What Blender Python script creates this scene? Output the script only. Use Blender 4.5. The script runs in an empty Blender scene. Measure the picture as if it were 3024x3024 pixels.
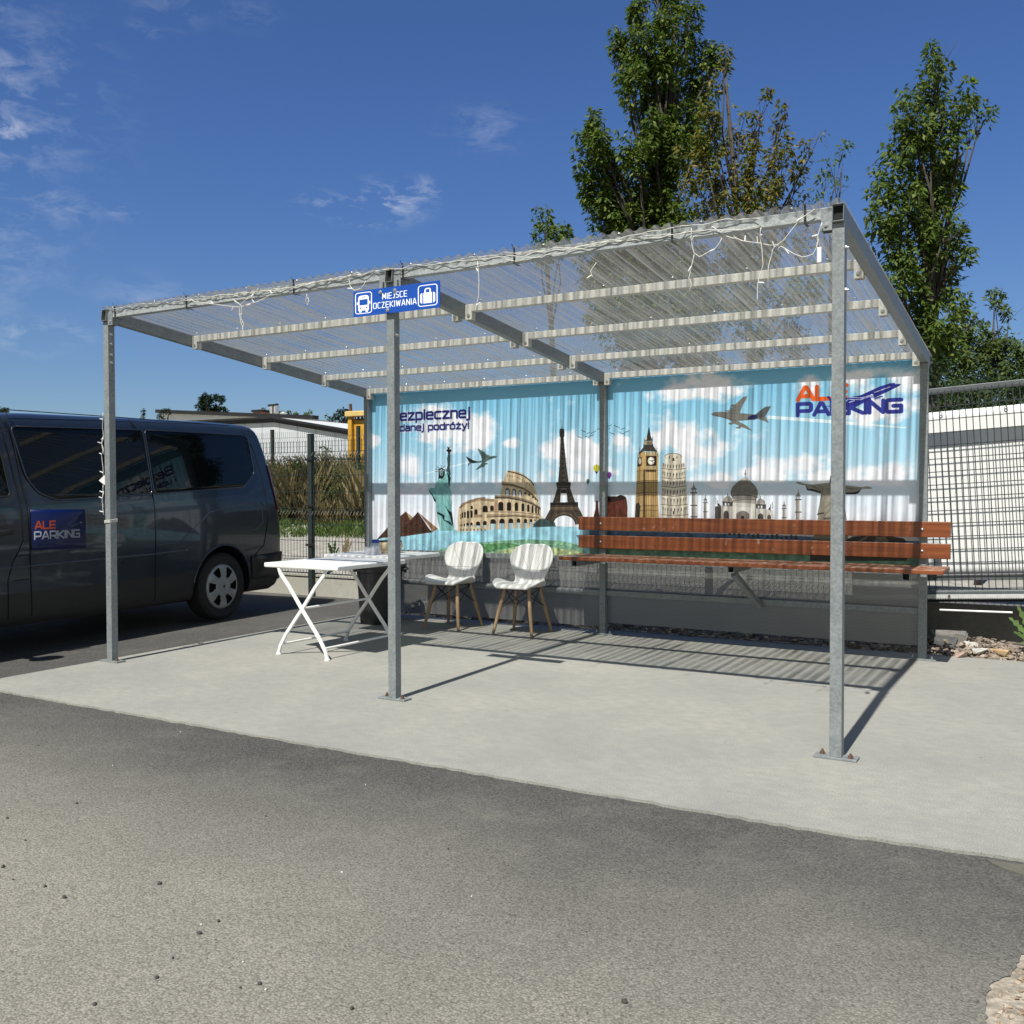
import bpy, bmesh, math, random
import numpy as np
from mathutils import Matrix, Vector
random.seed(7); RNG = np.random.default_rng(7)
R_ = math.radians
scene = bpy.context.scene
col = scene.collection

# ------------------------------------------------------------------ camera
FPX = 2854.0
YAW, PITCH, ROLL = 0.52534, -0.023892, -0.00194
CAM = np.array([0.970, -4.786, 1.30])
_cy, _sy, _cp, _sp = math.cos(YAW), math.sin(YAW), math.cos(PITCH), math.sin(PITCH)
FW = np.array([-_sy * _cp, _cy * _cp, _sp])
_r0 = np.array([_cy, _sy, 0.0]); _u0 = np.cross(_r0, FW)
RT = math.cos(ROLL) * _r0 + math.sin(ROLL) * _u0
UP = -math.sin(ROLL) * _r0 + math.cos(ROLL) * _u0
cd = bpy.data.cameras.new('camera'); cam = bpy.data.objects.new('camera', cd); col.objects.link(cam)
cd.sensor_width = 36; cd.lens = FPX / 3024 * 36; cd.clip_end = 3000; cd.clip_start = 0.05
m = Matrix.Identity(4)
for i in range(3):
    m[i][0] = RT[i]; m[i][1] = UP[i]; m[i][2] = -FW[i]; m[i][3] = CAM[i]
cam.matrix_world = m
scene.camera = cam

# ------------------------------------------------------------------ light
SUN_EL, SUN_AZ = 55.2, 178.0            # sun stands behind the photographer
SD = np.array([math.sin(R_(SUN_AZ)) * math.cos(R_(SUN_EL)), math.cos(R_(SUN_AZ)) * math.cos(R_(SUN_EL)), math.sin(R_(SUN_EL))])
sd = bpy.data.lights.new('sun', 'SUN'); so = bpy.data.objects.new('sun', sd); col.objects.link(so)
sd.energy = 5.0; sd.angle = R_(0.53); sd.color = (1.0, 0.975, 0.905)
so.rotation_euler = Vector(-SD).to_track_quat('-Z', 'Y').to_euler(); so.location = (0, -20, 30)
w = bpy.data.worlds.new('World'); scene.world = w; w.use_nodes = True
nt = w.node_tree; N = nt.nodes; L = nt.links
bg = N['Background']; sky = N.new('ShaderNodeTexSky'); sky.sky_type = 'NISHITA'; sky.sun_disc = False
sky.sun_elevation = R_(SUN_EL); sky.sun_rotation = R_(SUN_AZ)
sky.air_density = 1.0; sky.dust_density = 0.25; sky.ozone_density = 2.2; sky.altitude = 250
bg.inputs['Strength'].default_value = 0.071
scene.view_settings.view_transform = 'Standard'; scene.view_settings.look = 'None'
scene.view_settings.exposure = 0.30; scene.view_settings.gamma = 1.0
scene.render.engine = 'CYCLES'
scene.cycles.transparent_max_bounces = 16; scene.cycles.max_bounces = 8
scene.cycles.use_denoising = True

def ray(u, v): return FW + RT * ((u - 1512) / FPX) - UP * ((v - 1512) / FPX)
def at(u, v, x=None, y=None, z=None, d=None):
    """point of the place seen at photo pixel (u, v) on the plane x=, y= or z=, or at depth d"""
    r = ray(u, v)
    if x is not None: t = (x - CAM[0]) / r[0]
    elif y is not None: t = (y - CAM[1]) / r[1]
    elif z is not None: t = (z - CAM[2]) / r[2]
    else: t = d
    return CAM + r * t

# thin high clouds: a noise of the sky's own direction, kept to a few patches
def clouds():
    tc = N.new('ShaderNodeTexCoord')
    mp = N.new('ShaderNodeMapping'); mp.inputs['Scale'].default_value = (1.0, 1.0, 2.2); L.new(tc.outputs['Generated'], mp.inputs[0])
    nz = N.new('ShaderNodeTexNoise'); nz.inputs['Scale'].default_value = 26; nz.inputs['Detail'].default_value = 8; nz.inputs['Roughness'].default_value = .66
    nz.inputs['Distortion'].default_value = .4
    L.new(mp.outputs[0], nz.inputs['Vector'])
    total = None
    for (u, v, rad, st) in ((15, 385, .030, .8), (70, 405, .020, .6), (0, 10, .025, .22), (500, 25, .035, .2), (430, 80, .018, .18), (740, 45, .03, .15),
                            (210, 615, .028, .34), (130, 590, .03, .3), (30, 565, .025, .25), (360, 630, .018, .3), (1140, 600, .045, .85), (1060, 615, .04, .7), (1230, 565, .03, .6), (950, 605, .03, .5),
                            (1430, 380, .05, .22), (90, 990, .04, .35), (200, 980, .03, .3), (420, 880, .05, .18), (-500, 200, .2, .6), (-900, 600, .25, .7)):
        d = ray(u, v); d = d / np.linalg.norm(d)
        dm = N.new('ShaderNodeVectorMath'); dm.operation = 'SUBTRACT'; L.new(tc.outputs['Generated'], dm.inputs[0]); dm.inputs[1].default_value = d
        sc = N.new('ShaderNodeVectorMath'); sc.operation = 'MULTIPLY'; L.new(dm.outputs[0], sc.inputs[0]); sc.inputs[1].default_value = (1, 1, 2.0)
        ln = N.new('ShaderNodeVectorMath'); ln.operation = 'LENGTH'; L.new(sc.outputs[0], ln.inputs[0])
        mr = N.new('ShaderNodeMapRange'); mr.interpolation_type = 'SMOOTHSTEP'
        mr.inputs[1].default_value = rad * 1.35; mr.inputs[2].default_value = 0; mr.inputs[3].default_value = 0; mr.inputs[4].default_value = st
        L.new(ln.outputs['Value'], mr.inputs[0])
        if total is None: total = mr.outputs[0]
        else:
            a = N.new('ShaderNodeMath'); a.operation = 'MAXIMUM'; L.new(total, a.inputs[0]); L.new(mr.outputs[0], a.inputs[1]); total = a.outputs[0]
    rp = N.new('ShaderNodeMapRange'); rp.inputs[1].default_value = .46; rp.inputs[2].default_value = .8; L.new(nz.outputs[0], rp.inputs[0])
    mu = N.new('ShaderNodeMath'); mu.operation = 'MULTIPLY'; L.new(rp.outputs[0], mu.inputs[0]); L.new(total, mu.inputs[1])
    mx = N.new('ShaderNodeMix'); mx.data_type = 'RGBA'; L.new(mu.outputs[0], mx.inputs[0])
    tint = N.new('ShaderNodeMix'); tint.data_type = 'RGBA'; tint.blend_type = 'MULTIPLY'; tint.inputs[0].default_value = 1; tint.inputs[7].default_value = (.55, .775, 1.17, 1)
    sy_ = N.new('ShaderNodeSeparateXYZ'); L.new(tc.outputs['Generated'], sy_.inputs[0]); sm_ = N.new('ShaderNodeMapRange'); sm_.interpolation_type = 'SMOOTHSTEP'; sm_.inputs[1].default_value = -.35; sm_.inputs[2].default_value = .15; L.new(sy_.outputs[1], sm_.inputs[0])
    tc_ = N.new('ShaderNodeMix'); tc_.data_type = 'RGBA'; L.new(sm_.outputs[0], tc_.inputs[0]); tc_.inputs[6].default_value = (1.02, .90, .74, 1); tc_.inputs[7].default_value = (.55, .775, 1.17, 1)
    lo_ = N.new('ShaderNodeMapRange'); lo_.interpolation_type = 'SMOOTHSTEP'; lo_.inputs[1].default_value = .0; lo_.inputs[2].default_value = .38; L.new(sy_.outputs[2], lo_.inputs[0])
    hz_ = N.new('ShaderNodeMix'); hz_.data_type = 'RGBA'; L.new(lo_.outputs[0], hz_.inputs[0]); hz_.inputs[6].default_value = (.60, .735, .93, 1); hz_.inputs[7].default_value = (.55, .775, 1.17, 1); L.new(hz_.outputs[2], tc_.inputs[7])
    L.new(tc_.outputs[2], tint.inputs[7]); L.new(sky.outputs[0], tint.inputs[6]); L.new(tint.outputs[2], mx.inputs[6]); mx.inputs[7].default_value = (9.5, 9.8, 10.5, 1)
    L.new(mx.outputs[2], bg.inputs['Color'])
clouds()

# ------------------------------------------------------------------ tools
def nd(nt, t, **kw):
    n = nt.nodes.new('ShaderNode' + t)
    for k, v in kw.items():
        if k in n.inputs: n.inputs[k].default_value = v
        else: setattr(n, k, v)
    return n
def mat(name, c1, c2=None, scale=8.0, rough=.6, metal=0.0, bump=0.0, bscale=None, detail=6.0, spec=.5, stretch=(1, 1, 1), lo=.35, hi=.65, rough2=None, bdist=.01):
    """Principled material; colour runs from c1 to c2 over a noise of the object's own coordinates"""
    M = bpy.data.materials.new(name); M.use_nodes = True; t = M.node_tree; b = t.nodes['Principled BSDF']
    b.inputs['Roughness'].default_value = rough; b.inputs['Metallic'].default_value = metal; b.inputs['Specular IOR Level'].default_value = spec
    if c2 is None:
        c2 = tuple(min(1, k * 1.12) for k in c1); c1 = tuple(k * .9 for k in c1)
    tc = nd(t, 'TexCoord'); mp = nd(t, 'Mapping'); mp.inputs['Scale'].default_value = stretch
    t.links.new(tc.outputs['Object'], mp.inputs[0])
    n = nd(t, 'TexNoise', Scale=scale, Detail=detail, Roughness=.6); t.links.new(mp.outputs[0], n.inputs['Vector'])
    r = nd(t, 'ValToRGB'); r.color_ramp.elements[0].position = lo; r.color_ramp.elements[1].position = hi
    r.color_ramp.elements[0].color = (*c1, 1); r.color_ramp.elements[1].color = (*c2, 1)
    t.links.new(n.outputs[0], r.inputs[0]); t.links.new(r.outputs[0], b.inputs['Base Color'])
    if rough2 is not None:
        mr = nd(t, 'MapRange'); mr.inputs[3].default_value = rough; mr.inputs[4].default_value = rough2
        t.links.new(n.outputs[0], mr.inputs[0]); t.links.new(mr.outputs[0], b.inputs['Roughness'])
    if bump:
        n2 = nd(t, 'TexNoise', Scale=bscale or scale * 4, Detail=5.0); t.links.new(mp.outputs[0], n2.inputs['Vector'])
        bp = nd(t, 'Bump', Strength=bump, Distance=bdist); t.links.new(n2.outputs[0], bp.inputs['Height']); t.links.new(bp.outputs[0], b.inputs['Normal'])
    return M
def tag(o, label=None, cat=None, group=None, kind=None):
    if label: o['label'] = label
    if cat: o['category'] = cat
    if group: o['group'] = group
    if kind: o['kind'] = kind
    return o
def empty(name, loc, label, cat, group=None, rz=0.0):
    o = bpy.data.objects.new(name, None); col.objects.link(o); o.location = loc; o.rotation_euler = (0, 0, rz); o.empty_display_size = .1
    return tag(o, label, cat, group)
def fresnel(t, base=.04):
    """reflection of a thin clear sheet, the same from either side"""
    g = nd(t, 'NewGeometry'); d = nd(t, 'VectorMath', operation='DOT_PRODUCT'); t.links.new(g.outputs['Normal'], d.inputs[0]); t.links.new(g.outputs['Incoming'], d.inputs[1])
    a = nd(t, 'Math', operation='ABSOLUTE'); t.links.new(d.outputs['Value'], a.inputs[0]); o = nd(t, 'Math', operation='SUBTRACT'); o.inputs[0].default_value = 1; t.links.new(a.outputs[0], o.inputs[1])
    p = nd(t, 'Math', operation='POWER'); t.links.new(o.outputs[0], p.inputs[0]); p.inputs[1].default_value = 4.5
    m_ = nd(t, 'Math', operation='MULTIPLY_ADD', use_clamp=True); t.links.new(p.outputs[0], m_.inputs[0]); m_.inputs[1].default_value = 1 - base; m_.inputs[2].default_value = base; return m_
class MB:
    """collects shapes, builds ONE mesh object"""
    def __init__(s): s.v = []; s.f = []
    def add(s, vs, fs):
        b = len(s.v); s.v.extend([tuple(map(float, p)) for p in vs]); s.f.extend([tuple(b + i for i in f) for f in fs]); return s
    def box(s, x0, x1, y0, y1, z0, z1):
        return s.add([(x0, y0, z0), (x1, y0, z0), (x1, y1, z0), (x0, y1, z0), (x0, y0, z1), (x1, y0, z1), (x1, y1, z1), (x0, y1, z1)],
                     [(0, 3, 2, 1), (4, 5, 6, 7), (0, 1, 5, 4), (1, 2, 6, 5), (2, 3, 7, 6), (3, 0, 4, 7)])
    def bar(s, a, b, w, h, up=(0, 0, 1)):
        """rectangular bar from a to b, w across, h along up"""
        a = np.array(a, float); b = np.array(b, float); d = b - a; d /= np.linalg.norm(d)
        u = np.array(up, float); sdir = np.cross(d, u); n = np.linalg.norm(sdir)
        if n < 1e-6: sdir = np.cross(d, (1, 0, 0)); n = np.linalg.norm(sdir)
        sdir /= n; u = np.cross(sdir, d)
        vs = [p + sdir * sx * w / 2 + u * sz * h / 2 for p in (a, b) for sx, sz in ((-1, -1), (1, -1), (1, 1), (-1, 1))]
        return s.add(vs, [(0, 1, 2, 3), (4, 7, 6, 5), (0, 4, 5, 1), (1, 5, 6, 2), (2, 6, 7, 3), (3, 7, 4, 0)])
    def hollow(s, a, b, w, h, t=.004, up=(0, 0, 1)):
        """rectangular tube with open ends"""
        a = np.array(a, float); b = np.array(b, float); d = b - a; d /= np.linalg.norm(d)
        u = np.array(up, float); sx = np.cross(d, u); sx /= np.linalg.norm(sx); u = np.cross(sx, d)
        q = lambda p, W, H: [p + sx * i * W / 2 + u * j * H / 2 for i, j in ((-1, -1), (1, -1), (1, 1), (-1, 1))]
        vs = q(a, w, h) + q(b, w, h) + q(a, w - 2 * t, h - 2 * t) + q(b, w - 2 * t, h - 2 * t)
        f = []
        for i in range(4):
            j = (i + 1) % 4
            f += [(i, i + 4, j + 4, j), (8 + i, 8 + j, 12 + j, 12 + i), (i, j, 8 + j, 8 + i), (4 + i, 12 + i, 12 + j, 4 + j)]
        return s.add(vs, f)
    def tube(s, pts, r, n=6, cap=True):
        pts = [np.array(p, float) for p in pts]; m_ = len(pts); rs = r if hasattr(r, '__len__') else [r] * m_
        b = len(s.v); ref = None
        for i, p in enumerate(pts):
            d = pts[min(i + 1, m_ - 1)] - pts[max(i - 1, 0)]; d = d / (np.linalg.norm(d) + 1e-12)
            if ref is None: ref = np.cross(d, (0.3, 0.5, 0.8)); ref /= np.linalg.norm(ref)
            ref = ref - d * (ref @ d); ref /= (np.linalg.norm(ref) + 1e-12); o = np.cross(d, ref)
            for k in range(n):
                a = 2 * math.pi * k / n; s.v.append(tuple(p + (ref * math.cos(a) + o * math.sin(a)) * rs[i]))
        for i in range(m_ - 1):
            for k in range(n):
                k2 = (k + 1) % n; s.f.append((b + i * n + k, b + i * n + k2, b + (i + 1) * n + k2, b + (i + 1) * n + k))
        if cap: s.f.append(tuple(b + k for k in range(n))[::-1]); s.f.append(tuple(b + (m_ - 1) * n + k for k in range(n)))
        return s
    def lathe(s, prof, c, n=24, axis='z'):
        b = len(s.v); k_ = len(prof)
        for (r, h) in prof:
            for k in range(n):
                a = 2 * math.pi * k / n; x, y = r * math.cos(a), r * math.sin(a)
                p = (c[0] + x, c[1] + y, c[2] + h) if axis == 'z' else ((c[0] + h, c[1] + x, c[2] + y) if axis == 'x' else (c[0] + x, c[1] + h, c[2] - y))
                s.v.append(p)
        for i in range(k_ - 1):
            for k in range(n):
                k2 = (k + 1) % n; s.f.append((b + i * n + k, b + i * n + k2, b + (i + 1) * n + k2, b + (i + 1) * n + k))
        return s
    def prism(s, poly, fn, t):
        """polygon (2D) mapped by fn(p, depth) and closed to thickness t"""
        n = len(poly); vs = [fn(p, 0) for p in poly] + [fn(p, t) for p in poly]
        return s.add(vs, [tuple(range(n)), tuple(range(2 * n - 1, n - 1, -1))] + [(i, i + n, (i + 1) % n + n, (i + 1) % n) for i in range(n)])
    def grid(s, P):
        P = np.asarray(P, float); a, b_ = P.shape[:2]; o = len(s.v)
        s.v.extend(map(tuple, P.reshape(-1, 3)))
        s.f.extend([(o + i * b_ + j, o + i * b_ + j + 1, o + (i + 1) * b_ + j + 1, o + (i + 1) * b_ + j) for i in range(a - 1) for j in range(b_ - 1)])
        return s
    def build(s, name, material, parent=None, smooth=False, bevel=0.0, local=False, seg=2, fixn=True):
        v = np.array(s.v, float)
        if parent is not None and not local:
            o_ = np.zeros(3); p = parent
            while p is not None: o_ += np.array(p.location); p = p.parent
            v = v - o_
        me = bpy.data.meshes.new(name); me.from_pydata(v.tolist(), [], s.f)
        if fixn:
            bm = bmesh.new(); bm.from_mesh(me); bmesh.ops.recalc_face_normals(bm, faces=bm.faces); bm.to_mesh(me); bm.free()
        o = bpy.data.objects.new(name, me); col.objects.link(o)
        if parent is not None: o.parent = parent
        if material: me.materials.append(material)
        if smooth:
            me.shade_smooth()
            if smooth != 'full': me.set_sharp_from_angle(angle=R_(38))
        if bevel:
            md = o.modifiers.new('bevel', 'BEVEL'); md.width = bevel; md.segments = seg; md.limit_method = 'ANGLE'; md.angle_limit = R_(40)
        return o
def fast_mesh(name, V, F, material, parent=None):
    """numpy vertices (n,3) and faces (m,k) of equal size"""
    V = np.ascontiguousarray(V, np.float32); F = np.ascontiguousarray(F, np.int32); k = F.shape[1]
    me = bpy.data.meshes.new(name); me.vertices.add(len(V)); me.vertices.foreach_set('co', V.ravel())
    me.loops.add(F.size); me.loops.foreach_set('vertex_index', F.ravel())
    me.polygons.add(len(F)); me.polygons.foreach_set('loop_start', np.arange(0, F.size, k, dtype=np.int32))
    me.update(calc_edges=True); me.materials.append(material)
    o = bpy.data.objects.new(name, me); col.objects.link(o)
    if parent is not None: o.parent = parent
    return o

# ------------------------------------------------------------------ drawing printed artwork (mural, signs) into generated images
class Canvas:
    def __init__(s, w_, h_, base=(1, 1, 1)):
        s.w, s.h = w_, h_; s.a = np.empty((h_, w_, 3), np.float32); s.a[:] = np.array(base, np.float32)
    def blend(s, x0, y0, mask, c, alpha=1.0):
        h_, w_ = mask.shape; reg = s.a[y0:y0 + h_, x0:x0 + w_]
        k = (mask * alpha)[..., None]; cc = np.array(c, np.float32) / 255 if not isinstance(c, np.ndarray) else c
        reg += (cc - reg) * k
    def bbox(s, P, pad):
        x0 = max(0, int(P[:, 0].min() - pad)); x1 = min(s.w, int(P[:, 0].max() + pad) + 2)
        y0 = max(0, int(P[:, 1].min() - pad)); y1 = min(s.h, int(P[:, 1].max() + pad) + 2)
        return x0, x1, y0, y1
    def poly(s, P, c, alpha=1.0, tex=0.0, tscale=6.0):
        P = np.asarray(P, float); x0, x1, y0, y1 = s.bbox(P, 1)
        if x1 <= x0 or y1 <= y0: return
        m_ = np.zeros((y1 - y0, x1 - x0), np.float32)
        for ox, oy in ((.25, .25), (.75, .25), (.25, .75), (.75, .75)):
            X, Y = np.meshgrid(np.arange(x0, x1) + ox, np.arange(y0, y1) + oy); ins = np.zeros(X.shape, bool)
            for i in range(len(P)):
                ax, ay = P[i - 1]; bx, by = P[i]
                if ay == by: continue
                ins ^= ((ay > Y) != (by > Y)) & (X < (bx - ax) * (Y - ay) / (by - ay) + ax)
            m_ += ins * .25
        if tex:
            nz = vnoise((y1 - y0, x1 - x0), tscale, 4); cc = np.clip(np.array(c, np.float32) / 255 * (1 + tex * (nz[..., None] - .5) * 2), 0, 1).astype(np.float32)
            s.blend(x0, y0, m_, cc, alpha)
        else: s.blend(x0, y0, m_, c, alpha)
    def stroke(s, P, wd, c, alpha=1.0):
        P = np.asarray(P, float); x0, x1, y0, y1 = s.bbox(P, wd + 1)
        if x1 <= x0 or y1 <= y0: return
        X, Y = np.meshgrid(np.arange(x0, x1) + .5, np.arange(y0, y1) + .5); D = np.full(X.shape, 1e9)
        if len(P) == 1: D = np.hypot(X - P[0, 0], Y - P[0, 1])
        for i in range(1, len(P)):
            a, b = P[i - 1], P[i]; d = b - a; l2 = d @ d + 1e-9
            t = np.clip(((X - a[0]) * d[0] + (Y - a[1]) * d[1]) / l2, 0, 1)
            D = np.minimum(D, np.hypot(X - a[0] - t * d[0], Y - a[1] - t * d[1]))
        s.blend(x0, y0, np.clip(wd / 2 - D + .5, 0, 1).astype(np.float32), c, alpha)
    def ell(s, cx, cy, rx, ry, c, alpha=1.0, soft=0.0):
        P = np.array([[cx - rx, cy - ry], [cx + rx, cy + ry]]); x0, x1, y0, y1 = s.bbox(P, 2)
        if x1 <= x0 or y1 <= y0: return
        X, Y = np.meshgrid(np.arange(x0, x1) + .5, np.arange(y0, y1) + .5); q = np.hypot((X - cx) / rx, (Y - cy) / ry)
        if soft: m_ = np.clip((1 - q) / soft, 0, 1); m_ = m_ * m_ * (3 - 2 * m_)
        else: m_ = np.clip((1 - q) * min(rx, ry) + .5, 0, 1)
        s.blend(x0, y0, m_.astype(np.float32), c, alpha)
    def text(s, txt, x, y, h_, sx, wd, c, gap=.22):
        """squared letters; x, y = left end of the baseline in pixels, h_ = cap height"""
        for ch in txt:
            if ch == ' ': x += h_ * sx * .5; continue
            gw, ls = GLYPH[ch]
            for l in ls: s.stroke([(x + p[0] * h_ * sx, y - p[1] * h_) for p in l], wd, c)
            x += (gw + gap) * h_ * sx
        return x
    def image(s, name):
        im = bpy.data.images.new(name, s.w, s.h); px = np.ones((s.h, s.w, 4), np.float32); px[..., :3] = np.clip(s.a[::-1], 0, 1)
        im.pixels.foreach_set(px.ravel()); im.update(); im.pack(); return im
_LO = [(0, .62), (.1, .72), (.48, .72), (.58, .62), (.58, .1), (.48, 0), (.1, 0), (0, .1), (0, .62)]
GLYPH = {
 'B': (.85, [[(0, 0), (0, 1), (.7, 1), (.8, .92), (.8, .6), (.7, .52), (0, .52)], [(.7, .52), (.85, .42), (.85, .1), (.75, 0), (0, 0)]]),
 'e': (.58, [[(0, .38), (.58, .38), (.58, .62), (.48, .72), (.1, .72), (0, .62), (0, .1), (.1, 0), (.56, 0)]]),
 'z': (.56, [[(0, .72), (.55, .72), (.02, 0), (.58, 0)]]), 'ż': (.56, [[(0, .72), (.55, .72), (.02, 0), (.58, 0)], [(.28, .92), (.28, .95)]]),
 'p': (.58, [[(0, -.28), (0, .72), (.48, .72), (.58, .62), (.58, .1), (.48, 0), (0, 0)]]),
 'd': (.58, [[(.58, 1), (.58, 0), (.1, 0), (0, .1), (0, .62), (.1, .72), (.58, .72)]]),
 'i': (.02, [[(0, 0), (0, .72)], [(0, .93), (0, .98)]]), 'j': (.12, [[(.12, .72), (.12, -.18), (.04, -.28), (-.08, -.28)], [(.12, .93), (.12, .98)]]),
 'c': (.54, [[(.54, .72), (.1, .72), (0, .62), (0, .1), (.1, 0), (.54, 0)]]), 'n': (.56, [[(0, 0), (0, .72), (.46, .72), (.56, .62), (.56, 0)]]),
 'u': (.56, [[(0, .72), (0, .1), (.1, 0), (.56, 0), (.56, .72)]]), 'a': (.56, [[(.04, .72), (.46, .72), (.56, .62), (.56, 0), (.1, 0), (0, .08), (0, .32), (.1, .4), (.56, .4)]]),
 'o': (.58, [_LO]), 'ó': (.58, [_LO, [(.24, .86), (.4, 1.02)]]), 'r': (.36, [[(0, 0), (0, .72), (.38, .72)]]),
 'y': (.58, [[(0, .72), (.3, .04)], [(.58, .72), (.22, -.28), (.06, -.28)]]), '!': (.02, [[(0, .3), (0, 1)], [(0, 0), (0, .04)]]),
 'A': (1, [[(0, 0), (.44, 1), (.56, 1), (1, 0)], [(.2, .28), (.8, .28)]]), 'P': (.95, [[(0, 0), (0, 1), (.85, 1), (.95, .9), (.95, .47), (.85, .37), (0, .37)]]),
 'R': (.95, [[(0, 0), (0, 1), (.85, 1), (.95, .9), (.95, .47), (.85, .37), (0, .37)], [(.55, .37), (.97, 0)]]),
 'K': (.92, [[(0, 0), (0, 1)], [(.9, 1), (.12, .5), (.94, 0)]]), 'I': (.02, [[(0, 0), (0, 1)]]), 'N': (.9, [[(0, 0), (0, 1), (.9, 0), (.9, 1)]]),
 'G': (.95, [[(.95, 1), (.1, 1), (0, .9), (0, .1), (.1, 0), (.95, 0), (.95, .5), (.45, .5)]]), 'L': (.82, [[(0, 1), (0, 0), (.85, 0)]]),
 'E': (.8, [[(.82, 1), (0, 1), (0, 0), (.82, 0)], [(0, .5), (.76, .5)]]), 'M': (1, [[(0, 0), (.06, 1), (.5, .25), (.94, 1), (1, 0)]]),
 'J': (.45, [[(.45, 1), (.45, .12), (.35, 0), (0, 0)]]), 'S': (.75, [[(.75, .96), (.6, 1), (.1, 1), (0, .9), (0, .62), (.1, .53), (.65, .47), (.75, .38), (.75, .1), (.65, 0), (.15, 0), (0, .05)]]),
 'C': (.78, [[(.78, .96), (.6, 1), (.15, 1), (0, .85), (0, .15), (.15, 0), (.6, 0), (.78, .04)]]), 'O': (.9, [[(.15, 0), (0, .15), (0, .85), (.15, 1), (.75, 1), (.9, .85), (.9, .15), (.75, 0), (.15, 0)]]),
 'Z': (.78, [[(0, 1), (.76, 1), (0, 0), (.8, 0)]]), 'W': (1.25, [[(0, 1), (.28, 0), (.62, .9), (.96, 0), (1.25, 1)]]),
}
def vnoise(shape, cell, octaves=4, seed=0):
    """value noise 0..1"""
    rg = np.random.default_rng(seed + 11); out = np.zeros(shape, np.float32); amp = 1.0; tot = 0
    cx, cyl = cell if hasattr(cell, '__len__') else (cell, cell)
    for _ in range(octaves):
        gw, gh = int(shape[1] / cx) + 3, int(shape[0] / cyl) + 3; g = rg.random((gh, gw)).astype(np.float32)
        x = np.arange(shape[1]) / cx; y = np.arange(shape[0]) / cyl; xi = x.astype(int); yi = y.astype(int)
        fx = x - xi; fy = y - yi; fx = fx * fx * (3 - 2 * fx); fy = (fy * fy * (3 - 2 * fy))[:, None]
        a = g[yi][:, xi]; b = g[yi][:, xi + 1]; c = g[yi + 1][:, xi]; d = g[yi + 1][:, xi + 1]
        out += amp * ((a * (1 - fx) + b * fx) * (1 - fy) + (c * (1 - fx) + d * fx) * fy); tot += amp
        amp *= .55; cx = max(1.5, cx / 2); cyl = max(1.5, cyl / 2)
    return out / tot
def image_mat(name, im, rough=.45, gain=1.0, spec=.4):
    M = bpy.data.materials.new(name); M.use_nodes = True; t = M.node_tree; b = t.nodes['Principled BSDF']
    tx = nd(t, 'TexImage'); tx.image = im; tx.extension = 'EXTEND'; uv = nd(t, 'UVMap'); t.links.new(uv.outputs[0], tx.inputs[0])
    n = nd(t, 'TexNoise', Scale=5.0, Detail=6.0); mr = nd(t, 'MapRange'); mr.inputs[3].default_value = gain * .93; mr.inputs[4].default_value = gain * 1.05
    t.links.new(n.outputs[0], mr.inputs[0])
    mx = nd(t, 'Mix', data_type='RGBA', blend_type='MULTIPLY'); mx.inputs[0].default_value = 1
    t.links.new(tx.outputs[0], mx.inputs[6]); t.links.new(mr.outputs[0], mx.inputs[7]); t.links.new(mx.outputs[2], b.inputs['Base Color'])
    b.inputs['Roughness'].default_value = rough; b.inputs['Specular IOR Level'].default_value = spec
    return M
def set_uv(o, fn):
    me = o.data; uv = me.uv_layers.new(name='UVMap')
    for lp in me.loops: uv.data[lp.index].uv = fn(me.vertices[lp.vertex_index].co)

# ------------------------------------------------------------------ materials
def galv(name, c1=(.175, .195, .20), c2=(.27, .29, .295), metal=.12, rough=.5, streak=0.0):
    M = bpy.data.materials.new(name); M.use_nodes = True; t = M.node_tree; b = t.nodes['Principled BSDF']; l = t.links
    tc = nd(t, 'TexCoord'); vo = nd(t, 'TexVoronoi', Scale=95.0); l.new(tc.outputs['Object'], vo.inputs['Vector'])
    n = nd(t, 'TexNoise', Scale=9.0, Detail=7.0); l.new(tc.outputs['Object'], n.inputs['Vector'])
    mx = nd(t, 'Mix', data_type='FLOAT'); mx.inputs[0].default_value = .6
    sp = nd(t, 'SeparateColor'); l.new(vo.outputs['Color'], sp.inputs[0]); l.new(sp.outputs[0], mx.inputs[2]); l.new(n.outputs[0], mx.inputs[3])
    r = nd(t, 'ValToRGB'); r.color_ramp.elements[0].position = .25; r.color_ramp.elements[1].position = .75
    r.color_ramp.elements[0].color = (*c1, 1); r.color_ramp.elements[1].color = (*c2, 1); l.new(mx.outputs[0], r.inputs[0])
    out = r.outputs[0]
    if streak:
        mp = nd(t, 'Mapping'); mp.inputs['Scale'].default_value = (42, 42, 2.0); l.new(tc.outputs['Object'], mp.inputs[0])
        n2 = nd(t, 'TexNoise', Scale=1.0, Detail=4.0); l.new(mp.outputs[0], n2.inputs['Vector'])
        r2 = nd(t, 'MapRange'); r2.inputs[1].default_value = .4; r2.inputs[2].default_value = .62; r2.inputs[3].default_value = 0; r2.inputs[4].default_value = streak; l.new(n2.outputs[0], r2.inputs[0])
        m2 = nd(t, 'Mix', data_type='RGBA'); l.new(r2.outputs[0], m2.inputs[0]); l.new(out, m2.inputs[6]); m2.inputs[7].default_value = (.66, .63, .56, 1); out = m2.outputs[2]
    l.new(out, b.inputs['Base Color'])
    mr = nd(t, 'MapRange'); mr.inputs[3].default_value = rough - .1; mr.inputs[4].default_value = rough + .15; l.new(mx.outputs[0], mr.inputs[0]); l.new(mr.outputs[0], b.inputs['Roughness'])
    b.inputs['Metallic'].default_value = metal
    bp = nd(t, 'Bump', Strength=.12, Distance=.002); l.new(mx.outputs[0], bp.inputs['Height']); l.new(bp.outputs[0], b.inputs['Normal'])
    return M
M_GALV = galv('galvanised_steel')
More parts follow.
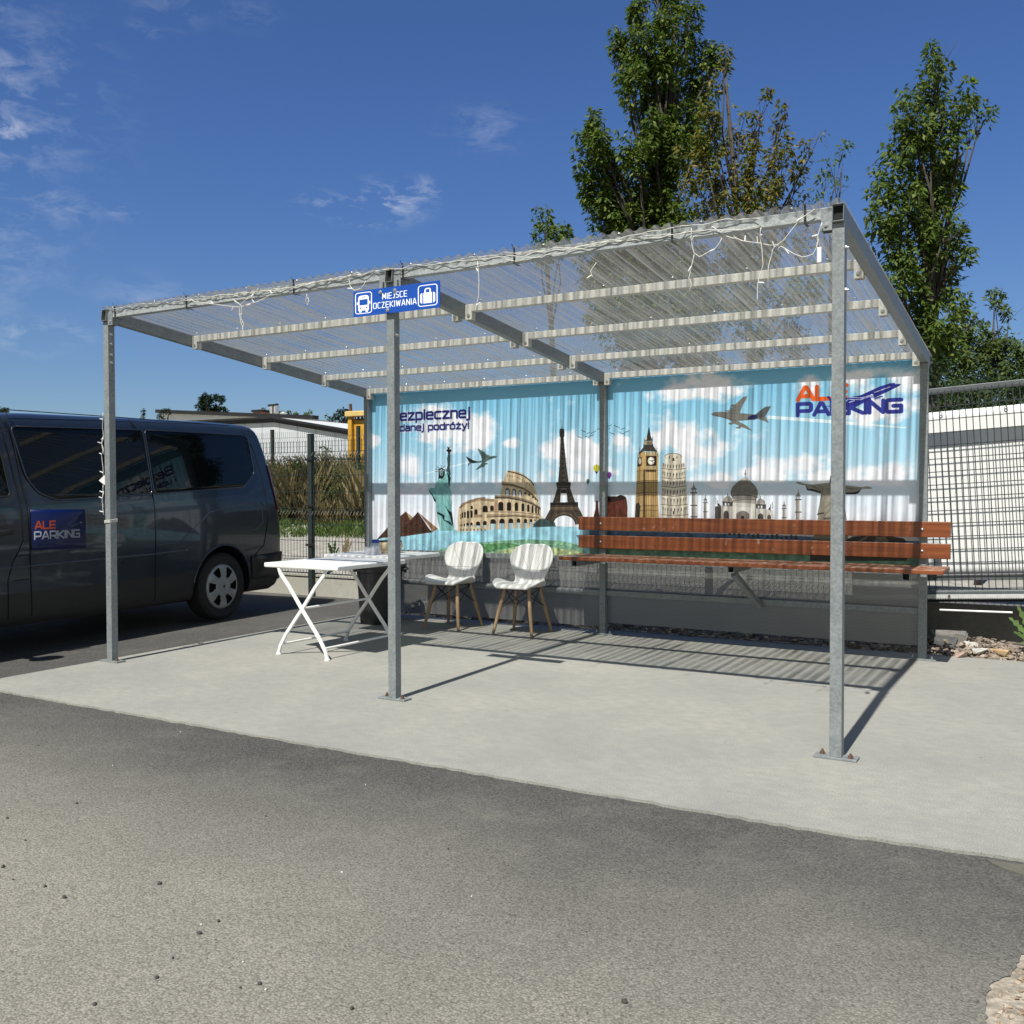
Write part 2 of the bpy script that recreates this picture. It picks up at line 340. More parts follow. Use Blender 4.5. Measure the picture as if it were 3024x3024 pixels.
M_GALVN = galv('bright_galvanised_steel', (.27, .29, .295), (.42, .44, .44))
M_PURL = galv('weathered_zinc_light_streaks', (.42, .43, .42), (.56, .56, .53), .15, .6, streak=.75)  # pale streaks: white rust plus stripes of roof light put into the colour
M_BOLT = mat('bolt_zinc', (.5, .5, .5), (.62, .62, .6), 40, .35, .8)
M_RUST = mat('rusty_nut', (.10, .055, .03), (.22, .13, .08), 60, .7, .4)
M_SHADE = mat('shade_black', (.01, .01, .011), (.02, .02, .02), 5, .9)  # near-black standing in for shade in tube ends and under the gate
M_WHITE = mat('white_paint', (.70, .70, .685), (.80, .80, .79), 7, .42, bump=.05, bscale=60)
M_WHITECH = mat('chipped_white_paint', (.66, .65, .62), (.80, .79, .77), 22, .45, lo=.3, hi=.45)
M_BLACK = mat('black_plastic', (.012, .012, .013), (.022, .022, .024), 20, .5)
M_CABLE = mat('white_cable', (.60, .58, .52), (.74, .72, .66), 40, .5)
M_BLUE = mat('sign_blue', (.012, .06, .42), (.014, .07, .46), 4, .35)
M_SIGNW = mat('sign_white', (.80, .80, .80), (.84, .84, .84), 4, .35)
M_DARKGREEN = mat('fence_paint', (.018, .028, .026), (.028, .04, .036), 30, .45)
M_ANTHRA = mat('anthracite_paint', (.022, .026, .03), (.032, .036, .04), 30, .42)
M_GATE = mat('gate_paint', (.085, .095, .10), (.12, .13, .135), 12, .45, .2)

def concrete(name, c1, c2, c3, sc=1.0, bump=.25):
    M = bpy.data.materials.new(name); M.use_nodes = True; t = M.node_tree; b = t.nodes['Principled BSDF']; l = t.links
    tc = nd(t, 'TexCoord'); co = tc.outputs['Object']
    n1 = nd(t, 'TexNoise', Scale=1.1 * sc, Detail=9.0, Roughness=.62); n2 = nd(t, 'TexNoise', Scale=14 * sc, Detail=7.0, Roughness=.65); n3 = nd(t, 'TexNoise', Scale=170.0 * sc, Detail=3.0)
    mp = nd(t, 'Mapping'); mp.inputs['Scale'].default_value = (.85, 1.15, 1); mp.inputs['Rotation'].default_value = (0, 0, .55); l.new(co, mp.inputs[0])
    l.new(co, n1.inputs['Vector']); l.new(mp.outputs[0], n2.inputs['Vector']); l.new(co, n3.inputs['Vector'])
    r1 = nd(t, 'ValToRGB'); e = r1.color_ramp.elements; e[0].position = .32; e[1].position = .68; e[0].color = (*c1, 1); e[1].color = (*c2, 1); l.new(n1.outputs[0], r1.inputs[0])
    mr = nd(t, 'MapRange'); mr.inputs[1].default_value = .38; mr.inputs[2].default_value = .7; mr.inputs[3].default_value = 0; mr.inputs[4].default_value = .55; l.new(n2.outputs[0], mr.inputs[0])
    m1 = nd(t, 'Mix', data_type='RGBA'); l.new(mr.outputs[0], m1.inputs[0]); l.new(r1.outputs[0], m1.inputs[6]); m1.inputs[7].default_value = (*c3, 1)
    m3 = nd(t, 'MapRange'); m3.inputs[1].default_value = .3; m3.inputs[2].default_value = .7; m3.inputs[3].default_value = .72; m3.inputs[4].default_value = 1.22; l.new(n3.outputs[0], m3.inputs[0])
    m2 = nd(t, 'Mix', data_type='RGBA', blend_type='MULTIPLY'); m2.inputs[0].default_value = 1; l.new(m1.outputs[2], m2.inputs[6]); l.new(m3.outputs[0], m2.inputs[7])
    # small dark spots
    vo = nd(t, 'TexVoronoi', Scale=3.2); l.new(co, vo.inputs['Vector']); ms = nd(t, 'MapRange'); ms.inputs[1].default_value = .018; ms.inputs[2].default_value = .05; ms.inputs[3].default_value = .55; ms.inputs[4].default_value = 1
    l.new(vo.outputs['Distance'], ms.inputs[0]); m4 = nd(t, 'Mix', data_type='RGBA', blend_type='MULTIPLY'); m4.inputs[0].default_value = .8; l.new(m2.outputs[2], m4.inputs[6]); l.new(ms.outputs[0], m4.inputs[7])
    l.new(m4.outputs[2], b.inputs['Base Color']); b.inputs['Roughness'].default_value = .85; b.inputs['Specular IOR Level'].default_value = .25
    ad = nd(t, 'Math', operation='ADD'); l.new(n3.outputs[0], ad.inputs[0]); l.new(n2.outputs[0], ad.inputs[1])
    bp = nd(t, 'Bump', Strength=bump, Distance=.004); l.new(ad.outputs[0], bp.inputs['Height']); l.new(bp.outputs[0], b.inputs['Normal'])
    return M
M_SLAB = concrete('slab_concrete', (.275, .272, .248), (.365, .353, .303), (.232, .234, .222))
M_PLINTH = concrete('plinth_concrete', (.36, .35, .30), (.42, .41, .36), (.30, .29, .25), 2.0)

def asphalt_mat():
    M = bpy.data.materials.new('asphalt'); M.use_nodes = True; t = M.node_tree; b = t.nodes['Principled BSDF']; l = t.links
    tc = nd(t, 'TexCoord'); co = tc.outputs['Object']
    # dusty worn patch in the middle of the yard, fresher darker asphalt by the slab and the van
    sx = nd(t, 'SeparateXYZ'); l.new(co, sx.inputs[0])
    big = nd(t, 'TexNoise', Scale=.55, Detail=5.0, Roughness=.55); l.new(co, big.inputs['Vector'])
    g = nd(t, 'MapRange'); g.interpolation_type = 'SMOOTHSTEP'; g.inputs[1].default_value = -3.1; g.inputs[2].default_value = -.9; g.inputs[3].default_value = 1; g.inputs[4].default_value = 0; l.new(sx.outputs[1], g.inputs[0])
    ad = nd(t, 'Math', operation='MULTIPLY_ADD'); l.new(big.outputs[0], ad.inputs[0]); ad.inputs[1].default_value = .9; ad.inputs[2].default_value = -.45
    sm = nd(t, 'Math', operation='ADD', use_clamp=True); l.new(ad.outputs[0], sm.inputs[0]); l.new(g.outputs[0], sm.inputs[1])
    n2 = nd(t, 'TexNoise', Scale=4.5, Detail=8.0, Roughness=.65); l.new(co, n2.inputs['Vector'])
    dust = nd(t, 'Math', operation='MULTIPLY_ADD', use_clamp=True); l.new(n2.outputs[0], dust.inputs[0]); dust.inputs[1].default_value = .7; dust.inputs[2].default_value = -.35
    du = nd(t, 'Math', operation='ADD', use_clamp=True); l.new(dust.outputs[0], du.inputs[0]); l.new(sm.outputs[0], du.inputs[1])
    vo = nd(t, 'TexVoronoi', Scale=135.0); l.new(co, vo.inputs['Vector']); vs = nd(t, 'SeparateColor'); l.new(vo.outputs['Color'], vs.inputs[0])
    fine = nd(t, 'TexNoise', Scale=220.0, Detail=3.0); l.new(co, fine.inputs['Vector'])
    rd = nd(t, 'ValToRGB'); e = rd.color_ramp.elements; e[0].position = .1; e[1].position = .95; e[0].color = (.062, .060, .056, 1); e[1].color = (.120, .116, .107, 1); l.new(vs.outputs[0], rd.inputs[0])
    rl = nd(t, 'ValToRGB'); e = rl.color_ramp.elements; e[0].position = .05; e[1].position = .95; e[0].color = (.225, .212, .176, 1); e[1].color = (.325, .308, .258, 1); l.new(vs.outputs[1], rl.inputs[0])
    mx = nd(t, 'Mix', data_type='RGBA'); l.new(du.outputs[0], mx.inputs[0]); l.new(rd.outputs[0], mx.inputs[6]); l.new(rl.outputs[0], mx.inputs[7])
    fm = nd(t, 'MapRange'); fm.inputs[1].default_value = .3; fm.inputs[2].default_value = .7; fm.inputs[3].default_value = .74; fm.inputs[4].default_value = 1.2; l.new(fine.outputs[0], fm.inputs[0])
    m2 = nd(t, 'Mix', data_type='RGBA', blend_type='MULTIPLY'); m2.inputs[0].default_value = 1; l.new(mx.outputs[2], m2.inputs[6]); l.new(fm.outputs[0], m2.inputs[7])
    # gaps between the chips
    gp = nd(t, 'MapRange'); gp.inputs[1].default_value = .35; gp.inputs[2].default_value = .75; gp.inputs[3].default_value = 1; gp.inputs[4].default_value = .62; l.new(vo.outputs['Distance'], gp.inputs[0])
    m3 = nd(t, 'Mix', data_type='RGBA', blend_type='MULTIPLY'); m3.inputs[0].default_value = .8; l.new(m2.outputs[2], m3.inputs[6]); l.new(gp.outputs[0], m3.inputs[7])
    v2 = nd(t, 'TexVoronoi', Scale=62.0); l.new(co, v2.inputs['Vector']); s2 = nd(t, 'SeparateColor'); l.new(v2.outputs['Color'], s2.inputs[0]); th = nd(t, 'MapRange'); th.inputs[1].default_value = .70; th.inputs[2].default_value = .85; l.new(s2.outputs[0], th.inputs[0])
    dd = nd(t, 'MapRange'); dd.inputs[1].default_value = .38; dd.inputs[2].default_value = .12; l.new(v2.outputs['Distance'], dd.inputs[0]); pt = nd(t, 'Math', operation='MULTIPLY'); l.new(th.outputs[0], pt.inputs[0]); l.new(dd.outputs[0], pt.inputs[1])
    p3 = nd(t, 'MapRange'); p3.inputs[3].default_value = 1; p3.inputs[4].default_value = .55; l.new(pt.outputs[0], p3.inputs[0]); m5 = nd(t, 'Mix', data_type='RGBA', blend_type='MULTIPLY'); m5.inputs[0].default_value = 1; l.new(m3.outputs[2], m5.inputs[6]); l.new(p3.outputs[0], m5.inputs[7])
    l.new(m5.outputs[2], b.inputs['Base Color']); b.inputs['Roughness'].default_value = .88; b.inputs['Specular IOR Level'].default_value = .3
    wv = nd(t, 'TexNoise', Scale=95.0, Detail=4.0, Roughness=.7); l.new(co, wv.inputs['Vector'])
    hs = nd(t, 'Math', operation='MULTIPLY_ADD'); l.new(vo.outputs['Distance'], hs.inputs[0]); hs.inputs[1].default_value = -.8; l.new(wv.outputs[0], hs.inputs[2])
    bp = nd(t, 'Bump', Strength=.55, Distance=.005); l.new(hs.outputs[0], bp.inputs['Height']); l.new(bp.outputs[0], b.inputs['Normal'])
    return M
M_ASPH = asphalt_mat()
M_DIRT = mat('dry_dirt', (.20, .17, .13), (.43, .375, .295), 38, .95, bump=.6, bscale=40, bdist=.02)
M_GRAVEL = mat('pale_gravel', (.24, .225, .19), (.40, .38, .33), 9, .95, bump=.6, bscale=30, bdist=.03)
M_SOIL = mat('field_soil', (.10, .11, .05), (.17, .16, .08), .8, .95, bump=.4, bscale=6, bdist=.05)

# ------------------------------------------------------------------ ground, yard, slab
def sheet(name, pts, z, material, kind='structure', thick=0.0, label=None):
    mb = MB(); n = len(pts)
    if thick: mb.prism(pts, lambda p, t_: (p[0], p[1], z - t_), thick)
    else: mb.add([(p[0], p[1], z) for p in pts], [tuple(range(n))])
    o = mb.build(name, material); o['kind'] = kind; return o
def rough_line(pts, amp, step=.08, seed=3):
    rg = random.Random(seed); out = []
    for a, b in zip(pts[:-1], pts[1:]):
        n = max(1, int(math.dist(a, b) / step)); dx, dy = b[0] - a[0], b[1] - a[1]; l_ = math.hypot(dx, dy)
        for i in range(n):
            t = i / n; k = rg.uniform(-amp, amp) if i else rg.uniform(-amp, amp) * .3
            out.append((a[0] + dx * t - dy / l_ * k, a[1] + dy * t + dx / l_ * k))
    return out + [pts[-1]]
G_PLANE = sheet('ground', [(-700, -250), (500, -250), (500, 900), (-700, 900)], -.035, M_SOIL)
edge = [at(*p, z=-.01)[:2] for p in ((3060, 2770), (3010, 2830), (2985, 2880), (2935, 2895), (2910, 2940), (2917, 3040), (2895, 3300))]
edge = [tuple(p) for p in edge]
right_top = [(2.6, -.90), (1.75, -.93), (1.30, -.95)]
dirt = sheet('dirt_ground', [(-1.0, -9), (9, -9), (9, 3.9), (-6.0, 4.6), (-6.0, 3.0), (-1.0, 3.0)], -.0155, M_DIRT)
asph = rough_line(right_top[1:] + edge, .005, .016, 5) + [(.9, -12), (-60, -12), (-60, 4.42), (-5.6, 4.42), (-5.2, 3.2), (-5.2, -.6), (-4.9, -1.0), (0.6, -1.0)]
asph_o = sheet('asphalt_yard', asph, -.012, M_ASPH)
# slab with a rounded near left corner and slightly ragged front edge
xl = -5.42
corner = [(xl + .42 * (1 - math.sin(a)), -1.055 + .30 * (1 - math.cos(a))) for a in np.linspace(math.pi / 2, 0, 9)]
front = rough_line([(xl + .45, -1.055), (-2.7, -1.06), (.2, -1.045), (.66, -1.0), (1.02, -.955), (1.4, -1.0), (3.6, -.98)], .009, .045, 8)
back = [(3.6, 3.42), (.16, 3.36), (-2.65, 3.30), (xl, 3.30)]
slab = sheet('concrete_slab', corner + front + back, 0.0, M_SLAB, thick=.11)
mb = MB(); mb.prism(rough_line([(.72, -1.03), (.86, -1.02), (1.25, -1.06), (1.55, -1.1), (1.55, -1.22), (1.1, -1.17), (.84, -1.12), (.74, -1.06)], .008, .04, 4), lambda p, t_: (p[0], p[1], -.006 - t_), .02)
o = mb.build('concrete_chunk', concrete('broken_concrete', (.13, .125, .10), (.19, .18, .145), (.10, .095, .08), 3.0, .8)); tag(o, 'broken grey lump of concrete beside the slab edge where the asphalt ends', 'concrete')
# raised yard beyond the fence
def terrain():
    xs = np.concatenate([np.linspace(-140, -30, 12), np.linspace(-28, 20, 49), np.linspace(22, 120, 10)]); ys = np.concatenate([[4.52, 4.7], np.linspace(5.2, 14, 18), np.linspace(16, 140, 14)])
    P = np.zeros((len(ys), len(xs), 3)); P[..., 0] = xs[None]; P[..., 1] = ys[:, None]
    nz = RNG.random(P.shape[:2]) * .05
    P[..., 2] = np.interp(ys, [4.5, 4.7, 8.3, 10, 12, 20, 60], [.24, .30, .40, .52, .68, .8, .8])[:, None] + nz * (ys > 4.8)[:, None]
    return P
mb = MB(); mb.grid(terrain()); gy_ = mb.build('gravel_yard', M_GRAVEL, smooth='full'); gy_['kind'] = 'structure'

# ------------------------------------------------------------------ the waiting shelter
XP = (-5.30, -2.645, 0.0); D = 3.078; YM = 3.118
zt = lambda y: 2.640 - .1033 * y                     # top of the rafters
zb = lambda y: 2.555 - .1033 * y
sh = empty('waiting_shelter', (-2.65, 1.54, 0), 'open galvanised steel waiting shelter with clear corrugated roof and printed travel mural at the back', 'shelter')
PW = .057
for ix, x in enumerate(XP):
    for y in (0, D):
        h_ = zb(y) + (.0 if y == 0 else .0)
        mb = MB(); mb.hollow((x, y, 0.012), (x, y, h_), PW, PW, .004, up=(0, 1, 0)); p = mb.build('post', M_GALV, sh, bevel=.003)
        sub = MB().box(x - .10, x + .10, y - .04, y + .04, 0.0005, .012); bpl = sub.build('base_plate', M_GALV, p, bevel=.002)
        for dx in (-.068, .068):
            nb = MB(); nb.lathe([(0, .012), (.016, .012), (.016, .015), (.011, .015), (.011, .025), (.006, .025), (.006, .034), (0, .034)], (x + dx, y + (.01 if dx < 0 else -.012), 0), 6)
            nb.build('anchor_bolt', M_RUST if y == 0 else M_BOLT, p)
        if y == 0:
            for zz in ((2.50, 2.30) if ix != 0 else (2.52, 2.45, 2.37, 2.31)):
                nb = MB(); nb.lathe([(0, 0), (.011, 0), (.011, .007), (.005, .007), (.005, .016), (0, .016)], (x + PW / 2, y - .004, zz - .06), 6, 'x'); nb.build('side_bolt', M_BOLT, p)
    y0, y1 = -.045, 3.17
    mb = MB(); mb.hollow((x, y0, (zt(y0) + zb(y0)) / 2), (x, y1, (zt(y1) + zb(y1)) / 2), .055, .085, .0035); r_ = mb.build('rafter', M_GALV, sh, bevel=.0025)
    MB().bar((x, y0 + .03, (zt(y0 + .03) + zb(y0 + .03)) / 2), (x, y0 + .04, (zt(y0 + .03) + zb(y0 + .03)) / 2), .047, .077).build('shade_plug', M_SHADE, r_)  # dark plug imitates the shade inside the open rafter end
PY = (0.0, .80, 1.59, 2.375, 3.055)
for bay in (0, 1):
    xa, xb = XP[bay] + .0285, XP[bay + 1] - .0285
    for k, y in enumerate(PY):
        hh = .056 if k == 0 else .05
        zc = zt(y) - .003 - hh / 2
        mb = MB(); mb.box(xa, xb, y - .026, y + .026, zc - hh / 2, zc + hh / 2)
        p = mb.build('front_beam' if k == 0 else 'purlin', M_GALVN if k == 0 else M_PURL, sh, bevel=.003)
        for xs_, sg in ((xa, 1), (xb, -1)):
            nb = MB(); nb.hollow((xs_ + sg * .026, y, zc - hh / 2 - .002), (xs_ + sg * .026, y, zc - hh / 2 - .056), .05, .048, .004, up=(0, 1, 0)); nb.box(xs_ + sg * .026 - .026, xs_ + sg * .026 + .026, y - .030, y - .0265, zc - hh / 2 - .055, zc + hh / 2 - .004)
            br = nb.build('bracket', M_GALV if k == 0 else M_PURL, sh, bevel=.0015)
            nb = MB(); nb.lathe([(0, -.008), (.007, -.008), (.007, -.003), (.013, -.003), (.013, 0), (0, 0)], (xs_ + sg * .028, y - .030, zc - hh / 2 - .028), 8, 'y'); nb.build('bolt', M_BOLT, br)
    # lower rails and clear twin-wall panel between the back posts
    MB().box(xa, xb, D - .004, D + .0285, .345, .393).build('lower_rail', M_GALV, sh, bevel=.003)
    MB().box(xa, xb, D - .004, D + .0285, .640, .690).build('middle_rail', M_GALV, sh, bevel=.003)

def roof_mat():
    M = bpy.data.materials.new('clear_roof_sheet'); M.use_nodes = True; t = M.node_tree; l = t.links; t.nodes.clear()
    out = nd(t, 'OutputMaterial'); tc = nd(t, 'TexCoord'); sp = nd(t, 'SeparateXYZ'); l.new(tc.outputs['Object'], sp.inputs[0])
    tr = nd(t, 'BsdfTransparent'); tr.inputs[0].default_value = (.90, .91, .91, 1)
    gl = nd(t, 'BsdfGlossy', Roughness=.12); fr = fresnel(t, .07)
    m1 = nd(t, 'MixShader'); l.new(fr.outputs[0], m1.inputs[0]); l.new(tr.outputs[0], m1.inputs[1]); l.new(gl.outputs[0], m1.inputs[2])
    df = nd(t, 'BsdfDiffuse'); df.inputs[0].default_value = (.30, .30, .28, 1); tl = nd(t, 'BsdfTranslucent'); tl.inputs[0].default_value = (.31, .31, .29, 1)
    m2 = nd(t, 'MixShader'); m2.inputs[0].default_value = .55; l.new(df.outputs[0], m2.inputs[1]); l.new(tl.outputs[0], m2.inputs[2])
    # rib-wise opacity bands imitate refracted light stripes, mixed with grime streaks
    ph = nd(t, 'Math', operation='MULTIPLY'); l.new(sp.outputs[0], ph.inputs[0]); ph.inputs[1].default_value = 2 * math.pi / .076
    cs = nd(t, 'Math', operation='COSINE'); l.new(ph.outputs[0], cs.inputs[0])
    v = nd(t, 'MapRange'); v.inputs[1].default_value = .45; v.inputs[2].default_value = -.8; v.inputs[3].default_value = .14; v.inputs[4].default_value = .80; p2 = nd(t, 'Math', operation='MULTIPLY'); l.new(ph.outputs[0], p2.inputs[0]); p2.inputs[1].default_value = 2.0; c2 = nd(t, 'Math', operation='COSINE'); l.new(p2.outputs[0], c2.inputs[0]); c3 = nd(t, 'Math', operation='MULTIPLY'); l.new(c2.outputs[0], c3.inputs[0]); c3.inputs[1].default_value = .35
    ca = nd(t, 'Math', operation='MULTIPLY_ADD'); l.new(cs.outputs[0], ca.inputs[0]); ca.inputs[1].default_value = .6; l.new(c3.outputs[0], ca.inputs[2]); l.new(ca.outputs[0], v.inputs[0])
    mp = nd(t, 'Mapping'); mp.inputs['Scale'].default_value = (30, .8, 1); l.new(tc.outputs['Object'], mp.inputs[0])
    n = nd(t, 'TexNoise', Scale=1.0, Detail=5.0, Roughness=.65); l.new(mp.outputs[0], n.inputs['Vector'])
    n2 = nd(t, 'TexNoise', Scale=2.4, Detail=4.0); l.new(tc.outputs['Object'], n2.inputs['Vector'])
    a = nd(t, 'MapRange'); a.inputs[1].default_value = .32; a.inputs[2].default_value = .68; a.inputs[3].default_value = .25; a.inputs[4].default_value = 1.6; l.new(n.outputs[0], a.inputs[0])
    b_ = nd(t, 'MapRange'); b_.inputs[1].default_value = .3; b_.inputs[2].default_value = .7; b_.inputs[3].default_value = .75; b_.inputs[4].default_value = 1.15; l.new(n2.outputs[0], b_.inputs[0])
    q = nd(t, 'Math', operation='MULTIPLY'); l.new(v.outputs[0], q.inputs[0]); l.new(a.outputs[0], q.inputs[1])
    q2 = nd(t, 'Math', operation='MULTIPLY', use_clamp=True); l.new(q.outputs[0], q2.inputs[0]); l.new(b_.outputs[0], q2.inputs[1])
    m3 = nd(t, 'MixShader'); l.new(q2.outputs[0], m3.inputs[0]); l.new(m1.outputs[0], m3.inputs[1]); l.new(m2.outputs[0], m3.inputs[2])
    l.new(m3.outputs[0], out.inputs[0]); return M
M_ROOF = roof_mat()
xs = np.arange(-5.335, .036, .076 / 8); ys = np.linspace(-.055, 3.26, 8)
P = np.zeros((len(ys), len(xs), 3)); P[..., 0] = xs[None]; P[..., 1] = ys[:, None]
wv = np.clip(1.45 * np.cos(2 * np.pi * xs / .076), -1, 1)
P[..., 2] = zt(ys)[:, None] + .003 + .0085 * (1 + wv)[None]
mb = MB(); mb.grid(P); roof = mb.build('roof_sheet', M_ROOF, sh, smooth='full', fixn=False)
# roofing screws at every purlin
mb = MB(); mb.lathe([(0, .006), (.008, .006), (.012, 0)], (0, 0, 0), 8); scr = mb.build('roof_screw', M_BOLT, sh, local=True); first = True
for y in PY:
    for x in np.arange(-5.244, .0, .456):
        q = scr if first else scr.copy()
        if not first: col.objects.link(q); q.parent = sh
        q.location = (x - sh.location.x, y - sh.location.y, zt(y) + .020); first = False

def twinwall_mat():
    M = bpy.data.materials.new('twin_wall_sheet'); M.use_nodes = True; t = M.node_tree; l = t.links; t.nodes.clear()
    out = nd(t, 'OutputMaterial'); tc = nd(t, 'TexCoord'); sp = nd(t, 'SeparateXYZ'); l.new(tc.outputs['Object'], sp.inputs[0])
    tr = nd(t, 'BsdfTransparent'); tr.inputs[0].default_value = (.80, .81, .81, 1); gl = nd(t, 'BsdfGlossy', Roughness=.16); fr = fresnel(t, .06)
    ph = nd(t, 'Math', operation='MULTIPLY'); l.new(sp.outputs[2], ph.inputs[0]); ph.inputs[1].default_value = 2 * math.pi / .011
    cs = nd(t, 'Math', operation='SINE'); l.new(ph.outputs[0], cs.inputs[0])
    bp = nd(t, 'Bump', Strength=.1, Distance=.002); l.new(cs.outputs[0], bp.inputs['Height']); l.new(bp.outputs[0], gl.inputs['Normal'])
    n = nd(t, 'TexNoise', Scale=3.0, Detail=4.0); l.new(tc.outputs['Object'], n.inputs['Vector'])
    v = nd(t, 'MapRange'); v.inputs[1].default_value = -1; v.inputs[2].default_value = 1; v.inputs[3].default_value = .34; v.inputs[4].default_value = .48; l.new(cs.outputs[0], v.inputs[0])
    q = nd(t, 'Math', operation='MULTIPLY_ADD'); l.new(n.outputs[0], q.inputs[0]); q.inputs[1].default_value = .12; l.new(v.outputs[0], q.inputs[2])
    m1 = nd(t, 'MixShader'); l.new(fr.outputs[0], m1.inputs[0]); l.new(tr.outputs[0], m1.inputs[1]); l.new(gl.outputs[0], m1.inputs[2])
    df = nd(t, 'BsdfDiffuse'); df.inputs[0].default_value = (.36, .355, .34, 1); tl = nd(t, 'BsdfTranslucent'); tl.inputs[0].default_value = (.60, .60, .58, 1)
    m2 = nd(t, 'MixShader'); m2.inputs[0].default_value = .5; l.new(df.outputs[0], m2.inputs[1]); l.new(tl.outputs[0], m2.inputs[2])
    m3 = nd(t, 'MixShader'); l.new(q.outputs[0], m3.inputs[0]); l.new(m1.outputs[0], m3.inputs[1]); l.new(m2.outputs[0], m3.inputs[2]); l.new(m3.outputs[0], out.inputs[0]); return M
M_TWIN = twinwall_mat()
for bay, zl in ((0, .06), (1, .10)):
    MB().box(XP[bay] + .02, XP[bay + 1] - (.0 if bay == 0 else .02), D + .034, D + .040, zl, .668).build('lower_panel', M_TWIN, sh)

# ---- the printed mural (one sheet of artwork over both bays)
MS = 480.0; MX0, MX1, MZ0, MZ1 = -5.305, .02, .665, 2.30
cv = Canvas(int((MX1 - MX0) * MS), int((MZ1 - MZ0) * MS))
def pm(u, v):
    p = at(u, v, y=YM - .004); return ((p[0] - MX0) * MS, (MZ1 - p[2]) * MS)
def crop(u0, v0, k): return lambda pts: [pm(u0 + x * k, v0 + y * k) for x, y in pts]
cA = crop(1130, 1300, 400 / 1932); cB = crop(1330, 1370, 300 / 1932); cC = crop(1570, 1230, 300 / 1756); cD = crop(1850, 1250, 220 / 1466)
cE = crop(2030, 1380, 370 / 1932); cF = crop(2330, 1380, 410 / 1932); cG = crop(2080, 1110, 640 / 1932); cH = crop(1090, 1180, 410 / 1932); cZ = crop(0, 0, 1)
def draw_mural():
    H_, W_ = cv.h, cv.w
    t = np.linspace(0, 1, H_)[:, None]
    stops = [0, .25, .55, .8, 1]; cols = np.array([(112, 180, 216), (146, 200, 228), (182, 214, 232), (222, 230, 240), (228, 232, 242)]) / 255
    for k in range(3): cv.a[..., k] = np.interp(t, stops, cols[:, k])
    nz = vnoise((H_, W_), (150, 90), 6, 1)
    # drifting white clouds: noise gathered round chosen centres
    X, Y = np.meshgrid(np.arange(W_), np.arange(H_)); M_ = np.zeros((H_, W_), np.float32)
    def cloud(u, v, rx, ry, s_=1.0):
        x, y = pm(u, v); q = np.hypot((X - x) / (rx * MS), (Y - y) / (ry * MS)); np.maximum(M_, s_ * np.clip(1.25 - q, 0, 1), out=M_)
    for c in ((1290, 1265, .55, .22), (1370, 1270, .35, .25), (1420, 1290, .25, .17), (1210, 1370, .22, .13), (1100, 1300, .15, .12), (1510, 1305, .15, .08),
              (1620, 1330, .25, .13), (1690, 1330, .3, .17), (1740, 1350, .3, .22), (1840, 1300, .2, .16), (1440, 1430, .7, .13), (1250, 1450, .6, .12), (1650, 1430, .5, .16),
              (1990, 1290, .4, .2), (2060, 1340, .35, .12), (2100, 1130, .5, .18), (2000, 1160, .3, .1), (2350, 1370, .55, .14), (2250, 1400, .35, .1), (2470, 1400, .5, .12), (2600, 1410, .45, .12), (2660, 1420, .3, .1),
              (2560, 1120, .32, .13), (2640, 1130, .32, .12), (2600, 1210, .35, .12), (2380, 1140, .15, .12), (2120, 1420, .25, .08)): cloud(*c)
    nz2 = vnoise((H_, W_), (46, 34), 5, 3); m_ = np.clip((M_ * .95 + (nz - .5) * 1.5 + (nz2 - .5) * .9 - .36) * 2.1, 0, 1); low = np.clip((Y / H_ - .52) * 4.2, 0, 1); m_ = np.maximum(m_, low * np.clip(.55 + nz * .6, 0, 1))
    shade = np.clip(.86 + .14 * vnoise((H_, W_), (60, 40), 4, 5) + .04, 0, 1)
    wc = np.stack([shade * .955, shade * .955, shade * .985], -1); cv.a[:] = cv.a + (wc - cv.a) * m_[..., None]
    # vapour trails
    cv.poly(cG([(560, 352), (1160, 395), (1800, 458), (1800, 466), (1160, 425), (560, 380)]), (240, 244, 248), .75)
    cv.stroke(cA([(600, 478), (760, 440), (1000, 370), (1240, 310)]), 6, (240, 244, 248), .6)
    # ground band: sea, islands, green fields
    cv.poly(cZ([(1075, 1598), (1140, 1585), (1220, 1570), (1320, 1560), (1380, 1570), (1500, 1558), (1580, 1552), (1720, 1556), (1800, 1560), (2300, 1590), (2760, 1610), (2760, 1720), (1075, 1720)]), (150, 205, 222), .92, .22, 30)
    for P_, c, a_ in (([(1190, 1640), (1300, 1622), (1420, 1602), (1480, 1596), (1560, 1592), (1660, 1597), (1720, 1612), (1740, 1650), (1200, 1650)], (118, 160, 120), .8),
                      ([(1330, 1625), (1400, 1608), (1500, 1602), (1540, 1610), (1480, 1622), (1400, 1640)], (78, 128, 76), .75), ([(1420, 1640), (1520, 1615), (1600, 1612), (1720, 1630), (1720, 1655), (1420, 1655)], (196, 192, 132), .7),
                      ([(1090, 1630), (1180, 1628), (1240, 1632), (1100, 1650)], (90, 170, 205), .8), ([(1700, 1580), (1760, 1575), (2100, 1592), (2100, 1640), (1720, 1610)], (70, 150, 205), .8),
                      ([(1740, 1565), (2300, 1580), (2760, 1600), (2760, 1640), (1740, 1600)], (62, 98, 140), .85), ([(1740, 1600), (2760, 1630), (2760, 1700), (1740, 1650)], (96, 132, 96), .8)):
        cv.poly(cZ(P_), c, a_, .5, 14)
    for k in range(260):
        x, y = pm(RNG.uniform(1200, 1720), RNG.uniform(1598, 1640)); cv.ell(x, y, RNG.uniform(2, 9), RNG.uniform(1, 3), [(70, 120, 66), (235, 240, 232), (128, 168, 116), (205, 200, 150)][k % 4], .55, .7)
    # pyramids
    cv.poly(cA([(-90, 1420), (110, 1200), (330, 1015), (430, 1110), (720, 1310), (300, 1370), (0, 1390)]), (84, 58, 48), 1, .28, 8)
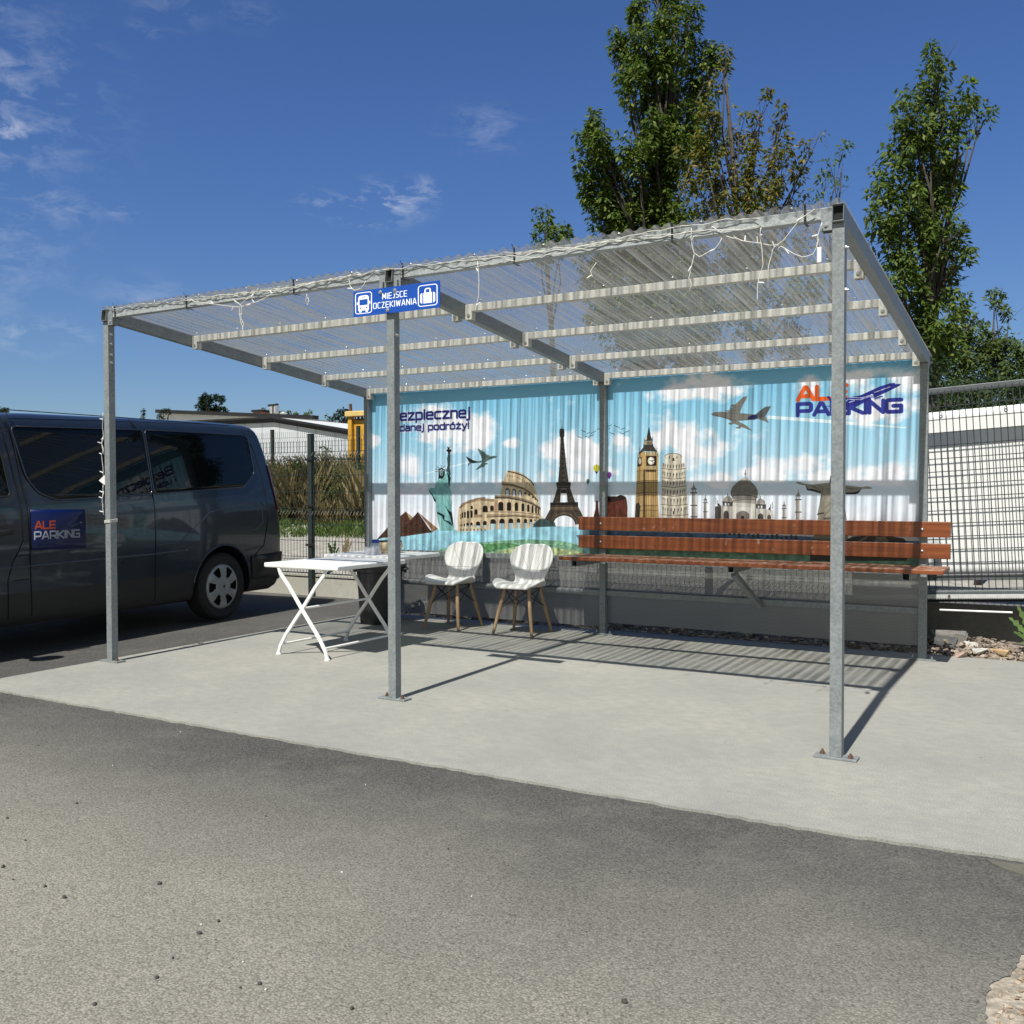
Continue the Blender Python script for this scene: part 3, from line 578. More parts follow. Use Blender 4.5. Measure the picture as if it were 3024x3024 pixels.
    cv.poly(cA([(330, 1015), (432, 1100), (395, 1145)]), (170, 140, 112), 1, .2, 8)
    cv.poly(cA([(502, 1022), (690, 1300), (330, 1340), (300, 1250), (395, 1140)]), (72, 50, 42), 1, .3, 7)
    cv.poly(cA([(502, 1022), (790, 1262), (715, 1305), (640, 1200)]), (150, 116, 88), 1, .25, 7)
    cv.poly(cA([(480, 1290), (510, 1262), (580, 1262), (600, 1310), (470, 1320)]), (58, 52, 44), .9)
    # green statue with a raised torch
    g1, g2, g3, dk = (126, 178, 176), (96, 150, 150), (160, 204, 200), (14, 26, 30)
    cv.poly(cA([(918, 260), (930, 200), (968, 200), (965, 290), (958, 400), (972, 490), (940, 500), (905, 440), (925, 360)]), (52, 72, 74))
    cv.poly(cA([(908, 150), (912, 130), (930, 128), (918, 96), (936, 78), (956, 92), (952, 128), (976, 132), (984, 150), (960, 172), (962, 198), (930, 198), (932, 172)]), (18, 20, 28))
    cv.ell(*cA([(937, 90)])[0], 5, 4, (190, 196, 200))
    for a in ((745, 448), (752, 410), (776, 374), (833, 352), (888, 362), (915, 408), (905, 436)): cv.stroke(cA([(838, 425), a]), 2.2, (16, 26, 30))
    cv.poly(cA([(796, 420), (815, 398), (850, 396), (882, 424), (888, 480), (876, 530), (850, 552), (812, 545), (792, 560), (798, 500)]), dk)
    cv.poly(cA([(812, 450), (838, 432), (862, 450), (864, 490), (848, 512), (828, 508), (816, 490)]), (120, 146, 148)); cv.stroke(cA([(812, 436), (838, 420), (868, 436)]), 4, (190, 200, 200))
    cv.stroke(cA([(826, 470), (834, 472)]), 2, dk); cv.stroke(cA([(846, 472), (856, 470)]), 2, dk); cv.stroke(cA([(840, 470), (842, 490), (834, 494)]), 1.6, dk); cv.stroke(cA([(834, 502), (848, 502)]), 1.6, dk)
    cv.poly(cA([(800, 560), (850, 548), (900, 480), (920, 440), (960, 500), (972, 540), (962, 640), (958, 680), (985, 760), (980, 795), (960, 790), (975, 840), (988, 900), (984, 980), (995, 1060), (1005, 1180), (1022, 1245), (1005, 1290),
                    (820, 1290), (800, 1200), (790, 1160), (768, 1030), (764, 940), (760, 880), (735, 870), (715, 800), (672, 750), (654, 700), (690, 672), (740, 680), (752, 620), (770, 590)]), g1, 1, .10, 12)
    cv.poly(cA([(915, 450), (958, 500), (972, 545), (960, 600), (955, 670), (935, 610), (930, 530)]), (26, 44, 48)); cv.poly(cA([(654, 700), (672, 745), (712, 800), (735, 868), (760, 885), (756, 850), (720, 790), (690, 745)]), (20, 36, 40))
    cv.poly(cA([(890, 930), (940, 990), (985, 1030), (1000, 1110), (1010, 1220), (985, 1190), (960, 1080), (920, 1000)]), (20, 40, 44)); cv.poly(cA([(770, 1028), (800, 1025), (850, 1050), (882, 1072), (880, 1130), (925, 1150), (960, 1160), (1010, 1235), (940, 1185), (870, 1140), (840, 1080), (780, 1050)]), (22, 42, 46))
    for l_ in ([(780, 600), (840, 590), (900, 650), (960, 720)], [(820, 580), (900, 640), (970, 740)], [(770, 800), (790, 740), (830, 690)], [(850, 700), (840, 760), (860, 800)], [(850, 880), (900, 960), (960, 1010)], [(800, 900), (810, 1020)], [(900, 780), (930, 880), (975, 960)], [(850, 1100), (850, 1280)], [(900, 1150), (920, 1280)], [(940, 1180), (980, 1280)], [(690, 690), (720, 720), (760, 760)]):
        cv.stroke(cA(l_), 2.6, g2)
    for l_ in ([(800, 640), (780, 760), (770, 860)], [(930, 700), (960, 800), (972, 900)], [(870, 800), (880, 900)], [(820, 1110), (830, 1270)], [(885, 1160), (890, 1270)]): cv.stroke(cA(l_), 5, g3, .7)
    # airliners
    def plane(cr, body, wings, tail, c1, c2, lines=()):
        for p in wings: cv.poly(cr(p), c1)
        cv.poly(cr(body), c1); cv.poly(cr(tail), c2)
        for l_ in lines: cv.stroke(cr(l_), 2, c2)
    plane(cA, [(1240, 312), (1300, 288), (1360, 300), (1420, 286), (1520, 230), (1600, 220), (1632, 232), (1610, 250), (1530, 275), (1470, 310), (1420, 318), (1360, 322), (1290, 328)],
          [[(1350, 118), (1370, 122), (1470, 180), (1476, 190), (1460, 192), (1520, 214), (1525, 240), (1420, 285), (1400, 220)], [(1455, 318), (1500, 324), (1495, 345), (1470, 345), (1448, 370), (1446, 385), (1418, 384), (1330, 428), (1328, 418), (1420, 318)], [(1222, 326), (1265, 322), (1210, 375), (1216, 360)]],
          [(1185, 232), (1205, 236), (1290, 285), (1320, 290), (1360, 310), (1290, 328), (1240, 318)], (84, 104, 100), (42, 34, 40), ([(1390, 190), (1440, 180)], [(1400, 215), (1465, 205)], [(1415, 245), (1490, 232)], [(1520, 255), (1600, 232)]))
    plane(cG, [(58, 342), (80, 325), (150, 318), (240, 330), (360, 335), (450, 345), (555, 368), (550, 376), (470, 385), (380, 395), (280, 402), (200, 385), (150, 368), (80, 358)],
          [[(180, 350), (230, 300), (250, 275), (290, 240), (345, 188), (384, 180), (370, 215), (340, 260), (325, 300), (305, 370), (270, 360)], [(205, 384), (290, 400), (370, 440), (432, 495), (420, 490), (330, 455), (320, 470), (280, 468), (276, 460), (310, 448), (265, 425), (240, 436), (212, 430), (216, 420), (250, 412)], [(468, 380), (540, 366), (575, 420), (530, 402)], [(185, 320), (188, 308), (222, 306), (235, 262), (240, 256), (275, 252), (280, 262), (240, 275), (230, 318)]],
          [(445, 350), (540, 275), (594, 270), (540, 365), (480, 372)], (112, 110, 106), (84, 88, 90), ([(150, 330), (360, 340)], [(270, 280), (320, 270)], [(250, 310), (310, 300)]))
    cv.poly(cG([(378, 394), (395, 362), (440, 344), (470, 350), (470, 380), (430, 390)]), (28, 34, 78)); cv.stroke(cG([(100, 350), (280, 396), (450, 388)]), 3, (92, 88, 84))
    # ruined arena: tiers with arches
    st, st2, sd_ = (202, 182, 150), (160, 138, 112), (34, 24, 20)
    cv.poly(cB([(140, 1290), (140, 1000), (158, 830), (220, 750), (350, 690), (520, 640), (668, 628), (672, 668), (690, 650), (750, 648), (752, 668), (835, 662), (845, 596), (940, 594), (985, 410), (968, 340), (1010, 325), (1060, 170), (1095, 118), (1200, 125), (1340, 170), (1480, 260), (1570, 350), (1590, 400), (1630, 520), (1672, 680), (1670, 740), (1718, 820), (1725, 970), (1760, 1030), (1680, 1080), (1580, 1150), (1500, 1220), (1240, 1225), (700, 1250), (420, 1270)]), st, 1, .16, 16)
    cv.poly(cB([(158, 830), (220, 750), (350, 690), (520, 640), (668, 628), (672, 668), (835, 662), (828, 720), (560, 690), (300, 760), (190, 850)]), (140, 112, 88), .8, .25, 10)
    cv.poly(cB([(850, 690), (905, 690), (890, 890), (812, 890)]), (190, 152, 118), .8)
    cv.poly(cB([(972, 340), (1000, 325), (1200, 380), (1400, 450), (1560, 560), (1660, 690), (1640, 690), (1540, 590), (1380, 490), (1180, 430), (975, 405)]), st2)
    cv.poly(cB([(845, 598), (1110, 600), (1360, 650), (1560, 720), (1715, 830), (1715, 870), (1540, 770), (1340, 700), (1100, 665), (850, 660)]), (128, 116, 98))
    cv.poly(cB([(690, 950), (1240, 960), (1500, 970), (1640, 1000), (1750, 1040), (1640, 1030), (1250, 1000), (690, 1012)]), st2); cv.poly(cB([(445, 965), (612, 960), (612, 1015), (445, 1020)]), (150, 124, 96))
    for l_, w_ in (([(1095, 140), (1240, 170), (1400, 230), (1540, 330), (1585, 400)], 5), ([(985, 378), (1190, 405), (1400, 470), (1560, 580), (1660, 700)], 4), ([(850, 640), (1100, 640), (1340, 690), (1540, 750), (1710, 850)], 4), ([(690, 1010), (1240, 985), (1640, 1030)], 3), ([(690, 905), (1240, 915), (1700, 960)], 2)): cv.stroke(cB(l_), w_, (58, 46, 38))
    def arch(x, y, w_, h_, lean=0, c=sd_, low=None):
        pts = [(x - w_ / 2, y + h_)] + [(x + w_ / 2 * math.cos(a) + lean * .3, y + w_ * .5 - w_ / 2 * math.sin(a)) for a in np.linspace(math.pi, 0, 9)] + [(x + w_ / 2, y + h_)]
        cv.poly(cB(pts), c)
        if low: cv.poly(cB([(x - w_ / 2 + 3, y + h_ * (1 - low)), (x + w_ / 2 - 3, y + h_ * (1 - low)), (x + w_ / 2 - 3, y + h_ + 2), (x - w_ / 2 + 3, y + h_ + 2)]), (170, 196, 206))
    for x, y, w_, h_ in ((1085, 455, 84, 140), (1210, 468, 72, 135), (1326, 495, 58, 120), (1425, 525, 46, 50), (1500, 555, 36, 50), (1570, 590, 34, 60), (1612, 620, 22, 60)): arch(x, y, w_, h_, 0, (90, 82, 74)); cv.poly(cB([(x - w_ * .32, y + w_ * .55), (x + w_ * .2, y + w_ * .4), (x + w_ * .3, y + h_), (x - w_ * .32, y + h_)]), (206, 212, 226) if y < 520 else sd_)
    for x, y, w_, h_ in ((958, 718, 98, 170), (1115, 722, 80, 165), (1255, 730, 62, 160), (1378, 748, 50, 150), (1480, 768, 44, 140), (1562, 788, 36, 140), (1625, 810, 30, 125), (1672, 840, 20, 110)): arch(x, y, w_, h_)
    for x, y, w_, h_ in ((660, 788, 100, 128), (790, 788, 66, 104), (405, 792, 42, 66), (485, 858, 60, 104), (402, 880, 44, 140), (334, 890, 40, 140), (276, 908, 32, 110), (230, 920, 24, 110), (196, 950, 14, 100)): arch(x, y, w_, h_)
    for x, y, w_, h_ in ((810, 1045, 106, 200), (982, 1038, 102, 200), (1150, 1034, 92, 195), (1294, 1034, 66, 180), (1428, 1040, 60, 180), (1532, 1044, 50, 130), (1608, 1050, 30, 60)): arch(x, y, w_, h_, 0, sd_, .55)
    for x, y, w_, h_ in ((525, 1090, 82, 115), (655, 1080, 70, 115), (400, 1110, 42, 80), (328, 1115, 48, 80), (265, 1135, 26, 64), (220, 1140, 20, 54), (184, 1150, 14, 40)): arch(x, y, w_, h_, 0, sd_, .3)
    for x in (200, 250, 312, 384, 450, 520, 590, 660): arch(x, 1225, 34, 48, 0, (130, 130, 120))
    for k in range(11): cv.ell(*cB([(1090 + k * 46, 222 + k * k * 2.2)])[0], 2.2, 3, (80, 64, 50))
    cv.poly(cB([(1590, 1150), (1700, 1060), (1760, 1070), (1900, 1130), (1900, 1190), (1560, 1200)]), (48, 66, 64), .9, .3, 6)
    # iron tower
    ir, ir2 = (44, 38, 34), (120, 106, 92)
    cv.poly(cC([(512, 215), (518, 150), (524, 150), (530, 215)]), ir); cv.stroke(cC([(519, 60), (520, 160)]), 1.5, ir, .7)
    cv.poly(cC([(484, 212), (560, 212), (566, 270), (562, 335), (552, 370), (566, 520), (600, 860), (640, 1140), (456, 1140), (480, 860), (492, 520), (498, 370), (484, 335), (478, 270)]), ir, 1, .25, 4)
    cv.poly(cC([(420, 1150), (440, 1132), (660, 1132), (680, 1150), (665, 1240), (750, 1480), (620, 1480), (600, 1250), (505, 1250), (490, 1480), (368, 1480), (440, 1240)]), ir, 1, .2, 5)
    cv.poly(cC([(500, 1255), (600, 1255), (604, 1325), (508, 1325)]), (30, 26, 24))
    cv.poly(cC([(318, 1484), (800, 1478), (805, 1560), (890, 1730), (900, 1860), (770, 1860)] + [(560 + 190 * math.cos(a), 1870 - 160 * math.sin(a)) for a in np.linspace(0, math.pi, 14)] + [(215, 1790), (318, 1600)]), (64, 54, 46), 1, .3, 5)
    cv.poly(cC([(318, 1484), (800, 1478), (804, 1530), (318, 1530)]), (28, 25, 24))
    for a, b in ((0, 1), (1, 0)):
        for k in range(9):
            y0, y1 = 400 + k * 82, 400 + (k + 1) * 82; wl = lambda y: 498 - (y - 370) * .055; wr = lambda y: 554 + (y - 370) * .112
            cv.stroke(cC([((wl(y0), wr(y0))[a], y0), ((wl(y1), wr(y1))[b], y1)]), 1.2, ir2, .8)
    for (xa, xb, ya, yb) in ((440, 368, 1250, 1480), (505, 490, 1250, 1480), (600, 620, 1250, 1480), (665, 750, 1250, 1480), (425, 425, 1200, 1200)): cv.stroke(cC([(xa, ya), (xb, yb)]), 2, ir2)
    for k in range(4):
        cv.stroke(cC([(432 - k * 18, 1260 + k * 55), (492 - k * 2, 1315 + k * 55)]), 1.2, ir2, .8); cv.stroke(cC([(606 + k * 4, 1315 + k * 55), (680 + k * 20, 1260 + k * 55)]), 1.2, ir2, .8)
    for k in range(8): cv.ell(*cC([(455 + k * 28, 1205)])[0], 3, 3.5, ir2, .6)
    cv.stroke(cC([(440, 1240), (660, 1240)]), 2, ir2); cv.stroke(cC([(330, 1580), (790, 1575)]), 3, (176, 150, 116), .7); cv.stroke(cC([(330, 1610), (800, 1605)]), 2, (150, 128, 104), .7)
    cv.stroke(cC([(330, 1850)] + [(560 + 225 * math.cos(a), 1870 - 205 * math.sin(a)) for a in np.linspace(math.pi, 0, 14)]), 3, ir2); cv.stroke(cC([(690, 1570), (780, 1740)]), 2, ir2); cv.stroke(cC([(400, 1650), (330, 1790)]), 2, ir2)
    cv.poly(cC([(20, 1860), (130, 1770), (200, 1760), (400, 1830), (420, 1900), (40, 1910)]), (58, 74, 74), .9, .3, 5)
    # birds
    for x, y, s_, f in ((825, 355, 36, 1), (895, 255, 34, 1), (965, 355, 34, 1), (980, 285, 26, -1), (1030, 328, 34, -1), (1065, 268, 40, -1), (1155, 210, 26, -1), (1340, 158, 40, -1), (1325, 212, 30, -1), (1475, 178, 44, 1), (1578, 208, 34, -1), (1640, 262, 48, -1), (1560, 295, 46, 1), (1390, 295, 44, 1)):
        cv.stroke(cC([(x - s_, y - f * s_ * .6), (x - s_ * .3, y - f * s_ * .1), (x, y), (x + s_ * .5, y + f * s_ * .05), (x + s_, y + f * s_ * .5)]), 2.0, (24, 30, 34))
    # balloons
    def balloon(x, y, rx, ry, c1, c2):
        cv.poly(cC([(x - rx * .85, y + ry * .3), (x, y + ry * 1.75), (x + rx * .85, y + ry * .3)]), (18, 14, 20)); cv.ell(*cC([(x, y)])[0], rx * .17085 * MS / 330, ry * .17085 * MS / 330, c1)
        P_ = cC([(x - rx * .35, y - ry * .8), (x - rx * .45, y + ry * .7)]); cv.stroke(P_, 2.4, c2); cv.stroke(cC([(x + rx * .3, y - ry * .85), (x + rx * .35, y + ry * .7)]), 2.4, c2)
        cv.ell(*cC([(x, y + ry * 2.0)])[0], 1.5, 1.8, (120, 110, 100))
    balloon(1120, 890, 60, 62, (168, 168, 52), (214, 208, 70)); balloon(1340, 1005, 42, 48, (92, 34, 120), (140, 80, 160)); balloon(972, 1115, 30, 36, (34, 62, 50), (90, 120, 104))
    # red butte
    cv.poly(cC([(1060, 1760), (1100, 1600), (1108, 1455), (1145, 1455), (1155, 1600), (1170, 1760)]), (70, 34, 26), 1, .3, 4)
    cv.poly(cC([(1230, 1400), (1300, 1378), (1470, 1378), (1540, 1352), (1625, 1385), (1640, 1430), (1655, 1560), (1650, 1760), (1230, 1760)]), (92, 44, 32), 1, .45, (5, 18)); cv.poly(cC([(1230, 1400), (1300, 1378), (1470, 1378), (1540, 1352), (1620, 1385), (1600, 1440), (1400, 1470), (1230, 1500)]), (34, 18, 16), .85, .3, 4)
    # clock tower
    br, br2, bd = (178, 148, 96), (128, 100, 60), (46, 34, 24)
    cv.poly(cD([(200, 880), (625, 880), (612, 1300), (640, 1900), (160, 1900), (190, 1300)]), br, 1, .12, 6); cv.poly(cD([(200, 880), (330, 880), (340, 1900), (160, 1900), (190, 1300)]), (160, 134, 88), 1, .12, 6)
    cv.poly(cD([(210, 860), (240, 600), (320, 560), (600, 560), (630, 640), (622, 915), (200, 945)]), br, 1, .15, 5)
    cv.poly(cD([(235, 590), (330, 470), (328, 420), (520, 410), (530, 450), (605, 560), (345, 545), (240, 610)]), (58, 54, 50), 1, .25, 5); cv.poly(cD([(335, 350), (510, 345), (520, 412), (330, 425)]), (150, 140, 120))
    cv.poly(cD([(340, 345), (400, 250), (436, 80), (448, 80), (475, 250), (515, 345)]), (52, 48, 46), 1, .2, 5); cv.poly(cD([(345, 340), (400, 250), (400, 320)]), (196, 186, 164))
    for k in range(6): cv.stroke(cD([(408 + k * 17, 362), (408 + k * 17, 402)]), 1.8, bd)
    for k in range(7): cv.stroke(cD([(378 + k * 29, 565), (380 + k * 29, 612)]), 3, (232, 222, 196)); cv.stroke(cD([(392 + k * 29, 565), (394 + k * 29, 612)]), 2.4, bd)
    for k in range(8): cv.stroke(cD([(385 + k * 26, 846), (387 + k * 26, 892)]), 2.6, (226, 206, 170)); cv.stroke(cD([(398 + k * 26, 846), (400 + k * 26, 892)]), 2.2, bd)
    cv.poly(cD([(388, 640), (590, 640), (590, 835), (388, 835)]), (44, 30, 26)); cv.poly(cD([(215, 690), (298, 655), (298, 830), (210, 860)]), (52, 36, 28))
    e = cD([(482, 738)])[0]; cv.ell(e[0], e[1], 15, 16, (232, 228, 216)); cv.ell(*cD([(260, 742)])[0], 6, 14, (214, 206, 190))
    for k in range(12): cv.stroke([(e[0] + 11 * math.sin(k * .5236), e[1] - 12 * math.cos(k * .5236)), (e[0] + 14 * math.sin(k * .5236), e[1] - 15 * math.cos(k * .5236))], 1.2, (60, 50, 44))
    cv.stroke(cD([(450, 736), (482, 738), (560, 720)]), 2.2, (24, 20, 18)); cv.stroke(cD([(482, 738), (520, 762)]), 2.2, (24, 20, 18))
    for x in (340, 362, 398, 430, 462, 496, 530, 566, 596): cv.stroke(cD([(x, 915), (x + (x - 470) * .03, 1890)]), 2.6 if x not in (340, 362) else 4, br2 if x not in (340, 362) else bd)
    for x in (380, 414, 446, 480, 512, 548): cv.stroke(cD([(x, 960), (x, 1120)]), 3, (216, 188, 132)); cv.stroke(cD([(x, 1450), (x, 1600)]), 3, (210, 180, 126)); cv.ell(*cD([(x + 16, 935)])[0], 3.5, 6, bd)
    for y in (915, 1120, 1160, 1355, 1405, 1610, 1705): cv.stroke(cD([(200, y + 30), (340, y), (612, y + 8)]), 2, bd, .85)
    cv.poly(cD([(165, 1900), (180, 1580), (240, 1555), (275, 1640), (250, 1900)]), (54, 46, 40), .95, .3, 5)
    for x, y0, y1 in ((250, 480, 590), (597, 480, 570), (345, 290, 350), (512, 260, 350), (220, 600, 690), (618, 580, 660), (441, 70, 120)): cv.stroke(cD([(x, y0), (x, y1)]), 1.6, bd)
    # leaning tower
    pw_, pd = (206, 198, 180), (66, 56, 48)
    rows = [(770, 700, 1145, 905), (930, 690, 1158, 1085), (1100, 690, 1165, 1250), (1268, 690, 1175, 1425), (1440, 686, 1188, 1610), (1628, 690, 1200, 1810)]
    cv.poly(cD([(750, 640), (800, 600), (930, 582), (1040, 600), (1090, 650), (1080, 770), (1145, 830), (1170, 1100), (1190, 1450), (1215, 1900), (695, 1900), (690, 1450), (690, 1100), (695, 830), (765, 770)]), pw_, 1, .12, 7)
    for (y0, xa, xb, y1) in rows:
        n = 11
        for k in range(n):
            t_ = (k + .5) / n * math.pi; x = (xa + xb) / 2 - (xb - xa) / 2 * math.cos(t_) * .96; w_ = 18 * math.sin(t_) + 5; yy = y0 + 55 * math.sin(t_) - 20 * (k % 1)
            cv.poly(cD([(x - w_ * .5, y1 - 10), (x - w_ * .5, yy), (x, yy - 16), (x + w_ * .5, yy), (x + w_ * .35, yy + 46), (x - w_ * .1, yy + 60), (x - w_ * .15, y1 - 10)]), pd if k not in () else pw_, .9)
        cv.stroke(cD([(xa - 4, y1 - 14), ((xa + xb) / 2, y1 + 12), (xb + 6, y1 - 14)][::1]), 3.2, (120, 110, 96)); cv.stroke(cD([(xa - 4, y1 + 2), ((xa + xb) / 2, y1 + 26), (xb + 6, y1 + 2)]), 2.2, (226, 218, 200))
    cv.poly(cD([(895, 740), (900, 690), (920, 670), (942, 690), (944, 745)]), (84, 72, 60)); cv.poly(cD([(830, 690), (832, 640), (846, 632), (850, 690)]), pd); cv.poly(cD([(980, 690), (982, 640), (996, 640), (998, 690)]), pd); cv.stroke(cD([(750, 645), (800, 606), (930, 588), (1040, 606), (1090, 652)]), 2.5, (110, 102, 90))
    cv.poly(cD([(910, 1790), (912, 1725), (944, 1725), (942, 1790)]), pd)
    # white domed tomb and its minarets
    tw, tg, td = (196, 192, 184), (132, 126, 118), (40, 34, 32)
    cv.poly(cE([(420, 800), (420, 620), (520, 590), (680, 600), (680, 530), (1050, 540), (1058, 600), (1210, 650), (1318, 660), (1318, 800)]), tw, 1, .06, 10); cv.poly(cE([(420, 800), (424, 600), (520, 596), (516, 800)]), (70, 66, 64))
    cv.poly(cE([(690, 540), (700, 480), (1060, 480), (1056, 560)]), (150, 146, 138)); cv.poly(cE([(700, 490), (668, 420), (662, 370), (690, 300), (760, 230), (830, 180), (880, 150), (920, 170), (975, 215), (1040, 280), (1080, 350), (1085, 420), (1060, 495)]), (118, 112, 106), 1, .14, 8)
    cv.poly(cE([(800, 200), (880, 150), (900, 150), (975, 215), (900, 196)]), (176, 170, 160)); cv.stroke(cE([(890, 40), (888, 150)]), 2.4, (60, 56, 52)); cv.ell(*cE([(889, 100)])[0], 3.5, 3, (60, 56, 52))
    cv.stroke(cE([(680, 440), (760, 428), (880, 428), (1000, 440), (1080, 460)]), 4, (74, 68, 64)); cv.stroke(cE([(690, 520), (880, 490), (1056, 500)]), 2.5, (84, 78, 72))
    for x, y in ((618, 520), (1128, 560)):
        cv.poly(cE([(x - 66, y), (x - 60, y - 45), (x - 20, y - 78), (x + 20, y - 78), (x + 60, y - 45), (x + 66, y)]), (150, 144, 136), 1, .12, 5); cv.stroke(cE([(x, y - 115), (x, y - 75)]), 2, td)
        cv.poly(cE([(x - 80, y), (x + 80, y + 8), (x + 74, y + 80), (x - 70, y + 74)]), (80, 74, 70)); [cv.poly(cE([(x - 45 + k * 46, y + 70), (x - 45 + k * 46, y + 30), (x - 20 + k * 46, y + 30), (x - 20 + k * 46, y + 70)]), (214, 214, 220)) for k in range(2)]
    def tarch(x, y, w_, h_, c): cv.poly(cE([(x - w_ / 2, y + h_), (x - w_ / 2, y + h_ * .35), (x - w_ * .3, y + h_ * .12), (x, y), (x + w_ * .3, y + h_ * .12), (x + w_ / 2, y + h_ * .35), (x + w_ / 2, y + h_)]), c)
    cv.poly(cE([(725, 800), (730, 610), (995, 612), (998, 800)]), (212, 208, 200)); tarch(850, 665, 200, 140, (120, 112, 106)); tarch(848, 740, 50, 60, td); tarch(595, 662, 82, 130, (66, 60, 58)); tarch(1124, 708, 88, 90, (70, 64, 60)); tarch(1258, 724, 58, 80, (84, 78, 74))
    for x, y0 in ((1206, 580), (1052, 490), (684, 470)): cv.stroke(cE([(x, y0), (x, 800)]), 1.8, td, .6)
    for x, y in ((438, 470), (464, 510), (1278, 570), (1305, 540)): cv.stroke(cE([(x, y), (x, y + 100)]), 2, td)
    cv.poly(cE([(1240, 650), (1275, 600), (1275, 655)]), td); cv.poly(cE([(460, 595), (470, 550), (515, 590)]), td)
    def minaret(x, y, s_, y1):
        cv.poly(cE([(x - 34 * s_, y1), (x - 30 * s_, y + 130 * s_), (x + 30 * s_, y + 130 * s_), (x + 34 * s_, y1)]), (150, 144, 138), 1, .08, 6); cv.poly(cE([(x + 14 * s_, y1), (x + 12 * s_, y + 130 * s_), (x + 30 * s_, y + 130 * s_), (x + 34 * s_, y1)]), (196, 190, 182)); cv.poly(cE([(x - 34 * s_, y1), (x - 30 * s_, y + 130 * s_), (x - 20 * s_, y + 130 * s_), (x - 22 * s_, y1)]), (92, 86, 82))
        cv.poly(cE([(x - 32 * s_, y + 70 * s_), (x - 20 * s_, y + 40 * s_), (x, y), (x + 20 * s_, y + 40 * s_), (x + 32 * s_, y + 70 * s_)]), (130, 124, 120)); cv.stroke(cE([(x - 40 * s_, y + 72 * s_), (x + 40 * s_, y + 72 * s_)]), 3.2 * s_, (54, 48, 46))
        for k in (-24, 0, 24): cv.stroke(cE([(x + k * s_, y + 75 * s_), (x + k * s_, y + 125 * s_)]), 2.8 * s_, (80, 74, 70))
        for q in (130, 325, 500):
            if y + q * s_ < y1: cv.stroke(cE([(x - 46 * s_, y + q * s_), (x + 46 * s_, y + q * s_)]), 4 * s_, (62, 56, 54))
        cv.stroke(cE([(x, y - 25 * s_), (x, y + 5)]), 1.8, td)
    minaret(96, 260, 1.0, 810); minaret(275, 450, .72, 810); minaret(1488, 540, .72, 810); minaret(1706, 370, .98, 810)
    # stone figure with outspread arms
    cg, cg2, cdk = (138, 132, 118), (104, 98, 88), (34, 32, 32)
    cv.poly(cF([(85, 210), (130, 198), (220, 228), (330, 240), (460, 222), (560, 215), (640, 216), (780, 246), (900, 262), (1010, 275), (1090, 262), (1168, 288), (1130, 298), (1010, 298), (960, 360), (920, 374), (800, 372), (740, 372), (770, 500), (800, 720), (820, 1020), (330, 1020), (395, 720), (440, 362), (300, 325), (250, 318), (225, 250), (150, 240)]), cg, 1, .10, 9)
    cv.poly(cF([(225, 240), (250, 318), (300, 325), (440, 362), (440, 335), (330, 300), (262, 300)]), cdk); cv.poly(cF([(1005, 290), (960, 360), (920, 374), (790, 374), (790, 350), (900, 345), (960, 330)]), cdk)
    cv.poly(cF([(560, 215), (572, 120), (592, 92), (625, 90), (650, 120), (655, 216)]), cdk); cv.poly(cF([(590, 130), (635, 125), (640, 180), (612, 205), (592, 180)]), (120, 114, 104))
    for l_ in ([(330, 250), (440, 320)], [(300, 245), (380, 300)], [(400, 240), (460, 290)], [(780, 270), (880, 320)], [(800, 290), (940, 300)], [(470, 270), (430, 500), (400, 640)], [(520, 300), (590, 290)], [(540, 330), (600, 310)], [(590, 480), (500, 560)], [(590, 560), (480, 680)], [(395, 660), (480, 632)], [(700, 420), (720, 700)], [(640, 420), (630, 700)]): cv.stroke(cF(l_), 3.2, cg2)
    cv.stroke(cF([(395, 655), (430, 640), (480, 634)]), 4, cdk); [cv.stroke(cF([(480 + k * 22, 700), (490 + k * 22, 720)]), 3, cdk) for k in range(5)]
    cv.poly(cF([(290, 1020), (320, 1000), (800, 1010), (880, 960), (1020, 950), (1200, 955), (1400, 955), (1590, 985), (1640, 1045), (1640, 1300), (290, 1300)]), (52, 48, 46), .95, .4, 8); cv.poly(cF([(1180, 1040), (1210, 965), (1340, 960), (1385, 1040)]), (124, 118, 108), .9, .2, 6); cv.poly(cF([(930, 1030), (1080, 955), (1110, 960), (1010, 1035)]), (120, 114, 104))
    for k in range(16): cv.ell(*pm(2140 + k * 14, 1578 + k * .8 - (k % 3) * 2), 5, 4 + (k % 4) * 3, (38, 56, 60), .8)
    # lettering
    navy, orange = (30, 34, 104), (222, 92, 36)
    def fit(txt, pl, pr, ph_, frac, wd, c, shadow=False):
        (x0, y0), (x1, y1), (xh, yh) = pl, pr, ph_; h_ = abs(y0 - yh) / frac
        tot = sum((GLYPH[ch][0] + .22) if ch != ' ' else .5 for ch in txt) - .22; sx = (x1 - x0) / (tot * h_)
        if shadow: cv.text(txt, x0 + 4, y0 + 5, h_, sx, wd * .9, (200, 206, 222))
        cv.text(txt, x0, y0, h_, sx, wd, c)
    a, b = cH([(290, 286), (1392, 250)]); h_ = abs(cH([(1290, 252)])[0][1] - cH([(1290, 158)])[0][1])
    fit('Bezpiecznej', (a[0], (a[1] + b[1]) / 2), b, (0, (a[1] + b[1]) / 2 - h_), .72, 11, navy, True)
    a, b = cH([(284, 438), (1382, 404)]); h_ = abs(cH([(1140, 408)])[0][1] - cH([(1140, 346)])[0][1])
    fit('i udanej podróży!', (a[0], (a[1] + b[1]) / 2), b, (0, (a[1] + b[1]) / 2 - h_), .72, 8, navy, True)
    a, b = cG([(832, 214), (1262, 184)]); t_ = cG([(1000, 98)])[0]; b2 = cG([(1000, 207)])[0]
    fit('ALE', (a[0], b2[1]), b, (0, t_[1]), 1, 16, orange)
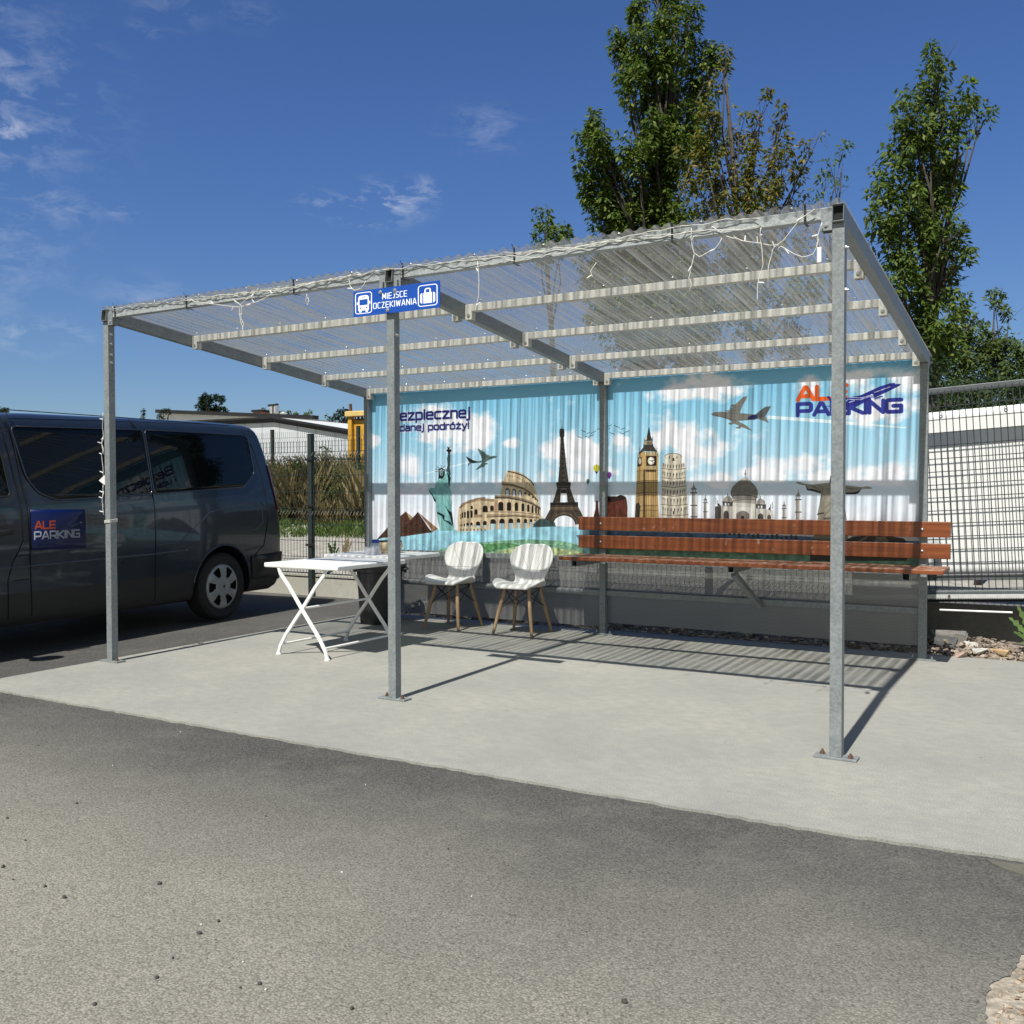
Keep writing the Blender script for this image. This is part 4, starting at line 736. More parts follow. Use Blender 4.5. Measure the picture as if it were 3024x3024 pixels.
    a, b = cG([(830, 352), (1752, 308)]); t_ = cG([(1000, 245)])[0]; b2 = cG([(1000, 346)])[0]
    fit('PARKING', (a[0], b2[1]), b, (0, t_[1]), 1, 15, (44, 52, 140))
    nb = (34, 40, 132)
    cv.poly(cG([(1060, 272), (1160, 262), (1250, 250), (1280, 215), (1400, 168), (1560, 95), (1650, 66), (1695, 62), (1700, 74), (1748, 72), (1740, 86), (1690, 112), (1560, 175), (1430, 230), (1290, 268), (1150, 275)]), nb)
    cv.poly(cG([(1085, 185), (1108, 178), (1140, 215), (1280, 190), (1420, 170), (1490, 165), (1500, 180), (1400, 212), (1250, 215), (1120, 240), (1110, 210)]), nb); cv.poly(cG([(1510, 205), (1520, 195), (1585, 175), (1590, 190), (1550, 205), (1512, 215)]), nb)
    cv.stroke(cG([(1270, 190), (1400, 196), (1500, 166)]), 2, (224, 230, 244)); cv.stroke(cG([(1270, 208), (1390, 212), (1410, 204), (1480, 180)]), 2, (224, 230, 244)); cv.stroke(cG([(1486, 165), (1500, 172), (1500, 196), (1488, 204), (1482, 180), (1486, 165)]), 2.2, (230, 236, 246)); cv.stroke(cG([(1510, 212), (1585, 190)]), 1.6, (230, 236, 246))
    for k in range(13): cv.ell(*cG([(1518 + k * 11.2, 146 - k * 4.0)])[0], 1.6, 2.0, (230, 236, 246))
    for k in range(5): cv.ell(*cG([(1290 + k * 11, 236 - k * 4.0)])[0], 1.6, 2.0, (230, 236, 246))
draw_mural()
M_MURAL = image_mat('mural_print', cv.image('mural_print'), .38, 1.10)
mur = MB().box(-5.285, .015, YM - .004, YM, .672, 2.285).build('mural_panel', M_MURAL, sh)
_off = np.array(sh.location)
set_uv(mur, lambda c: ((c[0] + _off[0] - MX0) / (MX1 - MX0), (c[2] + _off[2] - MZ0) / (MZ1 - MZ0)))

# ------------------------------------------------------------------ bench on the back posts
def wood_mat(name, c1, c2, c3, rough=.42):
    M = bpy.data.materials.new(name); M.use_nodes = True; t = M.node_tree; b = t.nodes['Principled BSDF']; l = t.links
    tc = nd(t, 'TexCoord'); mp = nd(t, 'Mapping'); mp.inputs['Scale'].default_value = (1.6, 34, 34); l.new(tc.outputs['Object'], mp.inputs[0])
    n = nd(t, 'TexNoise', Scale=1.0, Detail=7.0, Roughness=.65, Distortion=.5); l.new(mp.outputs[0], n.inputs['Vector'])
    r = nd(t, 'ValToRGB'); e = r.color_ramp.elements; e[0].position = .3; e[1].position = .7; e[0].color = (*c1, 1); e[1].color = (*c2, 1); l.new(n.outputs[0], r.inputs[0])
    # bare worn spots along the sharp upper edges
    n2 = nd(t, 'TexNoise', Scale=14.0, Detail=6.0, Roughness=.7); l.new(tc.outputs['Object'], n2.inputs['Vector'])
    g = nd(t, 'NewGeometry'); pr = nd(t, 'MapRange'); pr.inputs[1].default_value = .5; pr.inputs[2].default_value = .56; pr.inputs[3].default_value = -.25; pr.inputs[4].default_value = .3; l.new(g.outputs['Pointiness'], pr.inputs[0])
    sn = nd(t, 'SeparateXYZ'); l.new(g.outputs['Normal'], sn.inputs[0]); up = nd(t, 'MapRange'); up.inputs[1].default_value = .3; up.inputs[2].default_value = 1; up.inputs[3].default_value = 0; up.inputs[4].default_value = .17; l.new(sn.outputs[2], up.inputs[0])
    a = nd(t, 'Math', operation='ADD'); l.new(n2.outputs[0], a.inputs[0]); l.new(up.outputs[0], a.inputs[1])
    st = nd(t, 'MapRange'); st.inputs[1].default_value = .62; st.inputs[2].default_value = .72; st.inputs[3].default_value = 0; st.inputs[4].default_value = .9; l.new(a.outputs[0], st.inputs[0])
    m_ = nd(t, 'Mix', data_type='RGBA'); l.new(st.outputs[0], m_.inputs[0]); l.new(r.outputs[0], m_.inputs[6]); m_.inputs[7].default_value = (*c3, 1); l.new(m_.outputs[2], b.inputs['Base Color'])
    b.inputs['Roughness'].default_value = rough; b.inputs['Coat Weight'].default_value = .15; b.inputs['Coat Roughness'].default_value = .3
    bp = nd(t, 'Bump', Strength=.15, Distance=.002); l.new(n.outputs[0], bp.inputs['Height']); l.new(bp.outputs[0], b.inputs['Normal']); return M
M_WOOD = wood_mat('red_brown_bench_wood', (.13, .032, .009), (.25, .070, .019), (.40, .26, .18))
bench = empty('wall_bench', (-1.34, 2.78, 0), 'long red brown slatted bench bolted to the back posts of the shelter under the mural', 'bench')
bx0, bx1 = -2.865, .195
YB = D - PW / 2 - .002
for z0, z1 in ((.932, 1.050), (.772, .886)):
    p = MB().box(bx0, bx1, YB - .030, YB, z0, z1).build('back_board', M_WOOD, bench, bevel=.004)
    for x in (XP[1], XP[2]):
        nb = MB(); nb.lathe([(0, -.010), (.006, -.009), (.010, -.005), (.011, 0)], (x, YB - .030, (z0 + z1) / 2), 10, 'y'); nb.build('coach_bolt', M_BOLT, p, smooth=True)
for y0, y1 in ((2.575, 2.705), (2.717, 2.847), (2.859, 2.989)):
    MB().box(bx0 + .02 if y0 > 2.6 else bx0 + .025, bx1, y0, y1, .690, .722).build('seat_plank', M_WOOD, bench, bevel=.005)
for x in (-2.70, -1.335, -.055):
    mb = MB(); mb.hollow((x, 2.60, .664), (x, D - .03, .664), .052, .050, .004); p = mb.build('seat_bracket', M_GALV, bench, bevel=.002)
    MB().box(x - .0215, x + .0215, 2.640, 2.648, .644, .6845).build('shade_plug', M_SHADE, p)  # dark plate painted in for the shade down the bracket tube
MB().bar((-1.330, 2.66, .628), (-1.235, D - .012, .335), .046, .046, up=(0, 1, 1)).build('brace', M_GALV, bench, bevel=.003)

# ------------------------------------------------------------------ shell chairs
M_SHELL = mat('white_faux_leather', (.66, .65, .615), (.73, .72, .69), 9, .42, bump=.06, bscale=180)
M_BEECH = wood_mat('worn_beech', (.30, .19, .10), (.42, .28, .16), (.22, .13, .07), .5)
def chair_shell():
    # rows from the front edge of the seat to the top of the back: (y, z, half width, edge lift, edge pull forward)
    rows = [(-.215, .415, .150, .000, 0), (-.212, .432, .178, .004, 0), (-.19, .440, .205, .014, 0), (-.15, .437, .226, .034, 0), (-.10, .430, .238, .056, 0), (-.05, .424, .240, .068, 0), (0, .419, .232, .062, 0),
            (.05, .416, .214, .044, 0), (.10, .417, .192, .024, -.004), (.135, .425, .172, .010, -.012), (.158, .445, .156, 0, -.020), (.172, .475, .150, 0, -.028), (.184, .51, .156, 0, -.036), (.196, .55, .176, 0, -.046),
            (.208, .59, .198, 0, -.054), (.220, .63, .214, 0, -.058), (.232, .67, .220, 0, -.056), (.244, .71, .214, 0, -.050), (.254, .745, .196, 0, -.040), (.260, .770, .165, 0, -.028), (.263, .786, .120, 0, -.015), (.262, .790, .085, 0, -.010)]
    P = []
    for (y, z, hw, lift, pull) in rows:
        P.append([(u * hw, y + pull * abs(u) ** 2.2, z + lift * abs(u) ** 2.4) for u in np.linspace(-1, 1, 17)])
    return np.array(P)
SH = chair_shell()
def shell_pt(r, u):
    i = min(int(r), len(SH) - 2); f = r - i; j = (u + 1) * 8; k = min(int(j), 15); g = j - k
    return (SH[i, k] * (1 - g) + SH[i, k + 1] * g) * (1 - f) + (SH[i + 1, k] * (1 - g) + SH[i + 1, k + 1] * g) * f
def make_chair(label):
    c = empty('shell_chair', (0, 0, 0), label, 'chair', 'white shell chairs under the mural')
    mb = MB(); mb.grid(SH); o = mb.build('seat_shell', M_SHELL, c, smooth='full')
    md = o.modifiers.new('thickness', 'SOLIDIFY'); md.thickness = .026; md.offset = 0; md = o.modifiers.new('round', 'SUBSURF'); md.levels = 2; md.render_levels = 2
    mb = MB()
    for a, b in (((13, -1), (13.2, 1)), ((20, -.35), (13, -.1)), ((13, -.1), (9.5, .3)), ((20, .1), (13, -.1)), ((13, -.1), (9.8, -.55)), ((20, .35), (14, .62)), ((14, .62), (9.5, .85)), ((20, .62), (9.5, .15)), ((19, -.8), (13.4, -.2))):
        pts = []
        for t in np.linspace(0, 1, 14):
            r, u = a[0] + (b[0] - a[0]) * t, a[1] + (b[1] - a[1]) * t; p = shell_pt(r, max(-.96, min(.96, u))); q = shell_pt(min(r + .5, 21), u) - shell_pt(r - .5, u); s_ = shell_pt(r, min(.98, u + .05)) - shell_pt(r, max(-.98, u - .05)); n = np.cross(s_, q); n /= np.linalg.norm(n)
            pts.append(p - n * -.0125)
        mb.tube(pts, .0032, 5)
    for r0 in (2.0, 5.0):
        pass
    mb.build('stitched_seam', mat('seam_groove_shade', (.42, .41, .38), (.50, .49, .46), 30, .6), o, smooth='full')  # seam grey paints in the shade of the stitch grooves
    for sx in (-1, 1):
        for sy in (-1, 1):
            mb = MB(); a, b = np.array((sx * .118, sy * .105, .418)), np.array((sx * .195, sy * .20, .0))
            mb.tube([a + (b - a) * t for t in (0, .15, .5, .85, 1)], [.0145, .0165, .0175, .0145, .0125], 12); lg = mb.build('leg', M_BEECH, c, smooth=True)
    lp = lambda sx, sy, t: np.array((sx * (.118 + .077 * t), sy * (.105 + .095 * t), .418 * (1 - t)))
    mb = MB()
    for (p, q) in (((-1, -1), (1, -1)), ((1, -1), (1, 1)), ((1, 1), (-1, 1)), ((-1, 1), (-1, -1))):
        mb.tube([lp(*p, .04), lp(*q, .45)], .0042, 6); mb.tube([lp(*q, .04), lp(*p, .45)], .0042, 6)
    mb.build('wire_brace', M_BLACK, c)
    mb = MB(); mb.box(-.13, .13, -.12, -.09, .398, .410); mb.box(-.13, .13, .09, .12, .398, .410); mb.box(-.02, .02, -.12, .12, .396, .408); mb.build('seat_frame', M_BLACK, c)
    return c
def copy_tree(o, parent=None):
    c = o.copy(); col.objects.link(c); c.parent = parent
    for ch in list(o.children): copy_tree(ch, c)
    return c
ch1 = make_chair('white shell chair with wooden legs standing next to the white table')
ch2 = copy_tree(ch1); ch2['label'] = 'white shell chair with wooden legs standing beside the end of the bench'
ch1.location = (-4.062, 2.785, 0); ch1.rotation_euler = (0, 0, R_(-1)); ch2.location = (-3.302, 2.768, 0); ch2.rotation_euler = (0, 0, R_(2))

# ------------------------------------------------------------------ tables and the things on them
def make_table(label, zt_=.722):
    t = empty('folding_table', (0, 0, 0), label, 'table', 'white tables pushed together')
    mb = MB(); mb.box(-.385, .385, -.415, .415, zt_ - .036, zt_); top = mb.build('tabletop', M_WHITE, t, bevel=.009, seg=3)
    for y in (-.39, .40):
        for s in (-1, 1):
            prof = [(-.265 * s, .012), (-.245 * s, .07), (-.18 * s, .17), (-.02 * s, .36), (.13 * s, .55), (.215 * s, .64), (.235 * s, .69)]
            mb = MB()
            yy = y + s * .011
            pts = [np.array((x, yy, z)) for x, z in prof]; b0 = len(mb.v)
            for i, p in enumerate(pts):
                d = pts[min(i + 1, 6)] - pts[max(i - 1, 0)]; d /= np.linalg.norm(d); n = np.array((-d[2], 0, d[0]))
                for a, b in ((-1, -1), (1, -1), (1, 1), (-1, 1)): mb.v.append(tuple(p + n * .0135 * a + np.array((0, .009 * b, 0))))
            for i in range(6):
                for k in range(4): k2 = (k + 1) % 4; mb.f.append((b0 + i * 4 + k, b0 + i * 4 + k2, b0 + i * 4 + 4 + k2, b0 + i * 4 + 4 + k))
            mb.f += [(b0 + 3, b0 + 2, b0 + 1, b0), (b0 + 24, b0 + 25, b0 + 26, b0 + 27)]
            lg = mb.build('leg', M_WHITECH, t, bevel=.003)
            mb = MB(); mb.lathe([(0, 0), (.022, 0), (.022, .008), (.013, .018), (0, .018)], (-.265 * s, yy, 0), 12); mb.build('foot_pad', M_WHITECH, lg)
    for x, z in ((-.225, .085), (.225, .085), (-.005, .378)):
        mb = MB(); mb.tube([(x, -.39, z), (x, .40, z)], .0095, 8); mb.build('stretcher', M_WHITECH, t, smooth=True)
    return t
t1 = make_table('white folding table with crossed legs nearest to the shelter front'); t1.location = (-4.16, 1.235, 0); t1.rotation_euler = (0, 0, R_(-1.5))
t2 = empty('pedestal_table', (-4.385, 2.13, 0), 'second white table holding a clear plastic box and a tan bowl', 'table', 'white tables pushed together')
mb = MB(); mb.box(-4.775, -3.995, 1.785, 2.475, .688, .724); mb.build('tabletop', M_WHITE, t2, bevel=.009, seg=3)
pp = at(1172, 1840, z=0.0); pp = at(1171, 1500, y=2.12)
mb = MB(); mb.lathe([(.0, .0), (.045, 0), (.045, .012), (.03, .02), (.026, .05), (.026, .66), (.045, .688)], (pp[0], 2.12, 0), 16); mb.build('column', M_WHITECH, t2, smooth=True)
clear = bpy.data.materials.new('clear_plastic'); clear.use_nodes = True
_t = clear.node_tree; _t.nodes.clear(); _o = nd(_t, 'OutputMaterial'); _a = nd(_t, 'BsdfTransparent'); _a.inputs[0].default_value = (.88, .90, .93, 1); _g = nd(_t, 'BsdfGlossy', Roughness=.1); _d = nd(_t, 'BsdfDiffuse'); _d.inputs[0].default_value = (.75, .76, .8, 1)
_m = nd(_t, 'MixShader'); _t.links.new(fresnel(_t, .08).outputs[0], _m.inputs[0]); _t.links.new(_a.outputs[0], _m.inputs[1]); _t.links.new(_g.outputs[0], _m.inputs[2]); _m2 = nd(_t, 'MixShader'); _m2.inputs[0].default_value = .28; _t.links.new(_m.outputs[0], _m2.inputs[1]); _t.links.new(_d.outputs[0], _m2.inputs[2]); _t.links.new(_m2.outputs[0], _o.inputs[0])
def on_table(u, v): return at(u, v, z=.724)
a_ = on_table(1076, 1639); b_ = on_table(1107, 1639)
bw = b_[0] - a_[0]
box = empty('leaflet_box', (a_[0] + .05, a_[1] + .045, .724), 'small clear plastic leaflet box on the second table', 'box')
mb = MB(); X0, Y0 = a_[0], a_[1]
mb.box(X0, X0 + .105, Y0, Y0 + .004, .7245, .792); mb.box(X0, X0 + .105, Y0 + .086, Y0 + .09, .7245, .825); mb.box(X0, X0 + .004, Y0 + .004, Y0 + .086, .7245, .80); mb.box(X0 + .101, X0 + .105, Y0 + .004, Y0 + .086, .7245, .80); mb.box(X0 + .004, X0 + .101, Y0 + .004, Y0 + .086, .7245, .728)
mb.build('clear_case', clear, box)
MB().box(X0 + .01, X0 + .095, Y0 + .03, Y0 + .07, .729, .778).build('paper_stack', M_WHITE, box, bevel=.001)
jar = empty('sanitiser_jar', (X0 + .0, Y0 + .13, .724), 'little clear jar with a blue lid behind the leaflet box', 'jar')
mb = MB(); mb.lathe([(0, .001), (.033, .001), (.035, .01), (.035, .09), (.030, .10)], (X0 + .02, Y0 + .135, .724), 20); mb.build('jar_body', clear, jar, smooth=True)
mb = MB(); mb.lathe([(.031, .098), (.034, .100), (.034, .122), (.028, .130), (.0, .131)], (X0 + .02, Y0 + .135, .724), 20); mb.build('lid', mat('blue_lid', (.05, .07, .40), (.06, .085, .46), 10, .35), jar, smooth=True)
M_TAN = mat('tan_ceramic', (.46, .36, .21), (.56, .46, .29), 14, .35)
bc = on_table(1152, 1632)
bowl = empty('flower_bowl', (bc[0], bc[1], .724), 'round tan bowl with a black rim on the second table', 'bowl')
mb = MB(); mb.lathe([(0, 0.001), (.075, .001), (.088, .008), (.108, .035), (.115, .062), (.112, .085), (.104, .100), (.098, .100), (.105, .08), (.10, .04), (.07, .015), (0, .013)], (bc[0], bc[1], .724), 40); mb.build('bowl_body', M_TAN, bowl, smooth=True)
mb = MB(); mb.lathe([(.096, .099), (.106, .099), (.108, .105), (.105, .110), (.096, .110), (.094, .104), (.096, .099)], (bc[0], bc[1], .724), 40); mb.build('rim', M_BLACK, bowl, smooth=True)

# ------------------------------------------------------------------ rubbish bin and the panel leaning by it
M_BIN = mat('charcoal_bin', (.018, .019, .021), (.03, .031, .034), 25, .45)
bn = empty('rubbish_bin', (-4.86, 2.70, 0), 'charcoal ribbed round rubbish bin with a lid behind the white tables', 'bin')
mb = MB(); n = 72; o_ = len(mb.v)
for k, (r, z) in enumerate(((0, .002), (.185, .002), (.19, .012), (.194, .07), (.196, .09), (.222, .47), (.224, .50), (.232, .505), (.234, .555), (.22, .56))):
    for i in range(n):
        a = 2 * math.pi * i / n; rr = r * (1 - (.022 if (3 < k < 6 and (i % 6) < 3) else 0)); mb.v.append((bn.location.x + rr * math.cos(a), bn.location.y + rr * math.sin(a), z))
for k in range(9):
    for i in range(n): j = (i + 1) % n; mb.f.append((k * n + i, k * n + j, k * n + n + j, k * n + n + i))
mb.build('bin_body', M_BIN, bn, smooth=True)
mb = MB(); mb.lathe([(.238, .548), (.246, .552), (.246, .575), (.236, .584), (.18, .60), (.10, .607), (0, .608)], (bn.location.x, bn.location.y, 0), 48); ld = mb.build('lid', mat('grey_lid', (.05, .053, .056), (.075, .078, .08), 14, .42), bn, smooth=True)
for sg in (-1, 1):
    mb = MB(); a = math.atan2(-_cy, _sy) + sg * math.pi / 2; c_, s_ = math.cos(a), math.sin(a); px, py = bn.location.x, bn.location.y
    pts = [(px + c_ * .23 - s_ * q, py + s_ * .23 + c_ * q, z) for q, z in ((-.06, .53), (-.06, .53))]
    mb.tube([(px + c_ * .228 - s_ * q + c_ * d, py + s_ * .228 + c_ * q + s_ * d, .525) for q, d in ((-.065, 0), (-.06, .035), (0, .045), (.06, .035), (.065, 0))], .011, 8); mb.build('handle', M_BIN, bn, smooth=True)
    mb = MB(); mb.box(-.03, .03, -.012, .012, .49, .58)
    for i_, v_ in enumerate(mb.v): mb.v[i_] = (px + c_ * (.247 + v_[1]) - s_ * v_[0], py + s_ * (.247 + v_[1]) + c_ * v_[0], v_[2])
    mb.build('lid_clip', M_BIN, bn, bevel=.003)
pa = at(1152, 1806, z=0.0)
pn = empty('folded_board', (pa[0], pa[1], 0), 'narrow dark blue board with a white frame standing folded by the bin', 'board')
mb = MB(); mb.box(pa[0], pa[0] + .17, pa[1], pa[1] + .012, .05, .46); mb.build('face', M_BLUE, pn)
mb = MB(); mb.box(pa[0] - .010, pa[0] - .0005, pa[1] - .004, pa[1] + .016, .0, .47); mb.box(pa[0] + .1705, pa[0] + .18, pa[1] - .004, pa[1] + .016, 0, .47); mb.box(pa[0] + .0, pa[0] + .17, pa[1] - .004, pa[1] + .016, .462, .472); mb.box(pa[0], pa[0] + .17, pa[1] - .004, pa[1] + .016, .038, .048); mb.build('frame', M_WHITE, pn)

# ------------------------------------------------------------------ sign on the middle front post
sg = empty('waiting_place_sign', (-2.6, -.05, 2.4), 'blue sign reading MIEJSCE OCZEKIWANIA with white bus and suitcase symbols', 'sign')
s0, s1 = -2.912, -2.262
sz = (at(1048, 857, y=-.05)[2] + at(1305, 832, y=-.05)[2]) / 2; szb = (at(1048, 932.5, y=-.05)[2] + at(1303, 912, y=-.05)[2]) / 2
sc_ = Canvas(1300, 464, (.10, .30, .66))
def draw_sign():
    W_, H_ = sc_.w, sc_.h; wt = (246, 248, 250); bl = (26, 77, 168)
    def rr(x0, y0, x1, y1, r, wd):
        pts = []
        for cx, cy, a0 in ((x1 - r, y0 + r, -90), (x1 - r, y1 - r, 0), (x0 + r, y1 - r, 90), (x0 + r, y0 + r, 180)):
            pts += [(cx + r * math.cos(R_(a0 + k * 15)), cy + r * math.sin(R_(a0 + k * 15))) for k in range(7)]
        sc_.stroke(pts + [pts[0]], wd, wt)
    rr(34, 38, 285, H_ - 52, 40, 14); rr(W_ - 310, 52, W_ - 40, H_ - 55, 40, 14)
    cx = 160
    sc_.poly([(cx - 84, 360), (cx - 84, 130), (cx - 70, 98), (cx - 40, 88), (cx + 40, 88), (cx + 70, 98), (cx + 84, 130), (cx + 84, 360)], wt); sc_.poly([(cx - 64, 160), (cx + 64, 160), (cx + 64, 265), (cx - 64, 265)], bl); sc_.stroke([(cx - 24, 118), (cx + 24, 118)], 14, bl)
    sc_.ell(cx - 50, 314, 13, 13, bl); sc_.ell(cx + 50, 314, 13, 13, bl); sc_.poly([(cx - 70, 355), (cx - 30, 355), (cx - 30, 392), (cx - 70, 392)], wt); sc_.poly([(cx + 30, 355), (cx + 70, 355), (cx + 70, 392), (cx + 30, 392)], wt)
    sc_.stroke([(cx - 98, 205), (cx - 98, 245)], 16, wt); sc_.stroke([(cx + 98, 205), (cx + 98, 245)], 16, wt)
    cx = W_ - 175
    sc_.poly([(cx - 62, 180), (cx + 62, 180), (cx + 62, 365), (cx - 62, 365)], wt)
    for q in (-1, 1): sc_.poly([(cx + q * 78, 182), (cx + q * 98, 190), (cx + q * 108, 210), (cx + q * 108, 338), (cx + q * 98, 356), (cx + q * 78, 364)], wt)
    sc_.stroke([(cx - 36, 182), (cx - 36, 130), (cx - 22, 112), (cx + 22, 112), (cx + 36, 130), (cx + 36, 182)], 20, wt)
    for tx_, xa_, xb_, yb_ in (('MIEJSCE', 455, 818, 200), ('OCZEKIWANIA', 316, 958, 352)):
        g_ = .50; tot = sum(GLYPH[ch][0] + g_ for ch in tx_) - g_; sc_.text(tx_, xa_, yb_, 98, (xb_ - xa_) / (tot * 98), 12.5, wt, g_)
draw_sign()
bd = MB().box(s0, s1, -.052, -.048, szb, sz).build('sign_board', image_mat('sign_print', sc_.image('sign_print'), .4, 1.0), sg)
set_uv(bd, lambda c: ((c[0] + sg.location.x - s0) / (s1 - s0), (c[2] + sg.location.z - szb) / (sz - szb)))
for x, z in ((-2.70, sz - .025), (-2.59, sz - .025), (-2.645, szb + .02)):
    mb = MB(); mb.lathe([(0, -.010), (.007, -.010), (.007, -.004), (.013, -.003), (.013, 0)], (x, -.0525, z), 10, 'y'); mb.build('screw', M_BOLT, sg)
for x in (-2.70, -2.59):
    MB().box(x - .012, x + .012, -.047, -.030, szb + .08, sz + .04).build('strap', M_GALV, sg)

# ------------------------------------------------------------------ fairy lights
def wiggle(pts, amp, step=.03, seed=1, r=.0023, mb=None, n=5):
    rg = np.random.default_rng(seed); P = [np.array(p, float) for p in pts]; out = []
    for a, b in zip(P[:-1], P[1:]):
        k = max(2, int(np.linalg.norm(b - a) / step))
        for i in range(k): out.append(a + (b - a) * i / k)
    out.append(P[-1]); out = np.array(out); nz = rg.normal(0, amp, out.shape)
    for _ in range(2): nz[1:-1] = (nz[:-2] + nz[1:-1] * 2 + nz[2:]) / 4
    out = out + nz; mb.tube(list(out), r, n); return out
fl = empty('fairy_lights', (-2.6, -.05, 2.6), 'tangled white fairy light cable tied along the front beam of the shelter', 'fairy lights')
bulbs = []
bz = lambda x: zt(0) - .03
for s_ in range(4):
    x0, x1 = [(-5.28, -.75), (-5.2, -2.8), (-3.4, -.35), (-2.0, -.35)][s_]
    xsN = np.linspace(x0, x1, 26)
    cable = MB(); wiggle([(x, -.034 - .005 * (s_ % 3), bz(x) + .016 * math.sin(x * (2.1 + s_ * .7) + s_ * 2) + (.020 if x < -2.6 else .012 - .02 * (s_ == 3))) for x in xsN], .008, .02, 20 + s_, .0022, cable)
    cable.build('cable', M_CABLE, fl, smooth='full')
def fpt(u, v, y=-.048): return at(u, v, y=y)
k1 = 420 / 1932
c1_ = lambda x, y: fpt(2200 + x * k1, 580 + y * k1); c8_ = lambda x, y: fpt(300 + x * .2588, 880 + y * .2588)
c1b = lambda x, y: fpt(1300 + x * .7505, 550 + y * .7505); c8b = lambda x, y: fpt(1000 + x * .207, 800 + y * .207); c8c = lambda x, y: fpt(250 + x * .6211, 700 + y * .6211)
strands = [[c1_(960, 165), c1_(780, 280), c1_(650, 440), c1_(520, 590), c1_(440, 660), c1_(370, 720), c1_(330, 850), c1_(315, 960), c1_(322, 1165)],
    [c1_(230, 420), c1_(212, 480), c1_(210, 620), c1_(225, 760), c1_(240, 920), c1_(195, 1100), c1_(170, 1300), c1_(155, 1440)], [c1_(-150, 560), c1_(0, 615), c1_(200, 630), c1_(330, 665), c1_(440, 660)],
    [c1_(440, 720), c1_(490, 675), c1_(600, 740), c1_(690, 800), c1_(800, 825), c1_(920, 770), c1_(975, 680), c1_(990, 570)], [c1_(1030, 360), c1_(1005, 480), c1_(992, 570), c1_(1012, 690)],
    [c1b(990, 165), c1b(985, 200), c1b(1000, 260), c1b(1020, 275), c1b(1080, 250), c1b(1110, 205)], [c1b(1000, 265), c1b(985, 330), c1b(978, 360), c1b(990, 385), c1b(980, 415)], [c1b(1070, 150), c1b(1120, 195), c1b(1180, 215), c1b(1250, 222)],
    [c1b(145, 295), c1b(150, 350), c1b(152, 430), c1b(132, 498)], [c1b(612, 300), c1b(595, 335), c1b(597, 365)], [c8b(150, 140), c8b(165, 220), c8b(230, 270), c8b(330, 245), c8b(375, 195), c8b(385, 150)],
    [c8_(980, 20), c8_(1200, 60), c8_(1400, 85), c8_(1560, 100), c8_(1720, 60), c8_(1900, 5)], [c8_(1500, 10), c8_(1600, 100), c8_(1595, 240), c8_(1625, 300), c8_(1600, 420)], [c8c(830, 245), c8c(780, 290), c8c(735, 325), c8c(740, 400), c8c(755, 440)],
    [c8c(1060, 275), c8c(1050, 305), c8c(1062, 322), c8c(1068, 305), c8c(1060, 290)], [c8c(920, 250), c8c(860, 290), c8c(800, 320), c8c(750, 325)]]
for i, st in enumerate(strands):
    hang = MB(); pts = wiggle(st, .004, .02, 40 + i, .0022, hang); hang.build('hanging_strand', M_CABLE, fl, smooth='full')
    for k in range(3, len(pts), 9): bulbs.append((pts[k], i * 7 + k))
mb = MB()
for p, k in bulbs:
    rg = random.Random(k); d = np.array((rg.uniform(-1, 1), rg.uniform(-.6, .2), rg.uniform(-1, .8))); d /= np.linalg.norm(d); mb.tube([p, p + d * .012, p + d * .030], [.003, .0042, .003], 6)
o = mb.build('bulbs', M_WHITE, fl, smooth=True); o['kind'] = 'stuff'
p = c1_(1012, 690); MB().box(p[0] - .011, p[0] + .011, p[1] - .008, p[1] + .008, p[2] - .075, p[2]).build('plug', M_WHITE, fl, bevel=.004)
for (u, v) in ((340, 925), (551, 896), (868, 865), (1190, 818), (1519, 758), (1985, 690), (2378, 600)):
    x = at(u, v, y=-.03)[0]; mb = MB(); z1, z0 = zt(0) + .004, zt(0) - .068
    mb.box(x - .005, x + .005, -.0345, -.0325, z0, z1 + .02); mb.box(x - .005, x + .005, -.0345, .030, z0 - .002, z0); mb.bar((x, -.034, z0), (x + .03, -.045, z0 - .02), .005, .002); mb.bar((x, -.034, z1), (x - .006, -.05, z1 + .035), .004, .002); mb.build('zip_tie', M_BLACK, fl)
fl2 = empty('post_fairy_lights', (-5.33, 0, 1.2), 'white fairy light cable hanging down the left front post', 'fairy lights')
mb = MB(); c8v = lambda x, y: at(x * .3623, 1200 + y * .3623, y=-.02); bl2 = []
for i, st in enumerate(([(842, 60), (835, 180), (840, 260), (830, 310), (838, 370), (828, 390), (835, 470), (840, 520), (838, 560)], [(838, 640), (840, 700), (835, 760), (838, 840), (850, 885)], [(842, 250), (828, 300), (842, 345), (845, 400)], [(845, 690), (832, 770), (840, 820)])):
    pts = wiggle([c8v(*p) for p in st], .004, .02, 70 + i, .0024, mb); bl2 += [(pts[k], 90 + i * 11 + k) for k in range(2, len(pts), 6)]
mb.build('cable', M_CABLE, fl2, smooth='full')
mb = MB()
for p, k in bl2:
    rg = random.Random(k); d = np.array((-abs(rg.uniform(.3, 1)), rg.uniform(-.6, .2), rg.uniform(-.5, .6))); d /= np.linalg.norm(d); mb.tube([p, p + d * .012, p + d * .030], [.003, .0042, .003], 6)
o = mb.build('bulbs', M_WHITE, fl2, smooth=True); o['kind'] = 'stuff'
q = [c8v(806, 605), c8v(850, 560), c8v(862, 600), c8v(852, 642)]; mb = MB(); mb.prism(q, lambda p_, t_: (p_[0], p_[1] + t_, p_[2]), .002); mb.build('paper_tag', M_WHITE, fl2)
zw = c8v(850, 940)[2]; mb = MB()
